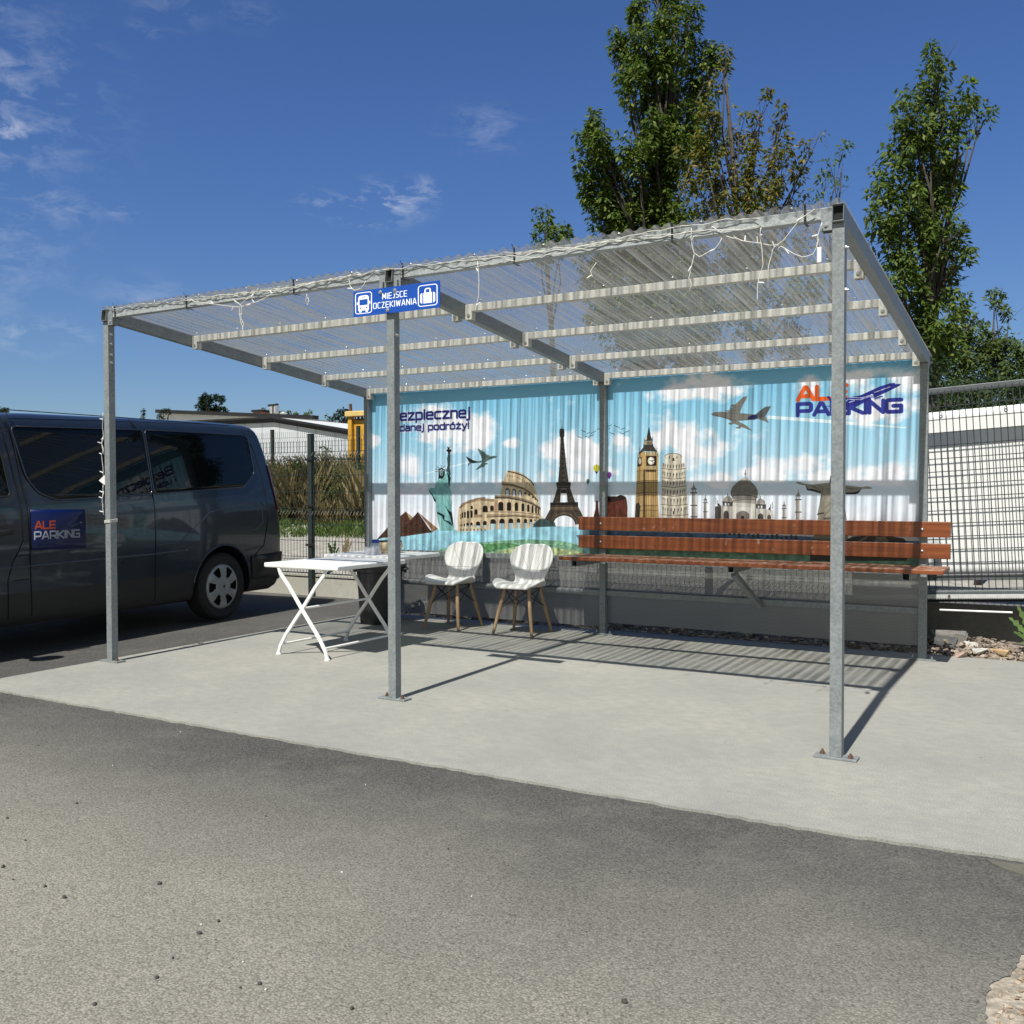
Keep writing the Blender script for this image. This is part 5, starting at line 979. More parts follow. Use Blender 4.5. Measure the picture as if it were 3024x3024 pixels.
for k in range(3):
    hw = PW / 2 + .004; zz = zw + .008 * (k - 1); mb.tube([(-5.30 - hw, -hw, zz), (-5.30 + hw, -hw, zz + .005), (-5.30 + hw, hw, zz + .012), (-5.30 - hw, hw, zz + .004), (-5.30 - hw, -hw, zz)], .0028, 6)
mb.build('tie_wrap', M_CABLE, fl2)

# ------------------------------------------------------------------ the van
def car_paint(name, c, rough=.28):
    M = bpy.data.materials.new(name); M.use_nodes = True; t = M.node_tree; b = t.nodes['Principled BSDF']
    n = nd(t, 'TexNoise', Scale=5.0, Detail=4.0); tc = nd(t, 'TexCoord'); t.links.new(tc.outputs['Object'], n.inputs['Vector'])
    r = nd(t, 'MapRange'); r.inputs[3].default_value = rough - .05; r.inputs[4].default_value = rough + .1; t.links.new(n.outputs[0], r.inputs[0]); t.links.new(r.outputs[0], b.inputs['Roughness'])
    b.inputs['Base Color'].default_value = (*c, 1); b.inputs['Metallic'].default_value = .35; b.inputs['Coat Weight'].default_value = .8; b.inputs['Coat Roughness'].default_value = .05; return M
M_PAINT = car_paint('dark_grey_paint', (.020, .030, .046))
M_CLAD = mat('black_cladding', (.009, .0095, .010), (.015, .0155, .016), 30, .55)
M_GLASS = bpy.data.materials.new('privacy_glass'); M_GLASS.use_nodes = True
_b = M_GLASS.node_tree.nodes['Principled BSDF']; _b.inputs['Base Color'].default_value = (.002, .003, .004, 1); _b.inputs['Roughness'].default_value = .03; _b.inputs['IOR'].default_value = 1.40
M_TYRE = mat('tyre_rubber', (.010, .010, .010), (.017, .017, .016), 40, .8, bump=.2, bscale=90)
M_CAP = mat('wheel_cover', (.30, .31, .315), (.38, .39, .395), 20, .38, .4)
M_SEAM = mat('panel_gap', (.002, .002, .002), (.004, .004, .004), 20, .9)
M_RED = mat('tail_lamp_red', (.16, .004, .004), (.22, .008, .008), 30, .2)
M_LAMP = mat('head_lamp', (.45, .46, .47), (.55, .56, .57), 30, .15)
van = empty('parked_van', (-6.339, 2.084, 0), 'dark grey passenger van parked left of the shelter with a blue door sign', 'van', rz=R_(5))
ZK = [.24, .27, .33, .42, .50, .62, .80, .95, 1.08, 1.18, 1.25, 1.35, 1.50, 1.65, 1.78, 1.86, 1.91, 1.945, 1.97, 1.985, 1.992]
WK = [.90, .925, .945, .955, .962, .970, .978, .978, .976, .968, .955, .938, .912, .886, .862, .846, .830, .800, .750, .660, .50]
RK = [.84, .90, .935, .95, .955, .955, .945, .93, .91, .895, .885, .868, .845, .815, .775, .745, .715, .685, .635, .555, .40]
FK = [-3.95, -4.02, -4.08, -4.12, -4.13, -4.12, -4.06, -3.98, -3.84, -3.66, -3.54, -3.40, -3.21, -3.02, -2.86, -2.76, -2.68, -2.58, -2.45, -2.25, -1.95]
XC = -.955
zs = np.concatenate([np.linspace(.24, .5, 8), np.linspace(.54, 1.78, 32), np.array([1.82, 1.86, 1.885, 1.91, 1.93, 1.945, 1.96, 1.97, 1.98, 1.987, 1.992])])
def vw(z): return np.interp(z, ZK, WK)
def contour(z, off=0.0):
    w_ = vw(z) + off; yr = np.interp(z, ZK, RK) + off; yf = np.interp(z, ZK, FK) - off; rr = min(.13, w_ * .4); rf = min(.42, w_ * .5)
    pts = []; dip = .028 * min(1, max(0, (z - 1.0) / .9))
    def arc(cx, cy, r, a0, a1, n): return [(cx + r * math.cos(a), cy + r * math.sin(a)) for a in np.linspace(R_(a0), R_(a1), n)]
    pts += [(x, yr) for x in np.linspace(-w_ + rr, w_ - rr, 9)[:-1]]
    pts += arc(w_ - rr, yr - rr, rr, 90, 0, 9)
    pts += [(w_, y) for y in np.linspace(yr - rr, yf + rf, 26)[1:-1]]
    pts += arc(w_ - rf, yf + rf, rf, 0, -78, 9) ; x1 = w_ - rf + rf * math.cos(R_(-78)); y1 = yf + rf + rf * math.sin(R_(-78))
    pts += [(x, y1 - (1 - (x / x1) ** 2) * .08) for x in np.linspace(x1, -x1, 11)[1:-1]]
    pts += arc(-w_ + rf, yf + rf, rf, 258, 180, 9)
    pts += [(-w_, y) for y in np.linspace(yf + rf, yr - rr, 26)[1:-1]]
    pts += arc(-w_ + rr, yr - rr, rr, 180, 90, 9)[:-1]
    return [(x + XC, y, z - dip * max(0, -y)) for x, y in pts]
def van_body():
    mb = MB(); rows = [contour(z) for z in zs]; n = len(rows[0])
    for r in rows: mb.v.extend(r)
    for i in range(len(rows) - 1):
        for k in range(n): k2 = (k + 1) % n; mb.f.append((i * n + k, i * n + k2, (i + 1) * n + k2, (i + 1) * n + k))
    mb.f.append(tuple(range(n))[::-1]); mb.f.append(tuple((len(rows) - 1) * n + k for k in range(n)))
    o = mb.build('body', M_PAINT, van, smooth=True, local=True)
    cut = MB()
    for y in (0.0, -3.10):
        for x0, x1 in ((-.36, .4), (-2.3, -1.55)): cut.lathe([(0, x0), (.405, x0), (.405, x1), (0, x1)], (0, y, .345), 40, 'x')
    c = cut.build('cutter', None); c.parent = van
    md = o.modifiers.new('arches', 'BOOLEAN'); md.object = c; md.operation = 'DIFFERENCE'; md.solver = 'EXACT'
    dg = bpy.context.evaluated_depsgraph_get(); me = bpy.data.meshes.new_from_object(o.evaluated_get(dg)); o.modifiers.clear(); o.data = me
    bpy.data.objects.remove(c)
    me.materials.clear(); me.materials.append(M_PAINT); me.materials.append(M_CLAD)
    for p in me.polygons:
        q = p.center
        inside = any((q.y - y) ** 2 + (q.z - .345) ** 2 < .4035 ** 2 for y in (0, -3.1)) and abs(q.x - XC) < .97
        if q.z < .50 or inside: p.material_index = 1
    me.set_sharp_from_angle(angle=R_(38)); return o
van_body()
def side_x(z, off=.0): return XC + float(vw(z)) + off
def side_patch(name, poly, material, off, parent=None, mirror=False, step=.05):
    """outline in (s, z) laid on the near (or far) flank of the body"""
    bm = bmesh.new(); vs = [bm.verts.new((0, s, z)) for s, z in poly]; es = [bm.edges.new((vs[i], vs[(i + 1) % len(vs)])) for i in range(len(vs))]
    bmesh.ops.triangle_fill(bm, edges=es, use_beauty=True)
    z0 = min(p[1] for p in poly); z1 = max(p[1] for p in poly)
    for z in np.arange(z0 + step, z1, step): bmesh.ops.bisect_plane(bm, geom=bm.verts[:] + bm.edges[:] + bm.faces[:], plane_co=(0, 0, z), plane_no=(0, 0, 1))
    for v in bm.verts: v.co.x = side_x(v.co.z, off) if not mirror else 2 * XC - side_x(v.co.z, off)
    bmesh.ops.recalc_face_normals(bm, faces=bm.faces)
    me = bpy.data.meshes.new(name); bm.to_mesh(me); bm.free(); me.materials.append(material); me.shade_smooth()
    o = bpy.data.objects.new(name, me); col.objects.link(o); o.parent = parent or van
    md = o.modifiers.new('t', 'SOLIDIFY'); md.thickness = .004; md.offset = 0
    return o
def rounded(poly, r=.06, n=5):
    out = []; k = len(poly)
    for i in range(k):
        p0, p, p1 = np.array(poly[i - 1]), np.array(poly[i]), np.array(poly[(i + 1) % k]); a = p0 - p; b = p1 - p; la, lb = np.linalg.norm(a), np.linalg.norm(b); q = min(r, la * .45, lb * .45)
        A = p + a / la * q; B = p + b / lb * q
        for t in np.linspace(0, 1, n): out.append(tuple((1 - t) ** 2 * A + 2 * t * (1 - t) * p + t * t * B))
    return out
def side_line(name, pts, r, material, off=0.0, parent=None, mirror=False):
    P = []
    for a, b in zip(pts[:-1], pts[1:]):
        for t in np.linspace(0, 1, 8)[:-1]: P.append((a[0] + (b[0] - a[0]) * t, a[1] + (b[1] - a[1]) * t))
    P.append(pts[-1]); mb = MB(); mb.tube([(side_x(z, off) if not mirror else 2 * XC - side_x(z, off), s, z) for s, z in P], r, 6); return mb.build(name, material, parent or van, smooth='full', local=True)
w1 = [(-2.28, 1.80), (-2.20, 1.40), (-2.11, 1.28), (-1.95, 1.215), (-.915, 1.258), (-.925, 1.845)]
w2 = [(-.905, 1.846), (-.895, 1.259), (.33, 1.325), (.52, 1.47), (.50, 1.83), (.42, 1.865)]
for mir in (False, True):
    for w_ in (w1, w2):
        poly = rounded(w_, .05); g = side_patch('side_window', poly, M_GLASS, .004, mirror=mir)
        side_line('window_trim', poly + [poly[0]], .0065, M_PAINT, .004, g, mir)
    cab = rounded([(-2.42, 1.80), (-2.36, 1.25), (-3.32, 1.22), (-3.10, 1.46), (-2.80, 1.78)], .04); g = side_patch('cab_window', cab, M_GLASS, .004, mirror=mir)
    side_line('window_trim', cab + [cab[0]], .007, M_CLAD, .004, g, mir)
    # doors, seams and the pressed panel behind
    side_line('door_seam', [(-2.36, 1.90), (-2.32, 1.62), (-2.28, 1.2), (-2.27, .90), (-2.36, .74), (-2.40, .60), (-2.38, .30)], .0045, M_SEAM, .001, mirror=mir)
    side_line('sliding_door_seam', [(-2.29, 1.905), (-2.26, 1.62), (-2.22, 1.1), (-2.20, .6), (-2.17, .30)], .0045, M_SEAM, .001, mirror=mir)
    side_line('sliding_door_seam', [(-1.05, 1.93), (-.96, 1.80), (-.91, 1.2), (-.90, .5), (-.88, .28)], .0045, M_SEAM, .001, mirror=mir)
    side_line('fuel_flap_seam', [(-2.335, .785), (-2.215, .79), (-2.195, .60), (-2.35, .595)], .0035, M_SEAM, .001, mirror=mir)
    side_line('tailgate_seam', [(.42, 1.93), (.56, 1.72), (.63, 1.40), (.66, 1.0), (.60, .72), (.46, .62)], .004, M_SEAM, .001, mirror=mir)
    side_line('pressed_crease', [(-.86, .80), (-.62, .80), (-.42, .93), (-.20, 1.08), (.35, 1.16), (.58, 1.15)], .009, M_PAINT, -.004, mirror=mir)
    side_line('pressed_crease', [(.58, 1.15), (.58, .96), (.50, .90), (.36, .87), (.22, .90)], .008, M_PAINT, -.004, mirror=mir)
    side_line('lower_crease', [(-3.6, .70), (-2.3, .70), (-.9, .715), (-.5, .73)], .012, M_PAINT, -.007, mirror=mir)
    arch = [(.405 * math.cos(a), .345 + .405 * math.sin(a)) for a in np.linspace(R_(8), R_(172), 24)]
    side_line('arch_lip', arch, .011, M_PAINT, -.002, mirror=mir); side_line('arch_lip', [(s - 3.1, z) for s, z in arch], .011, M_PAINT, -.002, mirror=mir)
    side_line('roof_seam', [(-2.3, 1.93), (-1.2, 1.945), (.30, 1.955)], .004, M_SEAM, .002, mirror=mir)
    h_ = side_patch('door_handle', rounded([(-2.60, .945), (-2.38, .955), (-2.38, 1.0), (-2.60, .99)], .015), M_CLAD, .022, mirror=mir); h_.modifiers['t'].thickness = .03
    mb = MB(); x = XC + (.96 if not mir else -.96); sgn = 1 if not mir else -1
    mb.lathe([(.0, -.10), (.07, -.09), (.10, -.02), (.10, .06), (.06, .10), (0, .11)], (x + sgn * .17, -3.08, 1.20), 16); mb.bar((x - sgn * .02, -3.08, 1.14), (x + sgn * .12, -3.08, 1.16), .05, .06, up=(0, 1, 0)); mb.build('mirror', M_CLAD, van, smooth=True, local=True)
def wrap_patch(name, zlo, zhi, k0, k1, material, off):
    mb = MB(); Z = np.linspace(zlo, zhi, 14); mb.grid([[contour(z, off)[k % len(contour(z))] for k in range(k0, k1)] for z in Z]); return mb.build(name, material, van, smooth='full', local=True)
nC = len(contour(1.0))
wrap_patch('tail_lamp', 1.08, 1.56, 10, 16, M_RED, .009)
nl = 8 + 9 + 24 + 9 + 9 + 9 + 24
wrap_patch('tail_lamp', 1.08, 1.56, nl - 1, nl + 8, M_RED, .008)
wrap_patch('rear_window', 1.28, 1.76, 1, 8, M_GLASS, .005); wrap_patch('windscreen', 1.24, 1.80, 42, 60, M_GLASS, .005); wrap_patch('head_lamp', .82, 1.0, 41, 47, M_LAMP, .006); wrap_patch('head_lamp', .82, 1.0, 57, 63, M_LAMP, .006); wrap_patch('grille', .62, .74, 47, 57, M_CLAD, .006)
wrap_patch('rear_bumper', .34, .63, -9, 17, M_CLAD, .012)
for mir in (False, True): side_patch('bumper_side', [(.43, .37), (.835, .37), (.835, .63), (.40, .61)], M_CLAD, .010, mirror=mir)
def make_wheel(x, y, side):
    mb = MB(); wd = .205; sx = 1 if side > 0 else -1; wl = empty.__class__ and None
    mb.lathe([(.225, -.10), (.30, -.105), (.328, -.085), (.336, -.05), (.336, .05), (.328, .085), (.30, .105), (.245, .10), (.225, .085)], (x - sx * .105, y, .336), 48, 'x'); ty = mb.build('tyre', M_TYRE, van, smooth=True, local=True)
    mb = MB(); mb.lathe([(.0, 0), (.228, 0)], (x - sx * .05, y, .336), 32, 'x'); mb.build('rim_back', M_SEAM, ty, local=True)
    # wheel cover: ring and six broad spokes with gaps between
    mb = MB(); N6 = 72; radii = [.022, .045, .075, .10, .135, .17, .198, .215, .228]; hs = [.022, .020, .012, .014, .018, .016, .010, .004, -.012]; o_ = len(mb.v)
    for r, h in zip(radii, hs):
        for k in range(N6): a = 2 * math.pi * k / N6; mb.v.append((x - sx * .012 + sx * h, y + r * math.cos(a), .336 + r * math.sin(a)))
    for i in range(len(radii) - 1):
        for k in range(N6):
            ph = ((k + 6) % 12)
            if 3 <= i <= 5 and 3 <= ph <= (8 if i > 3 else 7): continue
            k2 = (k + 1) % N6; mb.f.append((o_ + i * N6 + k, o_ + i * N6 + k2, o_ + (i + 1) * N6 + k2, o_ + (i + 1) * N6 + k))
    mb.f.append(tuple(o_ + k for k in range(N6)))
    cp = mb.build('wheel_cover', M_CAP, ty, smooth=True, local=True); md = cp.modifiers.new('t', 'SOLIDIFY'); md.thickness = .008
    mb = MB(); r_ = .019; xx = x + sx * .0125
    mb.prism([(0, 1.0), (.62, 0), (0, -1.0), (-.62, 0)], lambda p, t_: (xx + sx * t_, y + p[0] * r_, .336 + p[1] * r_), .002); mb.build('emblem', M_CLAD, ty, local=True)
for y in (0.0, -3.10): make_wheel(0.0, y, 1); make_wheel(2 * XC, y, -1)
mb = MB(); mb.box(XC - .7, XC + .7, -3.8, .6, .20, .26); mb.build('underbody', M_CLAD, van, local=True)
ds = Canvas(560, 360, (.010, .125, .42))
def draw_door_sign():
    wt, orr, ln = (214, 218, 226), (216, 84, 36), (150, 176, 214)
    ds.text('ALE', 40, 166, 60, 1.05, 15, orr, .26); ds.text('PARKING', 32, 256, 62, 1.02, 13.5, wt, .26)
    ds.stroke([(408, 160), (440, 148), (480, 134)], 4, ln); ds.stroke([(500, 128), (520, 124)], 7, wt); ds.stroke([(370, 200), (392, 190), (440, 180)], 3, ln); ds.stroke([(430, 196), (436, 214)], 3, ln)
draw_door_sign()
p4 = [(-2.20, .825), (-1.68, .812), (-1.68, 1.135), (-2.20, 1.145)]
dsg = side_patch('door_sign', p4, image_mat('door_sign_print', ds.image('door_sign_print'), .3, .5), .004)
set_uv(dsg, lambda c: ((c[1] + 2.20) / .52, (c[2] - .815) / .328)); dsg['label'] = 'blue magnetic sign with ALE PARKING lettering'

# ------------------------------------------------------------------ fences
def zig(z, top, bends):
    """depth of a panel wire at height z: straight with V folds"""
    d = 0
    for b in bends:
        q = abs(z - b); d = max(d, .035 * max(0, 1 - q / .05))
    return d
def mesh_panel(p0, p1, z0, z1, bends, material, parent, name='mesh_panel', pitch=.05, wr=.0026, hspace=.2, top_spike=.03):
    p0 = np.array(p0, float); p1 = np.array(p1, float); d = p1 - p0; ln = np.linalg.norm(d); d /= ln; n = np.array((d[1], -d[0])); mb = MB()
    zz = sorted(set([0.0] + [b - .05 for b in bends] + bends + [b + .05 for b in bends] + [z1 - z0 + top_spike]))
    for k in range(int(ln / pitch) + 1):
        b = p0 + d * min(k * pitch, ln); mb.tube([(b[0] + n[0] * zig(z, 0, bends), b[1] + n[1] * zig(z, 0, bends), z0 + z) for z in zz], wr, 4, cap=False)
    hz = sorted(set(list(np.arange(0, z1 - z0 + .001, hspace)) + [b - .05 for b in bends] + [b + .05 for b in bends]))
    for z in hz:
        dd = zig(z, 0, bends) + .004; mb.tube([(p0[0] + n[0] * dd, p0[1] + n[1] * dd, z0 + z), (p1[0] + n[0] * dd, p1[1] + n[1] * dd, z0 + z)], wr * 1.15, 4, cap=False)
    return mb.build(name, material, parent, fixn=False)
def fence_post(x, y, z0, z1, w_, d_, material, parent, clamps=()):
    p = MB().box(x - w_ / 2, x + w_ / 2, y - d_ / 2, y + d_ / 2, z0, z1).build('fence_post', material, parent, bevel=.003)
    MB().box(x - w_ / 2 - .002, x + w_ / 2 + .002, y - d_ / 2 - .002, y + d_ / 2 + .002, z1 + .0005, z1 + .012).build('post_cap', M_BLACK, p, bevel=.003)
    for z in clamps: mb = MB(); mb.box(x - w_ / 2 - .028, x + w_ / 2 + .028, y - d_ / 2 - .016, y - d_ / 2 - .001, z - .013, z + .013); mb.build('clamp', M_BLACK, p, bevel=.002)
    return p
fb = at(921, 1760, z=-.01); FY = float(fb[1])
r_ = ray(921, 1284); tt = (FY - CAM[1]) / r_[1]; FT = float(CAM[2] + r_[2] * tt)
fz0 = .27
fence = empty('mesh_fence', (-7.0, FY, 0), 'dark steel mesh fence with folded panels running behind the van and the shelter', 'fence')
px = [float(fb[0]) + 2.52 * k for k in (-6, -5, -4, -3, -2, -1, 0, 1, 2)] + [-.62]
for i, x in enumerate(px): fence_post(x, FY, -.02 if i >= 6 else .2, FT, .062, .062, M_DARKGREEN, fence, (.62, 1.10, FT - .30))
for a, b in zip(px[:-1], px[1:]): mesh_panel((a + .035, FY), (b - .035, FY), fz0, FT - .10, [.12, .72, FT - .10 - fz0 - .16], M_DARKGREEN, fence, wr=.0034)
# low concrete plinth under the fence
pl = empty('concrete_plinth', (-7, FY + .1, 0), 'low pale concrete plinth under the dark mesh fence', 'plinth')
for a, b in zip(px[:-1], px[1:]): MB().box(a + .004, b - .004, FY + .035, FY + .095, -.05, .215).build('plinth_board', M_PLINTH, pl, bevel=.006)
MB().box(px[0], px[-1], FY + .030, FY + .115, .216, .255).build('capping', M_PLINTH, pl, bevel=.006)
rf = empty('rear_mesh_fence', (-10, 11, .5), 'second mesh fence with dark posts standing in tall weeds further back', 'fence')
RY = 11.0
def zat(u, v, y): return float(at(u, v, y=y)[2])
rx = [float(at(u, 1270, y=RY)[0]) for u in (804, 1058)]; dx = rx[1] - rx[0]
rpx = [rx[0] + dx * k for k in range(-6, 6)]
for i, x in enumerate(rpx): fence_post(x, RY, .4, 2.60, .065, .065, M_DARKGREEN, rf)
for a, b in zip(rpx[:-1], rpx[1:]): mesh_panel((a + .035, RY), (b - .035, RY), .62, 2.52, [.5, 1.75], M_DARKGREEN, rf, pitch=.06, wr=.003)

# ------------------------------------------------------------------ sliding gate with white tarpaulin
GY = 4.0; GT = R_(-3.4)
gate = empty('sliding_gate', (-.5, GY, 0), 'grey sliding gate of welded mesh on a frame with a toothed rack underneath', 'gate')
gate.rotation_euler = (0, GT, 0)
# built level in the gate's own frame; local x runs along the gate
gl = lambda x0, x1, y0, y1, z0, z1: MB().box(x0, x1, y0, y1, z0, z1)
gl(-.15, 6.0, -.035, .035, 2.06, 2.10).build('top_rail', M_GATE, gate, bevel=.004, local=True)
gl(-.15, 6.0, -.035, .035, .495, .545).build('bottom_rail', M_GATE, gate, bevel=.004, local=True)
gl(-.15, 6.0, -.05, .05, .385, .415).build('running_beam', M_GATE, gate, bevel=.008, local=True)
for x in (-.12, 2.9, 5.96): gl(x - .03, x + .03, -.030, .030, .4155, .4945).build('upright', M_GATE, gate, local=True); gl(x - .03, x + .03, -.030, .030, .5455, 2.0595).build('upright', M_GATE, gate, local=True)
mb = MB()
for k in range(int(6.1 / .05)): x = -.13 + k * .05; mb.box(x - .0036, x + .0036, -.042, -.0376, .416, 2.075)
for k in range(16): z = .43 + k * .108; mb.box(-.15, 6.0, -.0465, -.0422, z - .0034, z + .0034)
mb.build('gate_mesh', M_ANTHRA, gate, fixn=False, local=True)
mb = MB(); tp = []
mb.box(-.15, 6.0, -.064, -.052, .352, .384)
for k in range(int(6.1 / .0125)): x = -.145 + k * .0125; mb.add([(x, -.064, .3515), (x + .0075, -.064, .3515), (x + .00375, -.064, .341), (x, -.052, .3515), (x + .0075, -.052, .3515), (x + .00375, -.052, .341)], [(0, 1, 2), (3, 5, 4), (0, 2, 5, 3), (1, 4, 5, 2), (0, 3, 4, 1)])
mb.build('toothed_rack', mat('zinc_rack', (.55, .56, .56), (.68, .68, .67), 30, .4, .3), gate, local=True)
for x in (.08, .62, 1.2, 1.8):
    mb = MB(); mb.lathe([(0, -.014), (.010, -.012), (.010, 0), (0, 0)], (x, -.0645, .372), 8, 'y'); mb.build('rack_bolt', M_RUST, gate, local=True)
gl(-.15, 6.0, -.03, .20, .318, .345).build('shade_overhang', M_SHADE, gate, local=True)  # added black overhang, widened to throw shade on the footing
tarp = empty('white_tarpaulin', (.5, GY + .28, 0), 'plain white tarpaulin sheet hung behind the gate mesh', 'tarpaulin')
tarp.rotation_euler = (0, GT, 0)
M_TARP = mat('tarp_white', (.74, .74, .72), (.80, .80, .78), 4, .5, bump=.1, bscale=5, bdist=.01)
P = np.zeros((24, 60, 3)); X = np.linspace(-1.15, 5.0, 60); Z = np.linspace(.58, 1.985, 24); P[..., 0] = X[None]; P[..., 2] = Z[:, None]; P[..., 1] = .002 * np.sin(X[None] * 3 + Z[:, None] * 2)
mb = MB(); mb.grid(P); o = mb.build('sheet', M_TARP, tarp, smooth='full', local=True); md = o.modifiers.new('t', 'SOLIDIFY'); md.thickness = .003
mb = MB()
for k in range(12): mb.lathe([(.008, -.016), (.016, -.016), (.016, -.012), (.008, -.012)], (-.9 + k * .5, 0, 1.965), 10, 'y')
o = mb.build('eyelets', M_BOLT, tarp, local=True); o['kind'] = 'stuff'
mb = MB(); mb.box(-.9, 6, GY + .21, GY + .40, -.10, .316); kb = mb.build('gate_footing', concrete('dark_concrete', (.15, .15, .14), (.20, .195, .18), (.11, .11, .10), 2.0)); tag(kb, 'dark grey concrete footing below the sliding gate', 'footing')
pb = at(2775, 1801, y=GY - .05); pe = at(2990, 1809, y=GY - .05)
mb = MB(); mb.tube([pb, pe], .0085, 10); o = mb.build('white_pipe', M_WHITE, None, smooth=True); tag(o, 'thin white pipe lying level along the dark gate footing', 'pipe')

# ------------------------------------------------------------------ buildings beyond the weeds
M_PANEL = mat('hall_panel', (.46, .48, .50), (.52, .54, .56), .3, .5); M_STUCCO = mat('white_stucco', (.66, .66, .63), (.74, .74, .71), .5, .8); M_FASCIA = mat('dark_fascia', (.010, .010, .011), (.016, .016, .017), 2, .5)
M_BRICK = mat('chimney_brick', (.24, .085, .055), (.32, .13, .085), 3, .85); M_VENT = mat('vent_metal', (.42, .43, .43), (.52, .53, .53), 3, .4, .3)
HY = 30.0; hp = lambda u, v: at(u, v, y=HY)
pk = hp(812, 1231); lf = hp(180, 1262); rt = hp(1200, 1295)
hall = empty('panel_hall', (float(pk[0]), HY, .8), 'low pale grey panel hall with a dark gable roof edge beyond the weeds', 'building')
def zline(x):
    return np.interp(x, [lf[0], pk[0], rt[0]], [lf[2], pk[2], rt[2]])
zw_ = lambda x: zline(x) - .25
mb = MB(); xsW = [lf[0] + .4, pk[0], rt[0] - .4]
mb.add([(x, HY + d, z) for d in (0, 22) for x, z in ((xsW[0], .5), (xsW[0], zw_(xsW[0])), (xsW[1], zw_(xsW[1])), (xsW[2], zw_(xsW[2])), (xsW[2], .5))], [(0, 1, 2, 3, 4), (9, 8, 7, 6, 5), (0, 5, 6, 1), (4, 3, 8, 9)]); mb.build('wall', M_PANEL, hall)
mb = MB()
for a, b in ((lf, pk), (pk, rt)):
    for k, (dz, t_, fr) in enumerate(((-.05, .10, .30), (-.15, .08, .22), (-.235, .07, .14))): mb.bar((a[0], HY - fr / 2 + .02, a[2] + dz), (b[0], HY - fr / 2 + .02, b[2] + dz), fr, t_)
mb.build('roof_edge', M_FASCIA, hall, bevel=.01)
mb = MB(); mb.add([(lf[0], HY, lf[2] - .02), (pk[0], HY, pk[2] - .02), (rt[0], HY, rt[2] - .02), (lf[0], HY + 22, lf[2] - .02), (pk[0], HY + 22, pk[2] - .02), (rt[0], HY + 22, rt[2] - .02)], [(0, 1, 4, 3), (1, 2, 5, 4)]); mb.build('roof', mat('hall_roof', (.55, .55, .54), (.66, .66, .65), 1, .6), hall)
mb = MB()
for k in range(28):
    x = lf[0] + .6 + k * 1.15
    if x < rt[0] - .5: mb.box(x - .02, x + .02, HY - .012, HY - .002, .6, zw_(x) - .03)
mb.build('panel_joints', mat('joint_grey', (.30, .31, .32), (.34, .35, .36), 4, .6), hall)
WY = 58.0; wp = lambda u, v: at(u, v, y=WY)
w0, w1_ = wp(474, 1219), wp(930, 1238)
wb = empty('white_building', (float(w0[0]), WY, .8), 'long white flat roofed building with a dark parapet edge far behind the van', 'building')
mb = MB(); mb.add([(x, WY + d, z) for d in (0, 14) for x, z in ((w0[0], .4), (w0[0], w0[2]), (w1_[0], w1_[2]), (w1_[0], .4))], [(0, 1, 2, 3), (7, 6, 5, 4), (0, 4, 5, 1), (3, 2, 6, 7), (1, 5, 6, 2)]); mb.build('wall', M_STUCCO, wb)
mb = MB(); mb.bar((w0[0] - .2, WY - .1, w0[2] + .14), (w1_[0] + .2, WY - .1, w1_[2] + .14), .7, .32); mb.build('parapet', M_FASCIA, wb)
def chimney(u, vt, vb, wpx):
    a = wp(u - wpx / 2, vb); b = wp(u + wpx / 2, vt); c = empty('brick_chimney', (0, 0, 0), '', ''); bpy.data.objects.remove(c)
    mb = MB(); mb.box(a[0], b[0], WY + 1, WY + 2, a[2] - .6, b[2] - .2); m_ = mb.build('chimney', M_BRICK, wb); mb = MB(); mb.box(a[0] - .1, b[0] + .1, WY + .9, WY + 2.1, b[2] - .2, b[2]); mb.build('cap', M_FASCIA, m_)
chimney(581, 1202, 1222, 17); chimney(734, 1207, 1226, 23)
def vent(u, vt, vb, wpx):
    a = wp(u, vb); b = wp(u, vt); r = wpx / 2 / FPX * np.linalg.norm(a - CAM); h_ = b[2] - a[2]; mb = MB()
    mb.lathe([(r * .7, 0), (r * .5, h_ * .12), (r * .55, h_ * .3), (r * .8, h_ * .32), (r, h_ * .82), (r * .95, h_ * .84), (r * .8, h_ * .85), (r * .7, h_ * .95), (r * .3, h_), (0, h_)], (a[0], WY + 2, a[2]), 24); mb.build('roof_ventilator', M_VENT, wb, smooth=True)
vent(762, 1187, 1230, 31); vent(790, 1212, 1230, 22)
mb = MB(); a = wp(567, 1222); mb.lathe([(.5, 0), (.5, .5), (.3, .6), (0, .6)], (a[0], WY + 2, a[2]), 12); mb.build('roof_ventilator', M_VENT, wb, smooth=True)
M_YEL = mat('yellow_enamel', (.52, .27, .02), (.62, .34, .035), 2.5, .5, lo=.3, hi=.7)
YY = 14.0; yp = lambda u, v: at(u, v, y=YY)
yg = empty('yellow_gantry', (float(yp(1037, 1400)[0]), YY, .6), 'weathered yellow steel frame with a sheet panel standing in the weeds', 'gantry')
a, b = yp(1031, 1229), yp(1043, 1380); MB().box(a[0], b[0], YY - .06, YY + .06, .5, a[2]).build('column', M_YEL, yg, bevel=.01)
a, b = yp(1026, 1216), yp(1150, 1226); MB().box(a[0], b[0], YY - .12, YY + .12, b[2], a[2]).build('beam', mat('pale_yellow', (.60, .42, .14), (.68, .50, .20), 4, .6), yg, bevel=.02)
a, b = yp(1044, 1237), yp(1150, 1380); MB().box(a[0], b[0], YY + .02, YY + .06, .7, a[2]).build('panel', M_YEL, yg)
a, b = yp(1032.5, 1193), yp(1037.5, 1216); MB().box(a[0], b[0], YY - .03, YY + .03, b[2], a[2]).build('stub_post', M_RUST, yg)
mb = MB()
for k in range(4): p = yp(1048 + k * 11, 1228); mb.tube([p, p + np.array((.02, 0, -.08)), p + np.array((.08, 0, -.10)), p + np.array((.12, 0, 0))], .02, 6)
mb.build('chain', M_RUST, yg)
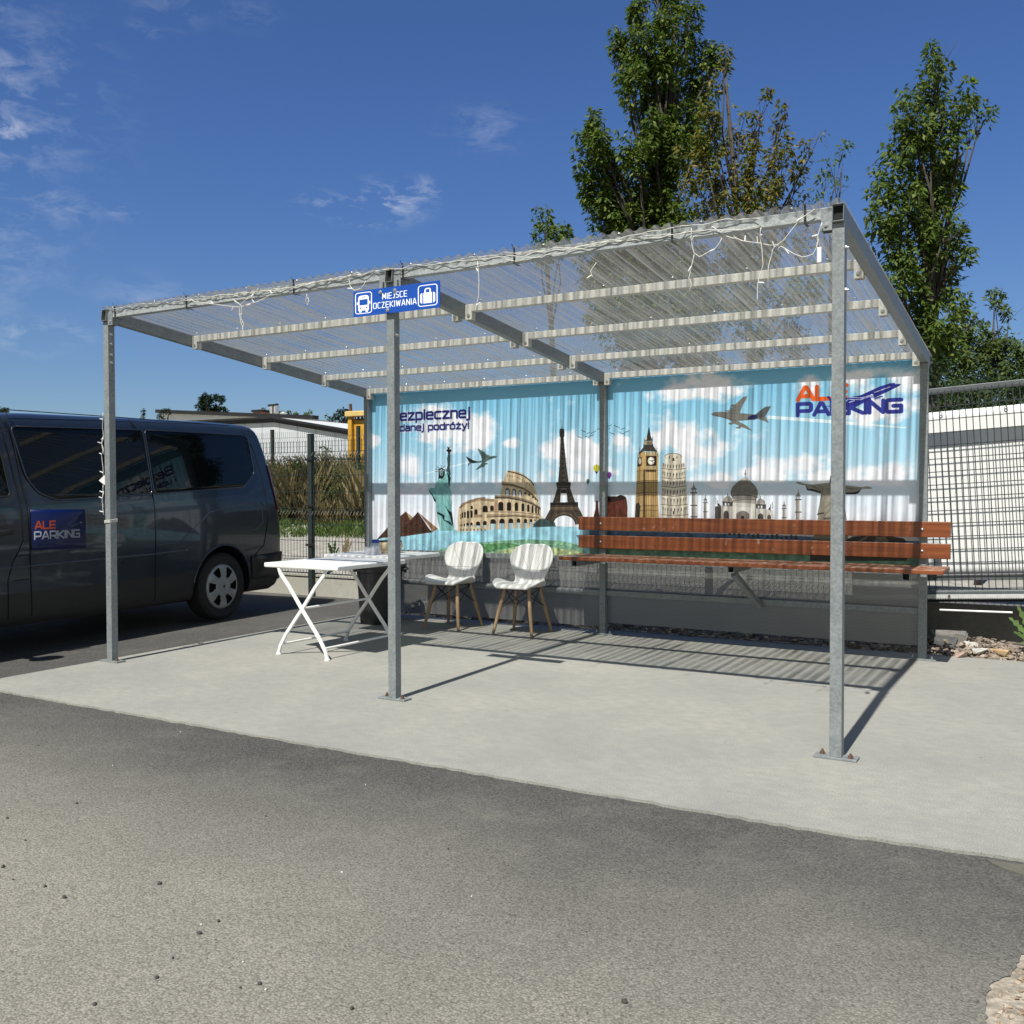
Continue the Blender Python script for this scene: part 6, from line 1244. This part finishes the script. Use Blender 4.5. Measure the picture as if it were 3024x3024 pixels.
lp_ = wp(806, 1197); lq = wp(806, 1232)
mb = MB(); mb.tube([lq, lp_], .06, 6); mb.bar(lp_ + np.array((-.5, 0, 0)), lp_ + np.array((.55, 0, .05)), .25, .16); o = mb.build('street_lamp', M_FASCIA); tag(o, 'thin street lamp head rising above the white building roof', 'street lamp')

# ------------------------------------------------------------------ trees and weeds
def leaf_mat(name, c1, c2, c3=None):
    M = bpy.data.materials.new(name); M.use_nodes = True; t = M.node_tree; b = t.nodes['Principled BSDF']; l = t.links
    g = nd(t, 'NewGeometry'); r = nd(t, 'ValToRGB'); e = r.color_ramp.elements; e[0].color = (*c1, 1); e[1].color = (*c2, 1); e[0].position = 0; e[1].position = .8
    if c3: k = r.color_ramp.elements.new(.96); k.color = (*c3, 1)
    l.new(g.outputs['Random Per Island'], r.inputs[0]); l.new(r.outputs[0], b.inputs['Base Color'])
    b.inputs['Roughness'].default_value = .55; b.inputs['Specular IOR Level'].default_value = .2
    tl = nd(t, 'BsdfTranslucent'); mx = nd(t, 'MixShader'); mx.inputs[0].default_value = .28; hs = nd(t, 'HueSaturation', Value=1.5, Saturation=1.1); l.new(r.outputs[0], hs.inputs['Color']); l.new(hs.outputs[0], tl.inputs[0])
    l.new(b.outputs[0], mx.inputs[1]); l.new(tl.outputs[0], mx.inputs[2]); l.new(mx.outputs[0], t.nodes['Material Output'].inputs[0]); return M
M_BARK = mat('bark', (.035, .028, .022), (.07, .056, .044), 12, .9, bump=.5, bscale=30, stretch=(1, 1, .3))
M_LEAFG = leaf_mat('leaf_green', (.042, .078, .012), (.10, .145, .024), (.17, .20, .05)); M_LEAFY = leaf_mat('leaf_yellowing', (.06, .085, .016), (.14, .135, .025), (.26, .18, .04))
M_LEAFL = leaf_mat('leaf_light', (.06, .09, .025), (.10, .14, .04)); M_LEAFD = leaf_mat('leaf_dark', (.018, .036, .012), (.035, .06, .018)); M_CONIF = leaf_mat('needle', (.014, .03, .014), (.028, .048, .02))
def leaves(centres, radii, per_area, size, seed, droop=.5, clump=.24, shoot=1.0):
    """upright shoots hung with drooping folded leaflets, spread through ellipsoids; returns vertices and quads"""
    rg = np.random.default_rng(seed); C_, D_, S_ = [], [], []
    for c, r in zip(centres, radii):
        r = np.array(r); n = int(per_area * 3.14 * r[0] * r[2]); k = max(2, int(n / 60))
        d = rg.normal(size=(k, 3)); d /= np.linalg.norm(d, axis=1)[:, None]; rad = rg.random(k) ** .5
        cc = c + d * rad[:, None] * r * .85
        for q in cc:
            m_ = max(10, int(n / k * rg.uniform(.5, 1.5))); out0 = (q - c) / r; ax = np.array((out0[0] * .6, out0[1] * .6, 1.0)) + rg.normal(size=3) * .25; ax /= np.linalg.norm(ax)
            ln = shoot * min(.55, .22 + r[0] * .9) * rg.uniform(.6, 1.2); t = rg.random(m_) ** .8 - .35; wdt = clump * .42 * (1.05 - np.clip(t, 0, 1) * .75)
            side = rg.normal(size=(m_, 3)); side -= ax * (side @ ax)[:, None]; side /= np.linalg.norm(side, axis=1)[:, None]
            pos = q + ax * (t * ln)[:, None] + side * (wdt * rg.random(m_) ** .6)[:, None]
            out = side * .9 + ax * .25 + rg.normal(size=(m_, 3)) * .3; out[:, 2] -= droop * rg.uniform(.5, 2.0, m_); out /= np.linalg.norm(out, axis=1)[:, None]
            C_.append(pos); D_.append(out); S_.append(size * rg.uniform(.55, 1.3, m_))
    C_ = np.concatenate(C_); D_ = np.concatenate(D_); S_ = np.concatenate(S_)[:, None]; n = len(C_)
    up = np.random.default_rng(seed + 1).normal(size=(n, 3)) * .5 + np.array((0, -.25, 1.0)); sd_ = np.cross(D_, up); sd_ /= np.linalg.norm(sd_, axis=1)[:, None] + 1e-9; nr = np.cross(sd_, D_)
    wd = .21; V = np.stack([C_, C_ + D_ * S_ * .42 + sd_ * S_ * wd - nr * S_ * .06, C_ + D_ * S_ - nr * S_ * .14, C_ + D_ * S_ * .42 - sd_ * S_ * wd - nr * S_ * .06], 1).reshape(-1, 3)
    F = np.arange(n * 4).reshape(-1, 4); return V, F
def tree(name, label, depth, lobes, material, per_area, size, seed, base=None, trunk_r=.12, squash=.8, droop=.5, group=None, twig=True, clump=.24, cat='tree', grow=1.06):
    k = 1.56522; rg = random.Random(seed); cs, rs = [], []
    for (u, v, r) in lobes:
        c = at(u * k, v * k, d=depth + rg.uniform(-.5, .5) * min(1.2, depth * .06)); R = r * k / FPX * depth * grow; cs.append(c); rs.append((R, R * squash, R))
    cs = np.array(cs); cen = cs.mean(0); bx, by = (cen[0], cen[1]) if base is None else base
    t = empty(name, (float(bx), float(by), .4), label, cat, group)
    V, F = leaves(cs, rs, per_area, size, seed, droop, clump); cr = fast_mesh('crown', V - np.array(t.location), F, material, t)
    mb = MB(); top = cs[cs[:, 2].argmax()]; lowz = cs[:, 2].min()
    sp = np.array((bx, by, .2)); f1 = np.array((bx + (cen[0] - bx) * .5, by + (cen[1] - by) * .5, max(1.2, lowz * .75))); top = top - np.array((0, 0, .2)); nodes = [sp, sp * .5 + f1 * .5 + np.array((.06, .04, 0)), f1, (f1 + top) / 2, top]
    mb.tube(nodes, [trunk_r, trunk_r * .85, trunk_r * .7, trunk_r * .4, trunk_r * .1], 10); mb.build('trunk', M_BARK, t, smooth='full')
    mb = MB()
    for c in cs:
        zt_ = min(c[2] - .2, max(f1[2], c[2] * .72)); tq = np.clip((zt_ - f1[2]) / max(.1, top[2] - f1[2]), 0, 1); st = f1 + (top - f1) * tq * .9
        md_ = (st + c) / 2 + np.array((rg.uniform(-.15, .15), rg.uniform(-.15, .15), .05)); rr = trunk_r * .28 * (1 - tq * .6); mb.tube([st, md_, c * .8 + md_ * .2], [rr, rr * .7, rr * .3], 6)
        for q in range(4):
            e = c + np.array((rg.gauss(0, 1), rg.gauss(0, 1), rg.gauss(.3, 1))) * .22 * min(.6, np.linalg.norm(c - md_)); mb.tube([md_ * .3 + c * .7, (md_ * .3 + c * .7 + e) / 2, e], [rr * .3, rr * .2, rr * .08], 4)
    mb.build('branches', M_BARK, t, smooth='full'); return t
A = [(1203, 18, 20), (1200, 50, 24), (1262, 10, 22), (1295, 25, 22), (1235, -40, 45), (1280, -60, 40), (1262, 55, 30), (1300, 70, 28), (1165, 85, 20), (1180, 110, 26), (1225, 88, 32), (1215, 130, 38), (1262, 120, 40), (1310, 120, 36), (1345, 125, 22), (1195, 165, 34), (1250, 180, 46), (1310, 185, 42), (1215, 215, 36),
     (1280, 240, 52), (1235, 270, 44), (1205, 300, 40), (1265, 310, 52), (1320, 280, 36), (1122, 228, 17), (1108, 262, 22), (1140, 285, 32), (1115, 320, 34), (1155, 340, 36), (1110, 365, 28), (1140, 385, 40), (1190, 370, 48), (1245, 380, 52), (1150, 425, 46), (1210, 430, 52), (1265, 430, 46), (1180, 470, 55), (1240, 480, 55), (1130, 520, 55), (1210, 530, 60), (1290, 520, 60), (1160, 590, 60), (1250, 600, 65), (1330, 590, 55), (1200, 660, 60), (1300, 670, 60)]
tree('ash_leaved_maple', 'tallest dense green tree behind the shelter roof, top cut by the photo edge', 17.5, A, M_LEAFG, 2300, .105, 11, trunk_r=.20, base=None)
B = [(1368, 104, 14), (1366, 135, 12), (1352, 170, 20), (1335, 205, 22), (1395, 222, 13), (1345, 245, 30), (1328, 290, 34), (1375, 285, 30), (1412, 300, 24), (1440, 185, 15), (1430, 225, 18), (1425, 265, 26), (1482, 205, 14), (1478, 250, 18), (1455, 300, 34), (1485, 310, 28), (1310, 340, 36), (1360, 345, 40), (1415, 350, 38), (1460, 350, 30), (1520, 292, 18), (1515, 335, 18), (1330, 395, 44), (1385, 400, 42), (1440, 395, 36), (1500, 385, 22), (1545, 265, 9), (1400, 450, 46), (1460, 440, 38), (1380, 520, 50), (1450, 500, 44), (1520, 470, 30), (1400, 590, 50), (1480, 570, 46), (1540, 540, 34), (1420, 660, 46), (1500, 650, 44)]
tree('ash_leaved_maple', 'thinner yellowing tree leaning right beside the tall green tree', 16.5, B, M_LEAFY, 1100, .098, 12, trunk_r=.12)
Bs = [(1590, 285, 13), (1570, 312, 13), (1583, 345, 12), (1555, 335, 13), (1535, 375, 15), (1570, 362, 12)]
tree('young_maple', 'sparse sprig of branches just left of the shelter top corner', 15.5, Bs, M_LEAFG, 1100, .09, 13, trunk_r=.05, cat='tree')
tree('young_maple', 'small green tree top peeping over the roof left of the tall tree', 18, [(1027, 415, 17), (1022, 445, 18), (1050, 455, 20), (1068, 440, 12), (1035, 478, 26)], M_LEAFG, 2200, .10, 14, trunk_r=.07)
Dl = [(1764, 104, 15), (1772, 128, 18), (1765, 158, 24), (1720, 190, 15), (1705, 225, 18), (1812, 168, 16), (1825, 192, 18), (1855, 216, 17), (1835, 238, 16), (1745, 205, 32), (1785, 225, 34), (1725, 250, 32), (1702, 285, 30), (1755, 280, 42), (1808, 275, 26), (1690, 318, 22), (1738, 335, 44), (1790, 325, 34), (1665, 362, 26), (1702, 378, 38), (1756, 385, 40), (1790, 375, 20), (1668, 425, 32), (1715, 440, 40), (1755, 430, 30), (1788, 428, 14), (1808, 440, 15), (1700, 490, 40), (1755, 480, 36), (1795, 470, 16), (1812, 490, 20), (1735, 535, 36), (1785, 530, 34), (1760, 575, 36), (1800, 588, 30), (1836, 602, 18), (1755, 628, 22), (1788, 622, 24), (1690, 540, 24), (1710, 585, 26), (1725, 610, 28), (1730, 660, 34), (1770, 670, 30)]
tree('ash_leaved_maple', 'slender green tree rising behind the right end of the shelter', 13.0, Dl, M_LEAFG, 2500, .090, 15, trunk_r=.13)
El = [(1876, 568, 16), (1904, 588, 14), (1818, 642, 32), (1855, 648, 36), (1892, 660, 30), (1776, 682, 30), (1822, 690, 36), (1868, 695, 36), (1922, 688, 30), (1800, 735, 36), (1850, 738, 36), (1910, 730, 36), (1950, 700, 40), (1780, 770, 34), (1840, 780, 36), (1900, 775, 36), (1960, 760, 40)]
tree('bushy_tree', 'lighter bushy tree behind the right gate', 22.0, El, M_LEAFL, 1500, .12, 16, trunk_r=.12)
tree('dark_shrub', 'dark leafy shrub filling the gap above the white tarpaulin', 9.5, [(1745, 700, 30), (1768, 745, 30), (1800, 752, 30), (1845, 748, 32), (1890, 745, 32), (1930, 745, 34), (1980, 740, 36), (1772, 790, 34), (1830, 795, 36), (1890, 790, 36)], M_LEAFD, 2600, .06, 17, trunk_r=.04, cat='shrub')
# far dark trees behind the buildings
for i, (lobs, dep, lab) in enumerate((([(378, 762, 12), (385, 750, 10), (395, 755, 12), (408, 752, 11), (420, 755, 10), (375, 776, 14), (392, 772, 16), (412, 772, 14), (424, 775, 10)], 90, 'dark conifer clump behind the roof of the white building'),
                                      ([(270, 776, 3), (269, 781, 4), (271, 788, 5)], 85, 'tiny pointed tree top left of the white building'), ([(5, 776, 8), (-8, 780, 12), (10, 785, 9)], 80, 'little dark tree top at the left photo edge above the van roof'),
                                      ([(300, 786, 5), (309, 781, 6), (318, 777, 5), (304, 791, 6)], 85, 'low dark tree at the left corner of the white building'),
                                      ([(500, 780, 7), (514, 778, 8), (528, 782, 8), (545, 784, 7), (562, 786, 7), (577, 782, 6), (585, 778, 5), (580, 788, 8)], 95, 'row of far pale tree tops over the white building parapet'),
                                      ([(640, 782, 8), (652, 778, 9), (662, 782, 8), (632, 788, 8), (620, 790, 7), (650, 792, 12)], 70, 'dark bush just left of the yellow frame'))):
    tree('distant_tree', lab, dep, lobs, M_CONIF if i != 4 else M_LEAFL, 500, .24, 30 + i, trunk_r=.25, droop=.2, clump=.3, grow=.85, group='far trees on the horizon')
# grass bank and tall weeds beyond the fence
def ground_z(y): return np.interp(y, [4.5, 4.7, 8.3, 10, 12, 20, 60], [.24, .30, .40, .52, .68, .8, .8])
def blades(n, xr, yr, hr, wd, seed, lean=.35):
    rg = np.random.default_rng(seed); x = rg.uniform(*xr, n); y = rg.uniform(*yr, n); z = ground_z(y); h = rg.uniform(*hr, n) * (1 + .25 * np.sin(x * 1.7) + .15 * np.sin(x * 4.1 + y)); a = rg.uniform(0, 6.283, n)
    sx, sy = np.cos(a) * wd, np.sin(a) * wd; lx, ly = rg.normal(0, lean, n) * h, rg.normal(0, lean, n) * h
    V = np.stack([np.stack([x - sx, y - sy, z], 1), np.stack([x + sx, y + sy, z], 1), np.stack([x + lx * .45 + sx * .8, y + ly * .45 + sy * .8, z + h * .6], 1), np.stack([x + lx, y + ly, z + h], 1)], 1).reshape(-1, 3)
    return V, np.arange(n * 4).reshape(-1, 4)
V, F = blades(26000, (-26, 3), (8.4, 10.6), (.06, .22), .008, 51, .5); o = fast_mesh('green_grass', V, F, leaf_mat('grass', (.05, .10, .018), (.10, .15, .03), (.17, .17, .06))); tag(o, kind='stuff')
V, F = blades(60000, (-30, 0), (10.2, 13.2), (.35, 1.22), .0045, 52, .3); o = fast_mesh('dry_weeds', V, F, leaf_mat('dry_weed', (.10, .085, .035), (.21, .165, .075), (.34, .28, .15))); tag(o, kind='stuff')
rg = np.random.default_rng(9); cs = [(x, y, ground_z(y) + h) for x, y, h in zip(rg.uniform(-24, -3, 330), rg.uniform(10.2, 13, 330), rg.uniform(.15, 1.15, 330))]
V, F = leaves(np.array(cs), [(.3, .3, .38)] * len(cs), 420, .085, 53, .1, .2); o = fast_mesh('green_weeds', V, F, leaf_mat('weed_green', (.045, .07, .016), (.085, .11, .026), (.15, .15, .05))); tag(o, kind='stuff')

# ------------------------------------------------------------------ stones, weeds and grit near the shelter
def stone_mesh(rg, s):
    v = rg.normal(size=(9, 3)); v /= np.linalg.norm(v, axis=1)[:, None]; v *= np.array((1, rg.uniform(.55, .9), rg.uniform(.35, .65))) * s * rg.uniform(.75, 1.15, (9, 1)); return v
def stones(name, n, area, zf, sz, material, seed, tries=1):
    rg = np.random.default_rng(seed); bm = bmesh.new(); allv, allf = [], []
    for i in range(n):
        x, y = area(rg); v = stone_mesh(rg, rg.uniform(*sz)); a = rg.uniform(0, 6.28); c, s = math.cos(a), math.sin(a); v = np.stack([v[:, 0] * c - v[:, 1] * s, v[:, 0] * s + v[:, 1] * c, v[:, 2]], 1) + np.array((x, y, zf(x, y, rg)))
        b = bmesh.new(); [b.verts.new(p) for p in v]; r = bmesh.ops.convex_hull(b, input=b.verts); bmesh.ops.delete(b, geom=[e for e in r['geom_interior'] if isinstance(e, bmesh.types.BMVert)], context='VERTS')
        b.verts.index_update(); o_ = len(allv); allv += [tuple(q.co) for q in b.verts]; allf += [tuple(o_ + q.index for q in f.verts) for f in b.faces]; b.free()
    bm.free(); me = bpy.data.meshes.new(name); me.from_pydata(allv, [], allf); me.materials.append(material); o = bpy.data.objects.new(name, me); col.objects.link(o); return o
def stone_mat(name, c1, c2, c3, c4):
    M = mat(name, c1, c2, 30, .88, bump=.4, bscale=70, bdist=.004); t = M.node_tree; b = t.nodes['Principled BSDF']; g = nd(t, 'NewGeometry'); r = nd(t, 'ValToRGB'); r.color_ramp.interpolation = 'CONSTANT'
    e = r.color_ramp.elements; e[0].color = (*c1, 1); e[1].color = (*c2, 1); e[1].position = .35
    for p, c in ((.6, c3), (.85, c4)): k = e.new(p); k.color = (*c, 1)
    t.links.new(g.outputs['Random Per Island'], r.inputs[0]); n = nd(t, 'TexNoise', Scale=26.0, Detail=5.0); mr = nd(t, 'MapRange'); mr.inputs[3].default_value = .65; mr.inputs[4].default_value = 1.3; t.links.new(n.outputs[0], mr.inputs[0])
    tc = nd(t, 'TexCoord'); t.links.new(tc.outputs['Object'], n.inputs['Vector']); mx = nd(t, 'Mix', data_type='RGBA', blend_type='MULTIPLY'); mx.inputs[0].default_value = 1; t.links.new(r.outputs[0], mx.inputs[6]); t.links.new(mr.outputs[0], mx.inputs[7]); t.links.new(mx.outputs[2], b.inputs['Base Color']); return M
M_STONE = stone_mat('rubble_stone', (.24, .185, .14), (.30, .24, .19), (.20, .165, .135), (.36, .30, .23))
def strip(rg): x = rg.uniform(-5.35, 3.4); return x, rg.uniform(3.37 + (.06 if x > -.1 else 0), 4.36 if x < -.6 else 4.06)
o = stones('rubble', 4200, strip, lambda x, y, rg: rg.uniform(-.02, .025) + np.clip((y - 3.5) * .06, 0, .045), (.014, .046), M_STONE, 61); o['kind'] = 'stuff'
def dirtpatch(rg):
    while True:
        x, y = rg.uniform(.75, 1.7), rg.uniform(-3.2, -1.3)
        ex = np.interp(-y, [-p[1] for p in edge], [p[0] for p in edge]) if True else 0
        if x > ex + .02: return x, y
o = stones('loose_grit', 3500, dirtpatch, lambda x, y, rg: -.013, (.003, .013), stone_mat('grit', (.34, .25, .17), (.40, .32, .24), (.28, .20, .14), (.46, .40, .32)), 62); o['kind'] = 'stuff'
def rock(label, u, v, size, c1, c2, seed, z=.03, squash=(1, .7, .5), rot=0.0, y=None):
    """angular broken stone: the hull of scattered corner points, roughened"""
    p = at(u, v, z=z); rg = np.random.default_rng(seed); b = bmesh.new(); q0 = rg.choice([-1.0, 1.0], (15, 3)) * rg.uniform(.45, 1.0, (15, 3))
    for q in q0: b.verts.new(q)
    r = bmesh.ops.convex_hull(b, input=b.verts[:]); bmesh.ops.delete(b, geom=[e for e in r['geom_interior'] if isinstance(e, bmesh.types.BMVert)], context='VERTS')
    bmesh.ops.subdivide_edges(b, edges=b.edges[:], cuts=3, use_grid_fill=True); bmesh.ops.triangulate(b, faces=b.faces[:])
    for vv in b.verts:
        q = np.array(vv.co) * (1 + rg.normal(0, .035)); q = q * np.array(squash) * size; c, s = math.cos(rot), math.sin(rot); vv.co = (q[0] * c - q[1] * s, q[0] * s + q[1] * c, q[2])
    me = bpy.data.meshes.new('rock'); b.to_mesh(me); b.free(); me.materials.append(mat('rock_surface', c1, c2, 22, .85, bump=.5, bscale=60, bdist=.006)); me.shade_smooth(); me.set_sharp_from_angle(angle=R_(25))
    o = bpy.data.objects.new('rock', me); col.objects.link(o); o.location = p; tag(o, label, 'rock')
    return o
k5 = 304 / 1932; c5 = lambda x, y: (2720 + x * k5, 1750 + y * k5)
rock('long flat grey block of stone lying beside the right back post', *c5(560, 850), .155, (.15, .14, .125), (.21, .20, .18), 71, .06, (1.05, .42, .40), -.12)
rock('small dark block tucked against the long grey stone by the post', *c5(430, 950), .085, (.06, .06, .062), (.09, .09, .09), 72, .03, (1.1, .7, .62), -.1)
rock('rounded white stone in the middle of the rubble', *c5(950, 1000), .062, (.52, .50, .45), (.64, .62, .57), 73, .03, (1, .7, .5), .1)
rock('flat white stone just in front of the rounded white one', *c5(1100, 1100), .070, (.50, .49, .46), (.62, .61, .57), 74, .022, (1, .55, .36), .35)
rock('orange tan stone at the rubble edge by the slab', *c5(1460, 1140), .072, (.42, .28, .14), (.52, .38, .22), 75, .022, (1, .6, .45), -.1)
rock('pinkish stone touching the slab edge', *c5(740, 1165), .055, (.36, .25, .20), (.44, .33, .27), 76, .02, (1, .7, .5), .2)
rock('pale upright pointed stone at the back of the rubble', *c5(1050, 740), .050, (.40, .36, .28), (.52, .48, .40), 77, .06, (.7, .6, 1.0), .4)
rock('brown stone at the right edge of the photo in the rubble', *c5(1860, 1060), .085, (.22, .17, .14), (.30, .24, .20), 78, .03, (1, .7, .45), -.2)
k6 = 800 / 1932
rock('whitish lump of stone under the bench near the panel edge', 1600 + 1470 * k6, 1500 + 893 * k6, .045, (.40, .37, .33), (.50, .47, .43), 79, .03, (1, .7, .6), .2)
rock('pale wedge stone under the bench right of the whitish lump', 1600 + 1680 * k6, 1500 + 908 * k6, .040, (.42, .40, .36), (.52, .50, .46), 80, .025, (1, .6, .45), -.1)
# broad leafed weeds
def weed(name, label, root, leaves_, material, stem=.004):
    w_ = empty(name, tuple(map(float, root)), label, 'plant'); mb = MB(); lf_ = MB()
    for (tip, wd, sc) in leaves_:
        tip = np.array(tip, float); r0 = np.array(root, float); md_ = (r0 + tip) / 2 + np.array((0, 0, .25 * np.linalg.norm(tip - r0))); st = r0 * .45 + md_ * .55; mb.tube([r0, (r0 + st) / 2, st], [stem, stem * .8, stem * .5], 5)
        ax = tip - st; ln = np.linalg.norm(ax); ax /= ln; sd_ = np.cross(ax, (.1, -.75, .65)); sd_ /= np.linalg.norm(sd_); n = 9; L_, R__ = [], []
        for i in range(n):
            t = i / (n - 1); ww = wd * math.sin(math.pi * min(1, t * .92 + .08)) ** .8 * (1 + (sc if i % 2 else -sc)); c = st + ax * ln * t + np.array((0, 0, .12 * ln * math.sin(t * 2.2))); L_.append(c + sd_ * ww + np.array((0, 0, ww * .25))); R__.append((c, c - sd_ * ww + np.array((0, 0, ww * .25))))
        lf_.grid([[l, c, r] for l, (c, r) in zip(L_, R__)])
    mb.build('stem', material, w_, smooth='full'); o = lf_.build('leaves', material, w_, smooth='full'); return w_
M_WEED = mat('weed_leaf', (.06, .11, .025), (.11, .17, .045), 9, .5)
rt_ = at(3060, 1900, y=3.72); tipf = lambda u, v, y=3.7: at(u, v, y=y)
weed('leafy_weed', 'bright green broad leaved weed poking in at the right photo edge', (rt_[0], 3.72, .02), [(tipf(2978, 1830), .022, .45), (tipf(3004, 1798), .022, .45), (tipf(3040, 1785, 3.8), .026, .35), (tipf(2992, 1872, 3.6), .02, .3), (tipf(3016, 1905, 3.55), .02, .3), (tipf(3080, 1800), .03, .3)], M_WEED)
for i, (u, v, tips) in enumerate(((985, 1632, ((968, 1606), (975, 1612), (1002, 1618), (990, 1600))), (1022, 1630, ((1020, 1590), (1040, 1600), (1012, 1612), (1030, 1585))))):
    r0 = at(u, v + 30, y=FY - .05)
    weed('fence_weed', ('dark thistle like weed growing through the fence left of the shelter', 'wispy brown weed beside the dark thistle at the fence')[i], r0, [(at(a, b, y=FY - .06), .018, .5) for a, b in tips], M_LEAFD if i == 0 else mat('dry_stem', (.12, .09, .05), (.18, .14, .08), 9, .8), .005)
# loose pebbles on the asphalt
kA, kB = .7826, .7826
dark_p = [(145, 385), (28, 660), (12, 845), (50, 892), (170, 918), (243, 960), (1003, 652), (825, 1050), (752, 1095), (652, 1188), (592, 1262), (980, 1286), (907, 1300), (357, 1363), (1328, 1380), (1692 , 776), (290, 604), (602, 908), (96, 744)]
M_PEBD = mat('dark_pebble', (.035, .034, .033), (.06, .058, .055), 60, .8); M_PEBL = mat('pale_pebble', (.50, .48, .44), (.62, .60, .56), 60, .8)
def pebble(u, v, s, material, label, group, seed):
    p = at(u, v, z=-.011); rg = np.random.default_rng(seed); b = bmesh.new(); bmesh.ops.create_icosphere(b, subdivisions=2, radius=1); sq = rg.uniform(.5, 1, 3)
    for vv in b.verts: vv.co = tuple(np.array(vv.co) * s * sq * (1 + rg.normal(0, .07)))
    me = bpy.data.meshes.new('pebble'); b.to_mesh(me); b.free(); me.materials.append(material); o = bpy.data.objects.new('pebble', me); col.objects.link(o); o.location = (p[0], p[1], p[2] + s * .3); tag(o, label, 'pebble', group)
for i, (x, y) in enumerate(dark_p): pebble(x * kA, 1900 + y * kA, .0045 + .002 * (i % 3), M_PEBD, 'small dark pebble lying loose on the dusty asphalt', 'dark pebbles on the asphalt', 200 + i)
for i, (u, v) in enumerate([(1512 + 425 * kB, 1900 + 1355 * kB)]): pebble(u, v, .010, M_PEBD, 'larger dark pebble alone on the near asphalt right of the middle', None, 300)
for i, (x, y) in enumerate([(681, 335), (759, 1062), (917, 1204), (1003, 1308), (1780, 956), (1290, 865), (425, 463), (1380, 535)]): pebble(x * kA, 1900 + y * kA, .0045, M_PEBL, 'tiny pale pebble lying loose on the asphalt', 'pale pebbles on the asphalt', 400 + i)
